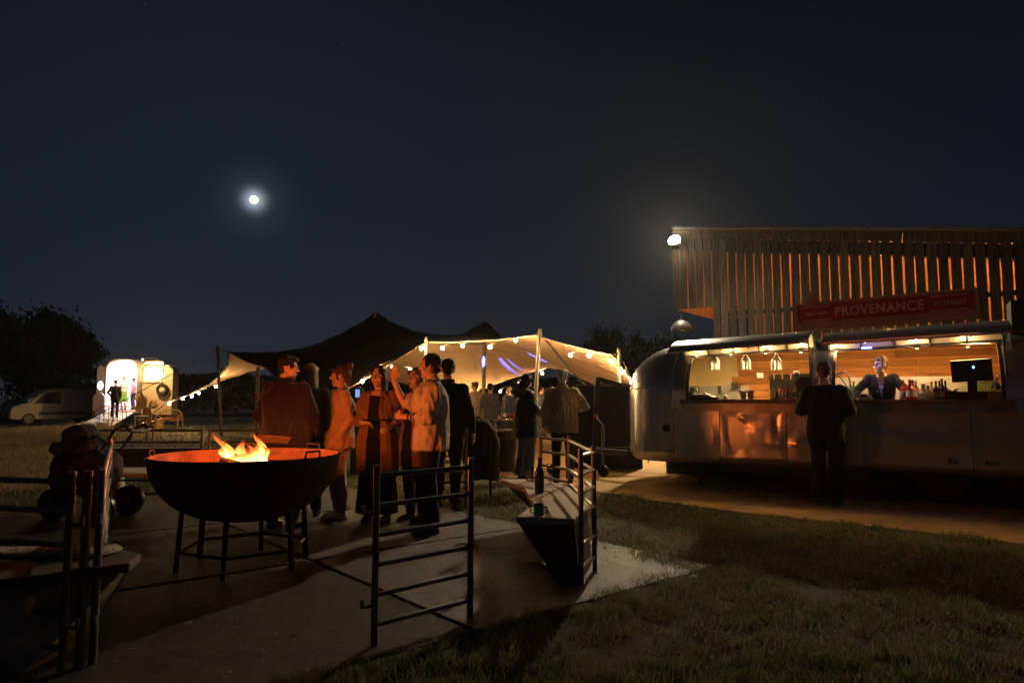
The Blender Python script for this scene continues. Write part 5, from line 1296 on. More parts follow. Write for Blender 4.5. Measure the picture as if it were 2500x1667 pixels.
# glowing ember bed
bb = MB(); bb.grid(lambda i, j: Vector((fcx + (i - .5) * .52 * (1 - .3 * abs(j - .5)), (j - .6) * .5, RIM - .10 + .05 * noise.noise(Vector((i * 6, j * 6, 2))) + .05 * math.sin(math.pi * i) * math.sin(math.pi * j))), 24, 18)
m = mat('ember_bed', (.05, .02, .01), rough=.9, var=0); nt = m.node_tree; n_ = nt.nodes.new('ShaderNodeTexNoise'); n_.inputs['Scale'].default_value = 22; rp = nt.nodes.new('ShaderNodeValToRGB'); rp.color_ramp.elements[0].position = .45; rp.color_ramp.elements[0].color = (0, 0, 0, 1); rp.color_ramp.elements[1].position = .62; rp.color_ramp.elements[1].color = (1, .22, .03, 1)
nt.links.new(n_.outputs[0], rp.inputs[0]); nt.links.new(rp.outputs[0], nt.nodes['Principled BSDF'].inputs['Emission Color']); nt.nodes['Principled BSDF'].inputs['Emission Strength'].default_value = 3
bb.build('embers', m, fire, smooth=60)
# smoke drifting right from the fire: a thin real volume
def volume_mat(name, dens, scale, color, emission=None):
    m = bpy.data.materials.new(name); m.use_nodes = True; nt = m.node_tree; nt.nodes.clear()
    out = nt.nodes.new('ShaderNodeOutputMaterial'); pv = nt.nodes.new('ShaderNodeVolumePrincipled'); pv.inputs['Color'].default_value = (*color, 1); pv.inputs['Anisotropy'].default_value = .2
    tc = nt.nodes.new('ShaderNodeTexCoord'); no = nt.nodes.new('ShaderNodeTexNoise'); no.inputs['Scale'].default_value = scale; no.inputs['Detail'].default_value = 3
    nt.links.new(tc.outputs['Object'], no.inputs['Vector'])
    gr = nt.nodes.new('ShaderNodeTexGradient'); gr.gradient_type = 'SPHERICAL'
    mp = nt.nodes.new('ShaderNodeMapping'); mp.inputs['Location'].default_value = (-1, -1, -1); mp.inputs['Scale'].default_value = (2, 2, 2)
    nt.links.new(tc.outputs['Generated'], mp.inputs[0]); nt.links.new(mp.outputs[0], gr.inputs[0])
    mr = nt.nodes.new('ShaderNodeMapRange'); mr.inputs['From Min'].default_value = .42; mr.inputs['From Max'].default_value = .75; mr.inputs['To Max'].default_value = dens; nt.links.new(no.outputs['Fac'], mr.inputs[0])
    mu = nt.nodes.new('ShaderNodeMath'); mu.operation = 'MULTIPLY'; nt.links.new(mr.outputs[0], mu.inputs[0]); nt.links.new(gr.outputs['Fac'], mu.inputs[1]); nt.links.new(mu.outputs[0], pv.inputs['Density'])
    nt.links.new(pv.outputs[0], out.inputs['Volume']); return m
SMOKE = True
if SMOKE:
    bb = MB(); bb.ell((0, 0, 0), (.62, .40, .45), n=20, k=12)
    o = bb.build('smoke', volume_mat('fire_smoke', .08, 3.0, (.8, .75, .7)), loc=Vector((-1.70, 5.6, 1.13))); tag(o, 'thin smoke lit orange, drifting off the fire bowl', 'smoke', kind='stuff')

# ------------------------------------------------------------------ livestock hurdles round the fire
def hurdle(a, c, label, top=.92, zs=None, post=(True, True), foot=0.0, r=.019, rr=.0145):
    a = Vector((a[0], a[1], 0)); c = Vector((c[0], c[1], 0)); L = (c - a).length; d = (c - a) / L
    t = thing('hurdle', label, 'hurdle', a, math.atan2(d.y, d.x), 'galvanised livestock hurdles round the fire')
    for k, (on, x_) in enumerate(zip(post, (0, L))):
        if on:
            bb = MB(); bb.tube([(x_, 0, foot), (x_, 0, top + .03)], r, n=10); bb.build('post', M_STEEL, t, smooth=40)
    for z_ in (zs or (.12, .28, .44, .60, .76, .90)):
        bb = MB(); bb.tube([(r * .9, 0, z_), (L - r * .9, 0, z_)], rr, n=8); bb.build('rail', M_STEEL, t, smooth=40)
    if L > .6:
        bb = MB()
        for z_ in (.22, .70):
            bb = MB(); bb.tube([(-.0, 0, z_), (-.075, 0, z_), (-.078, 0, z_ + .04)], .011, n=6); bb.build('loop', M_STEEL, t, smooth=40)
    return t
ga, gb = G(913, 1580), G(1148, 1512)
hurdle(ga, gb, 'galvanised hurdle standing free on the concrete in front of the bowl', zs=(.115, .27, .425, .58, .735, .895))
# right-hand run with the bench
ra = GX(1319, 7.25); rb_ = GX(1388, 6.73); rc = G(1452, 1398); rdd = G(1420, 1428)
hurdle(ra, rb_, 'short hurdle length behind the corner bench, the one nearest the couple', zs=(.5, .62, .76, .90))
hurdle(rb_, rc, 'hurdle length running along the corner bench toward the trailer side', zs=(.48, .62, .76, .90))
hurdle(rc, rdd, 'narrow hurdle end closing the corner bench, close to the camera', zs=(.12, .28, .50, .64, .77, .90))
# back-left panels
h1 = GX(232, 8.45), GX(499, 8.4)
hurdle(h1[0], h1[1], 'hurdle behind the bowl on the pushchair side', zs=(.16, .32, .48, .78, .92))
t = bpy.data.objects[h1 and [o for o in bpy.data.objects if o.get('label', '') == 'hurdle behind the bowl on the pushchair side'][0].name]
for f_ in (.50, .555):
    bb = MB(); L = (h1[1] - h1[0]).length; bb.tube([(L * f_, 0, .78), (L * f_, 0, .92)], .016, n=8); bb.build('upright', M_STEEL, t)
hurdle(GX(517, 8.4), GX(715, 8.4), 'hurdle behind the bowl, ending behind the man in the maroon shirt', zs=(.16, .32, .48, .78, .92))
hurdle(GX(1000, 8.55), GX(1139, 8.55), 'hurdle behind the man with the raised arm')
# left side run, edge-on, and the near-left panel
l0 = G(150, 1645); lm = Vector((-3.55, 6.1, 0))
hurdle((l0.x + .085, l0.y + .10), lm, 'hurdle seen edge-on at the near edge of the pen by the slanted bench')
hurdle((lm.x - .05, lm.y + .08), (h1[0].x + .02, h1[0].y - .08), 'hurdle seen edge-on farther back beside the pushchair')
hurdle((l0.x, l0.y), (l0.x - 2.2, l0.y + .55), 'dark hurdle cut by the photo\'s left border, nearest the camera')
bb = MB(); bb.tube([(l0.x + .045, l0.y + .06, 0), (l0.x + .04, l0.y + .06, .95)], .022, n=10); o = bb.build('corner_stake', M_STEEL, smooth=40); tag(o, 'steel corner stake between the two near-left hurdles', 'stake')

# ------------------------------------------------------------------ benches
BZ = .48
def slab_poly(name, pts, th, m, parent):
    bm_ = bmesh.new(); vs = [bm_.verts.new(p) for p in pts]; f = bm_.faces.new(vs)
    if f.normal.z < 0: f.normal_flip()
    r_ = bmesh.ops.extrude_face_region(bm_, geom=[f]); bmesh.ops.translate(bm_, vec=(0, 0, -th), verts=[e for e in r_['geom'] if isinstance(e, bmesh.types.BMVert)])
    bmesh.ops.recalc_face_normals(bm_, faces=bm_.faces)
    bmesh.ops.bevel(bm_, geom=list(bm_.edges), offset=.004, segments=1, affect='EDGES')
    me = bpy.data.meshes.new(name); bm_.to_mesh(me); bm_.free(); me.materials.append(m); return link(name, me, parent)
Zc = lambda x, y, z=BZ: G(1100 + x / 3.267, 1000 + y / 3.267, z)
bench = thing('corner_bench', 'pale plywood corner bench with glasses on it, inside the hurdles', 'bench', (0, 0, 0))
M_PLY = mat('weathered_ply', (.44, .37, .30), rough=.75, var=.25, scale=3, stretch=(1, 5, 5), bump=.15, bscale=20, spec=.25)
q1, q2, q3, q4, q5, q6, q7, q8 = [Zc(*p) for p in ((400, 556), (588, 620), (664, 752), (525, 852), (988, 868), (1112, 756), (930, 604), (715, 548))]
slab_poly('board', [q1, q2, q3.lerp(q4, .01), q6, q7, q8], .045, M_PLY, bench)
slab_poly('board', [q3 + Vector((-.004, -.012, 0)), q4, q5, q6 + Vector((-.004, -.012, 0))], .045, M_PLY, bench)
def loft_base(top, bot, m, parent, name='base'):
    bb = MB(); bb.loft([[Vector(p) for p in top], [Vector(p) for p in bot]]); return bb.build(name, m, parent)
M_DARKPLY = mat('shaded_ply', (.10, .085, .068), rough=.75, var=.3, scale=3, stretch=(1, 5, 5), bump=.15, bscale=20)  # ply with the near bench top's shade put into its colour
tp = [q4.lerp(q5, .03), q5.lerp(q4, .02), q6.lerp(q3, .03), q3.lerp(q6, .08)]
tp = [p + Vector((0, .03, -.047)) for p in tp]
b1, b2, b3, b4 = G(1345, 1395), G(1418, 1425), G(1445, 1380), G(1385, 1345)
loft_base(tp, [b1, b2, b3, b4], M_DARKPLY, bench)
tp2 = [q1.lerp(q8, .12), q2.lerp(q7, .08), q7.lerp(q2, .05), q8.lerp(q1, .05)]; tp2 = [p + Vector((0, .03, -.047)) for p in tp2]
cen = sum(tp2, Vector()) / 4; bt = [Vector((cen.x + .28 + (p.x - cen.x) * .45, cen.y + .1 + (p.y - cen.y) * .6, 0)) for p in tp2]
loft_base(tp2, bt, M_DARKPLY, bench)
nb = thing('slanted_bench', 'plywood bench with slanting front panel beside the near-left hurdles', 'bench', (0, 0, 0))
L_ = lambda u, v, z=BZ: G(u, v, z)
slab_poly('board', [L_(344, 1350), L_(210, 1326), L_(-60, 1320), L_(-330, 1330), L_(-330, 1440), L_(60, 1408), L_(316, 1374)], .045, M_DARKPLY, nb)
bb = MB(); pp = [L_(314, 1378, .43), L_(60, 1424, .43), L_(-250, 1455, .43), G(-200, 1640, .03), G(60, 1640, .03), G(204, 1572, .03)]
bb.prism(pp, (-.02, .03, 0)); bb.build('front_panel', M_PLY, nb)
bb = MB(); bb.prism([L_(318, 1376, .43), G(206, 1570, .03), G(230, 1530, .03), L_(338, 1353, .43)], (-.03, 0, 0)); bb.build('end_panel', M_DARKPLY, nb)
t = thing('seat_pad', 'round pale woollen seat pad on the slanted bench', 'seat pad', G(222, 1350, BZ + .001))
bb = MB(); bb.lathe([(0, 0), (.13, 0), (.15, .012), (.13, .028), (0, .03)], n=24); bb.build('pad', mat('pale_wool', (.45, .38, .31), rough=.95, var=.25, scale=14, bump=.5, bscale=60), t, smooth=60)
t = thing('sheepskin', 'long pale woollen throw laid along the slanted bench', 'throw', G(40, 1352, BZ + .001))
mb = MB(); mb.ell((0, 0, .012), (.36, .09, .02), Matrix.Rotation(.05, 3, 'Z')); mb.ell((.2, .02, .014), (.2, .10, .022)); me = remesh(mb, .011, 1); wrinkle(me, .012, (14, 14, 14)); me.materials.append(MATS['pale_wool']); link('wool', me, t)
bk = thing('back_bench', 'plank bench behind the bowl on the pushchair side', 'bench', (0, 0, 0))
slab_poly('board', [L_(200, 1140), L_(362, 1140), L_(600, 1138), L_(600, 1152), L_(362, 1155), L_(215, 1158)], .04, M_PLY, bk)
bb = MB(); c0, c1 = L_(240, 1148, 0), L_(560, 1146, 0); 
bb.bar((c0.x, c0.y + .1, .20), (c1.x, c1.y + .1, .20), .25, .40); bb.build('base', M_DARKPLY, bk)
bk = thing('back_bench', 'plank bench with buff end panel behind the man with the raised arm', 'bench', (0, 0, 0))
slab_poly('board', [L_(1030, 1134), L_(1150, 1130), L_(1155, 1142), L_(1030, 1147)], .04, M_PLY, bk)
bb = MB(); c0, c1 = L_(1085, 1144, 0), L_(1125, 1144, 0); bb.prism([Vector((c0.x, c0.y, .43)), Vector((c1.x, c1.y, .43)), Vector((c1.x + .02, c1.y, .02)), Vector((c1.x - .12, c1.y, .02))], (0, .35, 0)); bb.build('end_panel', mat('buff_panel', (.34, .26, .15), rough=.8, var=.2), bk)
bb = MB(); bb.bar((c0.x - .3, c0.y + .2, .22), (c0.x - .02, c0.y + .2, .22), .25, .42); bb.build('base', M_DARKPLY, bk)

# on the corner bench
cup(1292, 0, 'clear plastic pint cup with a little water on the corner bench', mat('clear_water', (.5, .5, .5), rough=.05, var=0), h=.145, r0=.034, r1=.047, base=G(1292, 1173, BZ + .001), name='plastic_cup', foam=False)
p = G(1317, 1203, BZ + .001)
t = bottle('wine_bottle', 0, 0, .31, .040, mat('black_wine_glass', (.012, .014, .010), rough=.12, var=0, spec=.7), 'dark wine bottle standing on the corner bench', base=p, lab=mat('night_label', (.04, .035, .03), rough=.8, var=.4, scale=30), neck=.34)
t = thing('wine_glass', 'stemmed wine glass with red wine on the corner bench', 'glass', G(1345, 1181, BZ + .001))
bb = MB(); bb.lathe([(.034, 0), (.032, .004), (.004, .008), (.004, .085), (.02, .095), (.038, .125), (.040, .15), (.033, .195), (.031, .195), (.038, .15), (.036, .125), (.015, .097)], n=18, cap=False); bb.build('bowl', M_GCLEAR, t, smooth=50)
bb = MB(); bb.lathe([(.0, .097), (.02, .10), (.0355, .125), (.037, .142), (0, .143)], n=18); bb.build('wine', mat('red_wine', (.06, .004, .006), rough=.08, var=0, spec=.7), t, smooth=50)
p = G(1316, 1257, BZ + .001)
t = thing('teal_mug', 'teal enamel mug with dark rim on the corner bench\'s front corner', 'mug', p)
M_TEAL = mat('teal_enamel', (.0, .30, .25), rough=.25, var=.08, spec=.6)
bb = MB(); bb.lathe([(.036, 0), (.038, .004), (.038, .075), (.0365, .076), (.0355, .006), (0, .005)], n=24); bb.build('body', M_TEAL, t, smooth=40)
bb = MB(); bb.lathe([(.0385, .073), (.0395, .077), (.037, .079), (.036, .076)], n=24, cap=False); bb.build('rim', M_BLACK, t, smooth=60)
bb = MB()
for s_ in (-1, 1):
    bb2 = MB(); bb2.tube([(s_ * .037, -.005, .066), (s_ * .056, -.01, .062), (s_ * .062, -.01, .04), (s_ * .054, -.008, .02), (s_ * .037, -.005, .014)], .0045, n=7); bb2.build('handle', M_BLACK, t, smooth=60)

# ------------------------------------------------------------------ pushchair heaped with a dark coat, sack
pc = thing('pushchair', 'dark pushchair heaped with a rain cover, beside the edge-on hurdles', 'pushchair', GX(232, 7.55), 0)
M_CLOTHB = mat('black_rain_cloth', (.012, .014, .012), rough=.85, var=.3, scale=6)
mb = MB(); mb.ell((-.05, 0, .62), (.24, .26, .36)); mb.ell((-.12, 0, .90), (.17, .18, .13)); mb.ell((.10, 0, .55), (.24, .22, .22)); mb.ell((-.22, -.05, .5), (.17, .2, .26)); mb.ell((-.30, -.1, .78), (.10, .1, .07))
me = remesh(mb, .018, 3); wrinkle(me, .045, (7, 7, 5), 4); me.materials.append(M_CLOTHB); link('cover', me, pc)
bb = MB()
for s_ in (-.2, .2): bb.tube([(-.1, s_, .25), (.20, s_, .72), (.36, s_, .98), (.46, s_, 1.02), (.52, s_, .97)], .016, n=7)
bb.tube([(.52, -.2, .97), (.54, 0, .95), (.52, .2, .97)], .022, n=7); bb.build('handle_frame', M_BLACK, pc, smooth=60)
for (x_, y_) in ((.28, -.28), (.28, .28), (-.38, 0)):
    q = Vector((x_, y_, .17)); bb = MB(); bb.lathe([(0, .03), (.125, .035), (.165, .03), (.17, 0), (.165, -.03), (.125, -.035), (0, -.03)], q, n=24, rot=Matrix.Rotation(R(90), 3, 'X')); w_ = bb.build('wheel', mat('glossy_rubber', (.015, .015, .015), rough=.3, var=.1, spec=.6), pc, smooth=40)
    bb = MB(); bb.lathe([(0, .045), (.04, .04), (.04, -.04), (0, -.045)], q, n=12, rot=Matrix.Rotation(R(90), 3, 'X')); bb.build('hub', M_STEEL, w_)
bb = MB()
for s_ in (-.27, .27): bb.tube([(.28, s_, .17), (.0, s_ * .8, .42), (.15, s_ * .75, .7)], .016, n=6); bb.tube([(-.38, s_ * .15, .17), (.0, s_ * .8, .40)], .016, n=6)
bb.build('chassis', M_BLACK, pc)
t = thing('pale_sack', 'pale upright sack slumped behind the pushchair', 'sack', GX(298, 9.0))
mb = MB(); mb.ell((0, 0, .16), (.10, .10, .2)); mb.ell((-.02, 0, .36), (.05, .05, .12)); me = remesh(mb, .015, 3); wrinkle(me, .02, (9, 9, 5)); me.materials.append(mat('sack_cloth', (.42, .38, .28), rough=.9, var=.2, bump=.2)); link('sack', me, t)

# ------------------------------------------------------------------ bin, coat, picnic table
t = thing('rubbish_bin', 'black round rubbish bin with a bin liner folded over its rim', 'bin', GX(1232, 12.6))
bb = MB(); bb.lathe([(.18, 0), (.19, .01), (.235, .64), (.25, .65), (.25, .70), (.225, .70), (.17, .05), (0, .04)], n=28); bb.build('body', mat('bin_black', (.02, .02, .02), rough=.5, var=.2, spec=.5), t, smooth=40)
mb = MB(); mb.lathe([(.245, .58), (.262, .66), (.262, .72), (.24, .73), (.215, .70), (.21, .6), (.2, .55)], n=28); me = mb.mesh('liner', None, 180); wrinkle(me, .03, (12, 12, 16), 1); me.materials.append(mat('bin_liner', (.04, .04, .04), rough=.22, var=.2, spec=.7)); link('liner', me, t)
t = thing('coat_on_chair', 'dark brown coat hung over a chair between the hurdle and the bin', 'coat', GX(1172, 9.4))
mb = MB(); mb.ell((-.03, 0, .86), (.22, .14, .20)); mb.ell((.03, 0, .64), (.25, .16, .34)); mb.lathe([(.20, .22), (.22, .30), (.20, .7)], (.06, 0, 0), n=16, sy=.7); mb.ell((-.12, 0, .62), (.14, .12, .34)); me = remesh(mb, .016, 4); wrinkle(me, .035, (9, 9, 2.5), 8); me.materials.append(mat('brown_coat_cloth', (.045, .030, .020), rough=.95, var=.25, scale=8, bump=.3, bscale=80)); link('coat', me, t)
bb = MB()
for x_ in (-.15, .15):
    for y_ in (-.12, .14): bb.tube([(x_, y_, 0), (x_ * .9, y_, .5)], .016, n=6)
bb.build('chair_legs', M_BLACK, t)
pt = thing('picnic_table', 'timber picnic table crowded with glasses and bottles under the tent', 'table', GX(1262, 19.3), R(6))
for k in range(5):
    bb = MB(); bb.box((0, -.30 + k * .15, .74), (1.75, .14, .04)); bb.build('plank', M_WOODWEATH, pt)
for s_ in (-1, 1):
    bb = MB(); bb.box((0, s_ * .66, .43), (1.75, .24, .04)); bb.build('bench_plank', M_WOODWEATH, pt)
    bb = MB(); bb.bar((s_ * .62, -.25, .72), (s_ * .62, -.72, 0), .04, .09); bb.build('leg', M_WOODWEATH, pt)
    bb = MB(); bb.bar((s_ * .62, .25, .72), (s_ * .62, .72, 0), .04, .09); bb.build('leg', M_WOODWEATH, pt)
    bb = MB(); bb.bar((s_ * .645, -.7, .37), (s_ * .645, .7, .37), .04, .08); bb.build('crossbar', M_WOODWEATH, pt)
rd = random.Random(6)
bb = MB(); bb.lathe([(.03, 0), (.004, .006), (.004, .08), (.022, .10), (.028, .14), (.024, .19), (.021, .19), (.024, .14)], n=9, cap=False); fm = bb.mesh('glass_bowl', glass('flute_lit', (.95, .9, .8), .1, .3), 50)
for k in range(11):
    x_ = -.80 + k * .085 + rd.uniform(-.02, .02); y_ = rd.uniform(-.28, .1)
    p = pt.matrix_basis @ Vector((x_, y_, .762)); o = link('flute_glass', fm, None, p)
    tag(o, 'used stemmed glass standing on the far picnic table', 'glass', 'glasses crowding the picnic table')
bottle('wine_bottle', 0, 0, .33, .042, M_GREEN, 'tall green wine bottle rising above the glasses on the picnic table', base=pt.matrix_basis @ Vector((-.36, -.05, .762)), cap=(.5, .45, .3), lab=M_LABP)
t = thing('maroon_bundle', 'maroon knitted bundle lying on the picnic table', 'bundle', pt.matrix_basis @ Vector((-.02, -.15, .762))); mb = MB(); mb.ell((0, 0, .08), (.22, .14, .09)); me = remesh(mb, .02, 2); wrinkle(me, .03); me.materials.append(mat('maroon_wool', (.16, .03, .03), rough=.95, var=.4, scale=14)); link('wool', me, t)
t = thing('drinks_tray', 'pale wooden tray at the end of the picnic table', 'tray', pt.matrix_basis @ Vector((-.62, .12, .762))); bb = MB(); bb.box((0, 0, .012), (.38, .24, .02)); bb.build('base', mat('tray_pale', (.5, .42, .3), rough=.6, var=.1), t); bb = MB(); bb.box((0, .12, .03), (.38, .012, .05)); bb.box((0, -.12, .03), (.38, .012, .05)); bb.build('rim', MATS['tray_pale'], t)
# lit till or drinks unit deep behind the woman in the jumpsuit
t = thing('drinks_fridge', 'white unit with a lit screen and green display behind the two women', 'fridge', GX(880, 12.2))
bb = MB(); bb.box((0, 0, .55), (.24, .3, 1.1)); bb.build('cabinet', mat('unit_grey', (.25, .24, .22), rough=.5, var=.2), t)
z_ = P(877, 960, 12.0).z
bb = MB(); bb.box((-.02, -.12, z_), (.075, .02, .14)); bb.build('screen', emis('blue_screen', (.30, .5, .9), .8), t)
bb = MB(); bb.tube([(.06, -.1, 1.1), (.07, -.1, z_ + .08), (0, -.1, z_ + .13), (-.07, -.1, z_ + .06)], .012, n=6); bb.build('cable_loop', M_STEEL, t)
zg = P(875, 1010, 12.0).z; bb = MB(); bb.box((0, -.156, zg), (.06, .01, .07)); bb.build('green_display', emis('green_screen', (.02, .45, .2), .6), t)
t = thing('ground_sheet', 'crumpled dark sheet lying on the lit grass beyond the hurdles', 'sheet', GX(472, 29)); mb = MB(); mb.ell((0, 0, .06), (.6, .3, .08)); mb.ell((.2, 0, .1), (.25, .2, .12)); me = remesh(mb, .04, 1); wrinkle(me, .08, (4, 4, 4)); me.materials.append(mat('dark_tarp', (.04, .04, .03), rough=.6)); link('cloth', me, t)
# litter on the concrete
for u, v, lab in ((833, 1567, 'small pale splinter of wood lying on the concrete'), (1613, 1643, 'curled tan leaf lying in the near grass')):
    p = G(u, v, .032); bb = MB(); bb.prism([Vector((-.02, -.006, 0)), Vector((.02, -.004, 0)), Vector((.022, .006, .004)), Vector((-.015, .008, .003))], (0, 0, .003)); o = bb.build('splinter' if u < 1000 else 'fallen_leaf', mat('pale_chip', (.5, .36, .22), rough=.7, var=.1), loc=p); tag(o, lab, 'splinter' if u < 1000 else 'leaf')
# ------------------------------------------------------------------ people
M_EYE = mat('eye_white', (.55, .52, .5), rough=.2, var=0); M_IRIS = mat('iris_dark', (.02, .015, .01), rough=.15, var=0)
M_LIP = mat('lips', (.36, .10, .085), rough=.45, var=.1); M_TEETH = mat('teeth', (.7, .68, .62), rough=.3, var=0)
def hairmat(name, c): return mat(name, c, rough=.65, var=.45, scale=9, stretch=(9, 9, 1.2), bump=.6, bscale=16, spec=.2)
H_DARK = hairmat('dark_brown_hair', (.018, .011, .007)); H_BLOND = hairmat('blond_hair', (.32, .21, .09)); H_BROWN = hairmat('brown_hair', (.085, .042, .02)); H_WHITE = hairmat('white_hair', (.78, .74, .68)); H_GREY = hairmat('cropped_grey_hair', (.09, .08, .07))
def cloth(name, c, var=.15, rough=.9, scale=10, **k): return mat(name, c, rough=rough, var=var, scale=scale, bump=k.pop('bump', .25), bscale=k.pop('bscale', 120), spec=.15, sheen=.1, **k)
TORSO = {'m': [(.84, .160, .115), (.93, .168, .118), (1.08, .150, .110), (1.22, .168, .122), (1.33, .185, .120), (1.40, .172, .098), (1.455, .095, .075)],
         'f': [(.84, .172, .118), (.93, .172, .122), (1.08, .130, .100), (1.20, .150, .122), (1.33, .158, .102), (1.40, .145, .085), (1.455, .078, .062)]}
def person(label, loc, rz=0.0, H=1.75, sex='m', pose=None, clothes=(), hair='short', hairm=None, shoes=None, skin=None, lean=0.0, head=(0, 0), voxel=.010, face=True, hands=(.25, .25), smile=False, glasses=False, z0=0.0, group=None, bulk=1.0, cseed=0, hand_dir=None, fine=True):
    J = dict(LS=(-.178, -.012, 1.378), LE=(-.225, -.035, 1.125), LW=(-.225, .045, .885), RS=(.178, -.012, 1.378), RE=(.225, -.035, 1.125), RW=(.225, .045, .885),
             LH=(-.092, 0, .90), LK=(-.100, .025, .50), LA=(-.108, -.03, .085), RH=(.092, 0, .90), RK=(.100, .025, .50), RA=(.108, -.03, .085), HD=(0, .018, 1.612))
    if sex == 'f':
        for k in ('LS', 'RS'): J[k] = (J[k][0] * .86, J[k][1], J[k][2])
        for k in ('LE', 'LW', 'RE', 'RW'): J[k] = (J[k][0] * .92, J[k][1], J[k][2])
    if pose: J.update(pose)
    sc = H / 1.75
    piv = Vector((0, 0, .95))
    def U(p):
        p = Vector(p)
        if not lean: return p
        t = max(0, min(1, (p.z - .90) / .25)); t = t * t * (3 - 2 * t)
        return piv + Matrix.Rotation(-lean * t, 3, 'X') @ (p - piv)
    q = {}
    for k, v in J.items():
        v = Vector(v)
        q[k] = U(v) if k[-1] in 'SD' and k != 'RD' else v
    for k in ('LE', 'LW', 'RE', 'RW'):
        if not pose or k not in pose: q[k] = U(J[k])
    hr = Matrix.Rotation(head[0], 3, 'Z') @ Matrix.Rotation(head[1], 3, 'X')
    hp = q['HD']
    hl = lambda x, y, z: hp + hr @ Vector((x, y, z))
    t = thing('person', label, 'person', (loc[0], loc[1], z0), rz, group)
    t.scale = (sc, sc, sc)
    def torso(mb, infl=0.0, zlo=.84, zhi=1.46, flare=0.0):
        tab = TORSO[sex]; rings = []
        zs = [z for z, *_ in tab if zlo < z <= zhi]; zs = [zlo] + zs
        for z in zs:
            for (za, wa, da), (zb, wb, db) in zip([(0., tab[0][1] + .01, tab[0][2] + .01)] + tab, tab):
                if za <= z <= zb + 1e-6:
                    k = (z - za) / (zb - za); w, d = wa + (wb - wa) * k, da + (db - da) * k; break
            infl_z = infl * (1 - .62 * max(0, min(1, (z - 1.26) / .16)))
            fl = flare * max(0, 1 - (z - zlo) / .45)
            w = w * bulk + infl_z + fl; d = d * bulk + infl_z + fl * .8; ring = []
            for j in range(20):
                a = 2 * math.pi * j / 20; cs, sn = math.cos(a), math.sin(a)
                p = Vector((w * math.copysign(abs(cs) ** .85, cs), d * math.copysign(abs(sn) ** .9, sn) + (.012 if z > 1.1 and sn > 0 else 0), z)); ring.append(U(p))
            rings.append(ring)
        mb.loft(rings)
    def arm(mb, s, r, upto=1.0, n=10):
        a, e, w = q[s + 'S'], q[s + 'E'], q[s + 'W']
        pts = [a, a.lerp(e, .5), e]; rs = [r[0], (r[0] + r[1]) / 2, r[1]]
        if upto > .5:
            k = (upto - .5) * 2; pts += [e.lerp(w, k * .4), e.lerp(w, k)]; rs += [r[1] * 1.02, r[1] + (r[2] - r[1]) * k]
        else: pts[-1] = a.lerp(e, upto * 2)
        mb.tube(pts, rs, n=n, round_=True); mb.ell(a + Vector((0, 0, .005)), (r[0] * 1.12, r[0] * 1.1, r[0] * 1.05))
    def leg(mb, s, r, lo=1.0, n=12):
        a, k_, f = q[s + 'H'], q[s + 'K'], q[s + 'A']
        end = k_.lerp(f, lo); mb.tube([a + Vector((0, 0, .02)), a.lerp(k_, .4), k_, k_.lerp(end, .35), end], [r[0], r[0] * .93, r[1], r[1] * 1.0 if r[2] > r[1] else r[1] * .98, r[2]], n=n)
    def hand(mb, s, curl):
        w, e = q[s + 'W'], q[s + 'E']; d = (w - e).normalized()
        if hand_dir and s in hand_dir: d = Vector(hand_dir[s]).normalized()
        side = 1 if s == 'R' else -1
        nrm = Vector((-side, .25, 0)); nrm = nrm - d * nrm.dot(d)
        if nrm.length < .2: nrm = Vector((0, .3, -1)); nrm = nrm - d * nrm.dot(d)
        nrm.normalize(); lat = d.cross(nrm) * side
        mb.tube([w - d * .02, w + d * .03], [.026, .028], n=8)
        rot = Matrix((lat, nrm, d)).transposed(); mb.ell(w + d * .055, (.040, .018, .050), rot)
        for k, (off, L) in enumerate(((-.030, .066), (-.010, .078), (.010, .074), (.029, .058))):
            b_ = w + d * .088 + lat * -off; c1 = curl; m1 = b_ + (d * math.cos(c1) + nrm * math.sin(c1)) * L * .5; m2 = m1 + (d * math.cos(c1 * 2.4) + nrm * math.sin(c1 * 2.4)) * L * .5
            mb.tube([b_ - d * .03, b_, m1, m2], [.0095, .0095, .0088, .0075], n=6, round_=True)
        b_ = w + d * .03 + lat * .034; mb.tube([b_ - lat * .015, b_ + lat * .018 + d * .025, b_ + lat * .022 + d * .055 + nrm * .018], [.013, .011, .0085], n=6, round_=True)
    # ---- body: one continuous skin
    mb = MB(); torso(mb, -.004)
    for s in 'LR':
        arm(mb, s, (.050, .038, .027)); leg(mb, s, (.082, .054, .038)); hand(mb, s, hands[0 if s == 'L' else 1])
        a = q[s + 'A']; mb.tube([a, a + Vector((0, .05, -.045)), a + Vector((0, .15, -.06))], [.038, .036, .022], n=8, round_=True)
    nb_ = U((0, -.015, 1.43)); mb.tube([nb_, hl(0, -.02, -.07)], [.062 if sex == 'm' else .052, .056 if sex == 'm' else .047], n=12)
    mb.ell(hl(0, -.012, .030), (.074, .094, .088), hr, n=16, k=12)
    mb.ell(hl(0, .022, -.040), (.056, .064, .080), hr, n=14, k=10)
    mb.ell(hl(0, .064, -.098), (.026, .024, .022), hr)
    mb.tube([hl(0, .086, .012), hl(0, .108, -.024)], [.009, .0135], n=8, round_=True)
    mb.ell(hl(0, .074, .027), (.046, .018, .012), hr)
    for s in (-1, 1):
        mb.ell(hl(s * .076, -.005, -.012), (.011, .021, .031), hr); mb.ell(hl(s * .036, .052, -.034), (.027, .028, .026), hr)
    mb.ell(hl(0, .078, -.066), (.022, .012, .010), hr)
    me = remesh(mb, voxel, 3 if fine else 2, .45); me.materials.append(skin or M_SKIN); link('body', me, t)
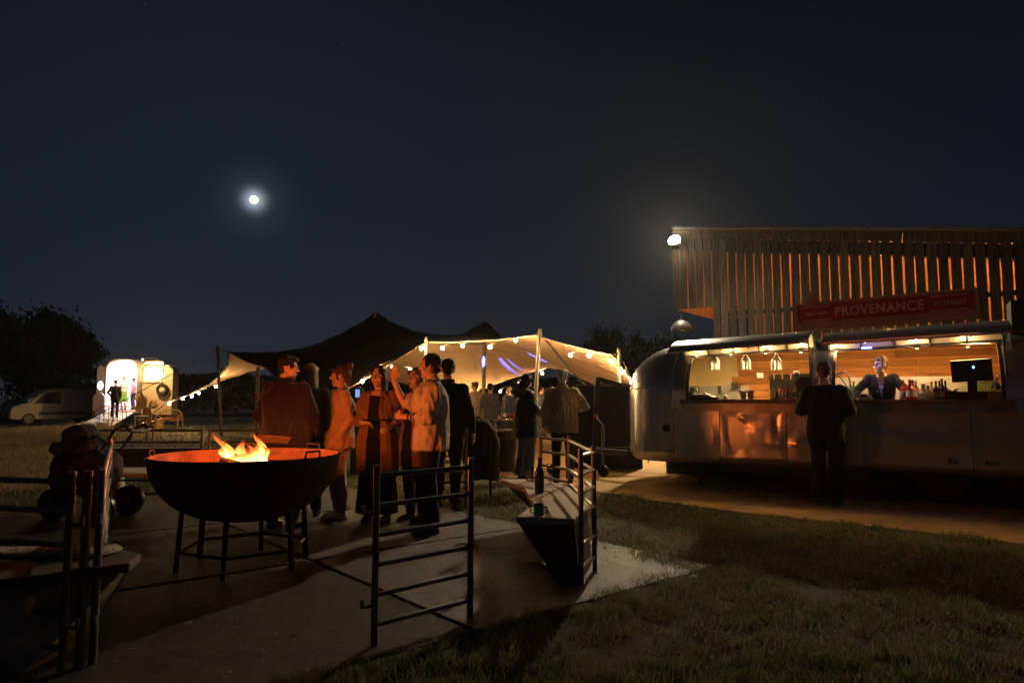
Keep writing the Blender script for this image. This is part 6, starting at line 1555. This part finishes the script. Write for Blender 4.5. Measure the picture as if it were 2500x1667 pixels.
    # ---- face
    if face:
        for s in (-1, 1):
            bb = MB(); bb.ell(hl(s * .031, .0775, .001), (.0135, .008, .0075), hr); e_ = bb.build('eye', M_EYE, t, smooth=80)
            bb = MB(); bb.ell(hl(s * .031, .0838, .001), (.0062, .0035, .0062), hr); bb.build('iris', M_IRIS, e_, smooth=80)
            bb = MB(); bb.tube([hl(s * .014, .0905, .020), hl(s * .032, .0895, .025), hl(s * .050, .076, .019)], [.0035, .0042, .0025], n=5); bb.build('eyebrow', hairm or H_DARK, t)
        bb = MB(); w_ = .030 if smile else .023
        bb.tube([hl(-w_, .074, -.060 if smile else -.066), hl(-w_ * .5, .0885, -.067), hl(0, .0915, -.069), hl(w_ * .5, .0885, -.067), hl(w_, .074, -.060 if smile else -.066)], [.003, .0062, .007, .0062, .003], n=6); mo = bb.build('mouth', M_LIP, t, smooth=80)
        if smile:
            bb = MB(); bb.tube([hl(-.020, .0845, -.064), hl(0, .0945, -.068), hl(.020, .0845, -.064)], [.0025, .0042, .0025], n=6); bb.build('teeth', M_TEETH, mo)
    if glasses:
        bb = MB()
        for s in (-1, 1):
            ring = [hl(s * .033 + .024 * math.cos(a), .100, .0 + .019 * math.sin(a)) for a in [k * math.pi / 6 for k in range(13)]]; bb.tube(ring, .0028, n=5)
            bb.tube([hl(s * .057, .100, .006), hl(s * .080, .02, .008), hl(s * .082, -.02, -.008)], .0028, n=5)
        bb.tube([hl(-.009, .101, .004), hl(.009, .101, .004)], .0028, n=5); bb.build('glasses', M_BLACK, t)
    # ---- hair
    if hair != 'bald':
        mb = MB(); mb.ell(hl(0, -.024, .044), (.086, .095, .087), hr, n=16, k=12)
        if hair in ('short', 'crop'):
            mb.ell(hl(0, -.062, -.020), (.064, .046, .058), hr)
            if hair == 'short': mb.ell(hl(0, .045, .085), (.060, .050, .035), hr)
            for s in (-1, 1): mb.ell(hl(s * .074, .016, .018), (.013, .030, .042), hr)
        if hair in ('long', 'bob', 'fringe_long'):
            dn = .0 if hair == 'bob' else .09
            mb.ell(hl(0, -.058, -.075 - dn * .7), (.084, .058, .120 + dn), hr, n=14, k=10)
            for s in (-1, 1): mb.ell(hl(s * .070, -.006, -.055 - dn * .5), (.024, .042, .10 + dn * .7), hr); mb.ell(hl(s * .052, .040, .062), (.035, .045, .035), hr)
        if hair in ('bun', 'tied'):
            mb.ell(hl(0, .050, .062), (.066, .044, .034), hr); mb.ell(hl(0, -.065, -.015), (.062, .044, .05), hr)
            for s in (-1, 1): mb.ell(hl(s * .068, .020, .0), (.013, .020, .05), hr)
            if hair == 'bun': 
                mb.ell(hl(0, -.112, .108), (.047, .047, .050), hr); mb.tube([hl(0, -.10, .08), hl(.01, -.115, .0), hl(.0, -.10, -.10)], [.03, .022, .014], n=8, round_=True); mb.tube([hl(-.03, -.09, .05), hl(-.03, -.10, -.05), hl(-.02, -.085, -.13)], [.02, .017, .008], n=8, round_=True)
        me = remesh(mb, max(voxel * .9, .008), 2, .4); wrinkle(me, .009 if 'long' in hair else .015, (30, 30, 8), 5 + cseed); me.materials.append(hairm or H_DARK); link('hair', me, t)
    # ---- clothes
    for ci, c in enumerate(clothes):
        kind, m = c[0], c[1]; o = dict(c[2]) if len(c) > 2 else {}
        vx = max(voxel, .010) * 1.15; wr = o.get('wr', .022); mb = MB(); nm = kind
        if kind in ('jacket', 'shirt', 'coat', 'top', 'cardigan', 'jumpsuit', 'dress'):
            inf = o.get('infl', .022); hem = o.get('hem', .84); torso(mb, inf, hem, o.get('top', 1.46), o.get('flare', .0))
            sl = o.get('sleeve', .96)
            if sl != 0:
                ar = o.get('arm', .018)
                for s in 'LR': arm(mb, s, (.050 + ar, .040 + ar, .032 + ar * o.get('cuff', .8)), sl if not isinstance(sl, tuple) else sl[0 if s == 'L' else 1])
            if kind == 'jumpsuit':
                for s in 'LR': leg(mb, s, (.108, .085, .075), .93)
        elif kind in ('trousers', 'jeans'):
            mb2 = [z for z in ()]
            torso(mb, .012, .82, o.get('waist', 1.02))
            lr = o.get('leg', (.098, .070, .058))
            for s in 'LR': leg(mb, s, lr, o.get('lo', 1.02))
        elif kind == 'skirt':
            torso(mb, .012, .84, 1.06); rings = []
            for z, r_ in ((o.get('hem', .5), .25), (.7, .22), (.9, .19), (1.0, .165)): rings.append([Vector((r_ * math.cos(a), r_ * .75 * math.sin(a), z)) for a in [k * math.pi / 10 for k in range(20)]])
            mb.loft(rings)
        me = remesh(mb, vx, 4, .5)
        if 'open' in o:      # unbuttoned front: the cloth parts along the middle
            z0o, z1o, w0o, w1o = o['open']; bm_ = bmesh.new(); bm_.from_mesh(me); dead = []
            for f in bm_.faces:
                p = f.calc_center_median()
                if lean: p = piv + Matrix.Rotation(lean, 3, 'X') @ (p - piv)
                if p.y > .02 and z0o < p.z < z1o and abs(p.x) < w0o + (w1o - w0o) * (p.z - z0o) / (z1o - z0o): dead.append(f)
            bmesh.ops.delete(bm_, geom=dead, context='FACES'); bm_.to_mesh(me); bm_.free()
        wrinkle(me, wr, o.get('freq', (10, 10, 5)), 3.7 * ci + cseed); me.materials.append(m); g_ = link(nm, me, t)
        if o.get('collar'):
            bb = MB(); col = o['collar']; rings = []
            for r_, z_ in ((.075, 1.445), (.083, 1.472), (.079, 1.500), (.070, 1.502), (.066, 1.47)):
                rings.append([U((r_ * 1.05 * math.cos(a), -.012 + r_ * .92 * math.sin(a), z_ - (.05 if math.sin(a) > .5 else 0))) for a in [k * math.pi / 10 for k in range(20)]])
            bb.loft(rings, cap=False); bb.build('collar', m, g_, smooth=60)
    if shoes:
        for s in 'LR':
            a = q[s + 'A']; mb = MB(); mb.tube([a + Vector((0, -.03, -.05)), a + Vector((0, .05, -.042)), a + Vector((0, .14, -.052)), a + Vector((0, .19, -.058))], [.038, .045, .040, .024], n=9, round_=True); mb.tube([a + Vector((0, 0, .03)), a + Vector((0, 0, -.04))], [.044, .046], n=9)
            z_ = 0.0
            me = remesh(mb, vx, 2, .4); co = [v.co.z for v in me.vertices]; dz = -min(co)
            for v in me.vertices: v.co.z = max(.0, v.co.z)
            me.materials.append(shoes); link('shoe', me, t)
    return t
SH_BLK = mat('black_leather', (.02, .018, .016), rough=.4, var=.2); SH_WHT = mat('pale_canvas_shoe', (.55, .48, .42), rough=.7, var=.15); SH_TAN = mat('tan_suede', (.30, .17, .09), rough=.9, var=.2)

# --- the fire party
C_MAROON = cloth('maroon_wool_shirt', (.013, .004, .007)); C_BLKJ = cloth('black_jacket_cloth', (.018, .018, .02)); C_TAN = cloth('sand_linen', (.48, .29, .17)); C_CREAM = cloth('cream_knit', (.65, .52, .38)); C_DTRS = cloth('dark_trouser_cloth', (.022, .022, .026))
p1 = G(690, 1290)
m1 = person('man in maroon overshirt and glasses, back turned to the fire bowl', p1, R(-14), 1.77, 'm', head=(R(-48), R(-6)), bulk=1.12,
       clothes=(('trousers', C_DTRS, {'leg': (.10, .075, .065)}), ('shirt', C_MAROON, {'infl': .055, 'hem': .80, 'flare': .03, 'arm': .034, 'collar': 1, 'wr': .034, 'freq': (7, 7, 3)})),
       hair='short', hairm=H_DARK, shoes=SH_BLK, glasses=True, pose={'LE': (-.30, .0, 1.12), 'LW': (-.22, .20, .98), 'RE': (.30, .0, 1.12), 'RW': (.22, .2, .98)})
bb = MB(); bb.grid(lambda i, j: Vector((-.17 + .34 * i + .05 * j * i, -.222 + .012 * math.sin(i * 5), .86 + .085 * j * (1 - .25 * i))), 10, 3); o = bb.build('shirt_tail', cloth('pink_lining', (.16, .075, .065)), m1, smooth=60)
so = o.modifiers.new('t', 'SOLIDIFY'); so.thickness = .006
person('woman with long blond hair and dark coat, seen from behind beyond the man in maroon', GX(757, 7.75), R(8), 1.72, 'f', clothes=(('trousers', C_DTRS), ('coat', C_BLKJ, {'hem': .62, 'infl': .035, 'arm': .022})), hair='long', hairm=H_BLOND, shoes=SH_BLK, face=False, cseed=2)
w3 = person('smiling woman in sand-coloured jumpsuit, hair in a bun, hands in pockets', G(826, 1268), R(110), 1.69, 'f', head=(R(-8), R(-4)),
       clothes=(('jumpsuit', C_TAN, {'infl': .040, 'hem': .80, 'arm': .024, 'wr': .045, 'freq': (8, 8, 3.4), 'collar': 1}),), hair='bun', hairm=H_BROWN, shoes=SH_WHT, smile=True, cseed=5, voxel=.008,
       pose={'LE': (-.245, -.08, 1.13), 'LW': (-.19, .05, .92), 'RE': (.245, -.08, 1.13), 'RW': (.19, .05, .92)})
C_OLIVE = cloth('olive_cardigan', (.23, .12, .06)); C_BLKD = cloth('black_dress_cloth', (.012, .012, .013))
w4 = person('smiling dark-haired woman in black dress and olive cardigan, one forearm across her waist', GX(925, 7.45), R(172), 1.68, 'f', head=(R(-6), R(2)),
       clothes=(('dress', C_BLKD, {'hem': .10, 'infl': .012, 'wr': .008, 'flare': .05, 'sleeve': 0, 'top': 1.40}), ('cardigan', C_OLIVE, {'hem': .55, 'infl': .046, 'sleeve': (.52, .80), 'arm': .020, 'flare': .02, 'wr': .042, 'freq': (9, 9, 2.6), 'open': (.4, 1.6, .10, .05)})), hair='long', hairm=H_DARK, shoes=SH_BLK, smile=True, cseed=9, voxel=.008,
       pose={'RE': (.26, .00, 1.14), 'RW': (.10, .22, 1.10), 'LE': (-.22, -.04, 1.12), 'LW': (-.19, .16, 1.05)}, hands=(.5, .6), hand_dir={'R': (-1, .15, 0)})
person('laughing woman half hidden between the raised arm and the man in the pale shirt', GX(1018, 7.45), R(140), 1.66, 'f', head=(R(10), R(6)), clothes=(('trousers', C_DTRS), ('top', C_BLKD, {'hem': .8, 'infl': .012}), ('cardigan', cloth('rust_cardigan', (.26, .13, .075)), {'hem': .62, 'infl': .035, 'arm': .02, 'open': (.4, 1.6, .10, .04)})), hair='bob', hairm=H_GREY, shoes=SH_BLK, smile=True, cseed=11,
       pose={'RE': (.24, .02, 1.13), 'RW': (.16, .26, 1.12)})
C_PALE = cloth('pale_shirt_cloth', (.50, .42, .34), scale=7)
p6 = G(1050, 1300)
m6 = person('man in pale untucked shirt raising one arm, cup in his other hand', p6, R(96), 1.77, 'm', head=(R(-4), R(-2)), bulk=1.10,
       clothes=(('trousers', C_DTRS, {'leg': (.105, .08, .07)}), ('shirt', C_PALE, {'infl': .045, 'hem': .80, 'sleeve': (.62, .40), 'arm': .034, 'cuff': 1.5, 'collar': 1, 'wr': .046, 'freq': (8, 8, 4)})), hair='crop', hairm=H_DARK, shoes=SH_BLK, cseed=14, voxel=.008,
       pose={'RE': (.22, .27, 1.22), 'RW': (.17, .375, 1.47), 'LE': (-.27, .02, 1.12), 'LW': (-.12, .27, 1.12)}, hands=(.75, .15), hand_dir={'R': (0, -.03, 1), 'L': (.5, .7, .15)})
bb = MB(); bb.tube([Vector((-.185, .165, 1.095)), Vector((-.185, .166, 1.155))], .0375, n=14, cap=False); bb.tube([Vector((-.163, .205, 1.118)), Vector((-.158, .215, 1.119))], [.038, .038], n=14); bb.build('wristwatch', M_BLACK, m6)
Mw = Matrix.Translation(Vector((p6.x, p6.y, 0))) @ Matrix.Rotation(R(96), 4, 'Z')
t = cup(0, 0, 'clear plastic cup gripped by the man in the pale shirt', mat('amber_drink', (.5, .25, .06), rough=.1, var=0), h=.14, r0=.027, r1=.037, base=Mw @ Vector((-.055, .35, 1.09)), name='plastic_cup', foam=False)
t = thing('smartphone', 'dark phone held out beside the cup in front of the man in the pale shirt', 'phone', Mw @ Vector((-.02, .42, 1.10)), R(96)); bb = MB(); bb.box((0, 0, 0), (.07, .145, .009), Matrix.Rotation(R(12), 3, 'Y')); bb.build('case', M_BLACK, t); bb = MB(); bb.box((0, 0, .006), (.062, .135, .002), Matrix.Rotation(R(12), 3, 'Y')); bb.build('screen', M_VGLASS, t)
m7 = person('man in black suit jacket walking away behind the man in the pale shirt', GX(1093, 8.3), R(-6), 1.80, 'm', bulk=1.05, head=(R(8), R(-14)),
       clothes=(('trousers', C_DTRS), ('jacket', C_BLKJ, {'infl': .034, 'hem': .74, 'arm': .026, 'collar': 1})), hair='crop', hairm=H_DARK, shoes=SH_BLK, face=False, cseed=17, pose={'RE': (.26, -.02, 1.12), 'RW': (.29, .06, .88)})
# --- the couple
C_NAVY = cloth('navy_padded_coat', (.016, .020, .032), rough=.6); C_JEAN = cloth('faded_blue_jeans', (.17, .22, .28), var=.3); C_BEIGE = cloth('beige_corduroy', (.60, .45, .26), var=.12, scale=30)
w8 = person('woman in navy parka with fur-trimmed hood and wide pale jeans, head bowed', G(1283, 1172), R(-62), 1.72, 'f', head=(0, R(-26)),
       clothes=(('jeans', C_JEAN, {'leg': (.115, .10, .115)}), ('coat', C_NAVY, {'hem': .70, 'infl': .060, 'arm': .042, 'flare': .02, 'wr': .03})), hair='bob', hairm=H_DARK, shoes=SH_BLK, cseed=19, pose={'LE': (-.24, .05, 1.14), 'LW': (-.10, .25, 1.14), 'RE': (.24, .05, 1.14), 'RW': (.1, .25, 1.14)})
mb = MB(); mb.ell((0, -.10, 1.43), (.16, .10, .075)); mb.ell((0, -.03, 1.48), (.13, .10, .05)); mb.tube([(-.13, .02, 1.44), (-.14, -.08, 1.46), (0, -.16, 1.46), (.14, -.08, 1.46), (.13, .02, 1.44)], .05, n=8)
me = remesh(mb, .012, 2); wrinkle(me, .05, (34, 34, 34), 3); me.materials.append(hairmat('fur_trim', (.13, .10, .065))); link('fur_hood', me, w8)
m9 = person('white-haired man in beige corduroy jacket leaning on the hurdle, back turned', G(1375, 1180), R(-10), 1.78, 'm', bulk=1.10, head=(R(4), R(-5)),
       clothes=(('trousers', C_DTRS), ('jacket', C_BEIGE, {'infl': .045, 'hem': .78, 'arm': .032, 'flare': .015, 'collar': 1, 'wr': .03})), hair='short', hairm=H_WHITE, shoes=SH_BLK, face=False, cseed=23, pose={'RE': (.34, .05, 1.16), 'RW': (.15, .27, 1.16), 'LE': (-.26, -.03, 1.12), 'LW': (-.27, .06, .87)})
# --- at the trailer
m10 = person('bald man in black suit standing at the counter, seen from behind', GX(2012, 8.62), TRZ + R(3), 1.78, 'm', bulk=1.06, head=(R(-6), R(-4)),
       clothes=(('trousers', C_DTRS, {'leg': (.105, .08, .075)}), ('jacket', C_BLKJ, {'infl': .038, 'hem': .76, 'arm': .030, 'flare': .01})), hair='crop', hairm=hairmat('shaved_hair', (.16, .09, .06)), shoes=SH_BLK, face=False, cseed=29, pose={'LE': (-.29, .0, 1.13), 'LW': (-.17, .24, 1.16), 'RE': (.29, .0, 1.13), 'RW': (.17, .24, 1.16)})
bb = MB(); bb.lathe([(.066, 0), (.070, .02), (.066, .04)], (0, -.018, 1.462), n=18, cap=False); bb.build('shirt_collar', mat('white_shirt_cloth', (.6, .58, .55), rough=.8, var=.05), m10, smooth=60)
C_BLKC = cloth('black_cardigan_knit', (.020, .022, .019))
sbm = s_of(2152, .60); pb = T(sbm, .60, .16)
w11 = person('barmaid in black cardigan leaning on the counter, face lit violet', (pb.x, pb.y), TRZ + R(180), 1.66, 'f', z0=.30, lean=R(26), head=(R(-36), R(4)),
       clothes=(('skirt', cloth('pale_apron', (.55, .47, .34)), {'hem': .55}), ('top', mat('white_blouse', (.6, .57, .55), rough=.8, var=.06), {'infl': .012, 'hem': .95, 'sleeve': 0, 'top': 1.38}), ('cardigan', C_BLKC, {'infl': .026, 'hem': .98, 'arm': .020, 'open': (1.18, 1.6, .0, .075)})), hair='tied', hairm=hairmat('tied_blond_hair', (.17, .10, .04)), shoes=SH_BLK, cseed=31, voxel=.008,
       pose={'LE': (-.31, .28, 1.17), 'LW': (-.29, .40, 1.045), 'RE': (.31, .28, 1.17), 'RW': (.29, .40, 1.045)}, hands=(.3, .3), hand_dir={'L': (0, .8, -.3), 'R': (0, .8, -.3)})
# --- guests far under the tent
V_F = .016
def far(label, u, Y, rz, H, sex, clothes, hair, hm, pose=None, head=(0, 0), **k): return person(label, GX(u, Y), R(rz), H, sex, pose=pose, clothes=clothes, hair=hair, hairm=hm, shoes=SH_BLK, face=k.pop('face', False), voxel=V_F, head=head, fine=False, **k)
C_YEL = cloth('yellow_top', (.55, .36, .05)); C_TWEED = cloth('oat_jacket', (.50, .38, .27)); C_SLATE = cloth('slate_jacket', (.065, .065, .075)); C_STRIPE = cloth('striped_dress', (.42, .27, .18), var=.4, scale=4); C_DENIM = cloth('teal_denim', (.06, .15, .19))
far('blonde guest in yellow top and blue skirt far under the tent', 1131, 20.5, 20, 1.66, 'f', (('skirt', C_DENIM, {'hem': .4}), ('top', C_YEL, {'infl': .02, 'hem': .95})), 'long', H_BLOND)
far('guest in oat jacket turned sideways beside the tent pole', 1160, 19.6, 55, 1.82, 'm', (('trousers', C_DTRS), ('jacket', C_TWEED, {'infl': .035, 'hem': .80, 'arm': .026})), 'short', H_BROWN, bulk=1.08, head=(R(20), 0), face=True)
far('guest in long striped dress between oat and slate jackets', 1180, 20.4, -30, 1.66, 'f', (('dress', C_STRIPE, {'hem': .15, 'flare': .08, 'infl': .02}),), 'long', H_BROWN)
far('guest in slate suit, back turned, by the picnic table', 1197, 19.0, -8, 1.76, 'm', (('trousers', C_SLATE), ('jacket', C_SLATE, {'infl': .035, 'hem': .70, 'arm': .028})), 'crop', H_DARK, bulk=1.05)
far('guest in dark jacket with a blue glint behind the picnic table', 1243, 22.5, 150, 1.74, 'm', (('trousers', C_DTRS), ('jacket', cloth('night_blue_jacket', (.03, .035, .07)), {'infl': .03, 'hem': .78})), 'short', H_DARK, face=True)
far('guest in grey suit and white shirt, face lit red, framed by the couple', 1322, 23.5, 205, 1.76, 'm', (('trousers', C_SLATE), ('jacket', cloth('grey_suit', (.13, .13, .14)), {'infl': .03, 'hem': .76})), 'crop', H_DARK, face=True, head=(R(25), 0))
# --- at the booth
far('man in black suit on the trailer ramp, outlined by the white doorway', 283, 32.9, 8, 1.80, 'm', (('trousers', C_DTRS), ('jacket', C_BLKJ, {'infl': .03, 'hem': .78})), 'crop', H_DARK, z0=.46, pose={'LE': (-.30, -.06, 1.13), 'LW': (-.24, .10, 1.0)}, bulk=1.04)
far('woman in white top and green skirt inside the white-lit doorway', 303, 34.6, 170, 1.72, 'f', (('skirt', cloth('green_skirt', (.20, .45, .07)), {'hem': .45}), ('top', mat('white_top_cloth', (.75, .75, .75), rough=.9, var=.03), {'infl': .02, 'hem': .96})), 'tied', H_BROWN, z0=.76, face=True)
far('person in pink top and dark trousers at the doorway\'s inner side', 327, 35.0, 100, 1.66, 'f', (('trousers', C_DTRS), ('top', cloth('pink_top', (.5, .25, .3)), {'infl': .02, 'hem': .92})), 'tied', H_DARK, z0=.76)
# ------------------------------------------------------------------ thin haze over the field, added for lamp glow and lifted blacks
bb = MB(); bb.box((0, 10, 7.5), (850, 850, 17.0))
hz = bb.build('haze', None); tag(hz, kind='stuff')
hm = bpy.data.materials.new('glow_haze'); hm.use_nodes = True; nt = hm.node_tree; nt.nodes.clear()
ho = nt.nodes.new('ShaderNodeOutputMaterial'); hv = nt.nodes.new('ShaderNodeVolumePrincipled')
hv.inputs['Color'].default_value = (.85, .88, .9, 1); hv.inputs['Density'].default_value = 0.00028; hv.inputs['Anisotropy'].default_value = 0.68
nt.links.new(hv.outputs[0], ho.inputs['Volume']); hz.data.materials.append(hm)
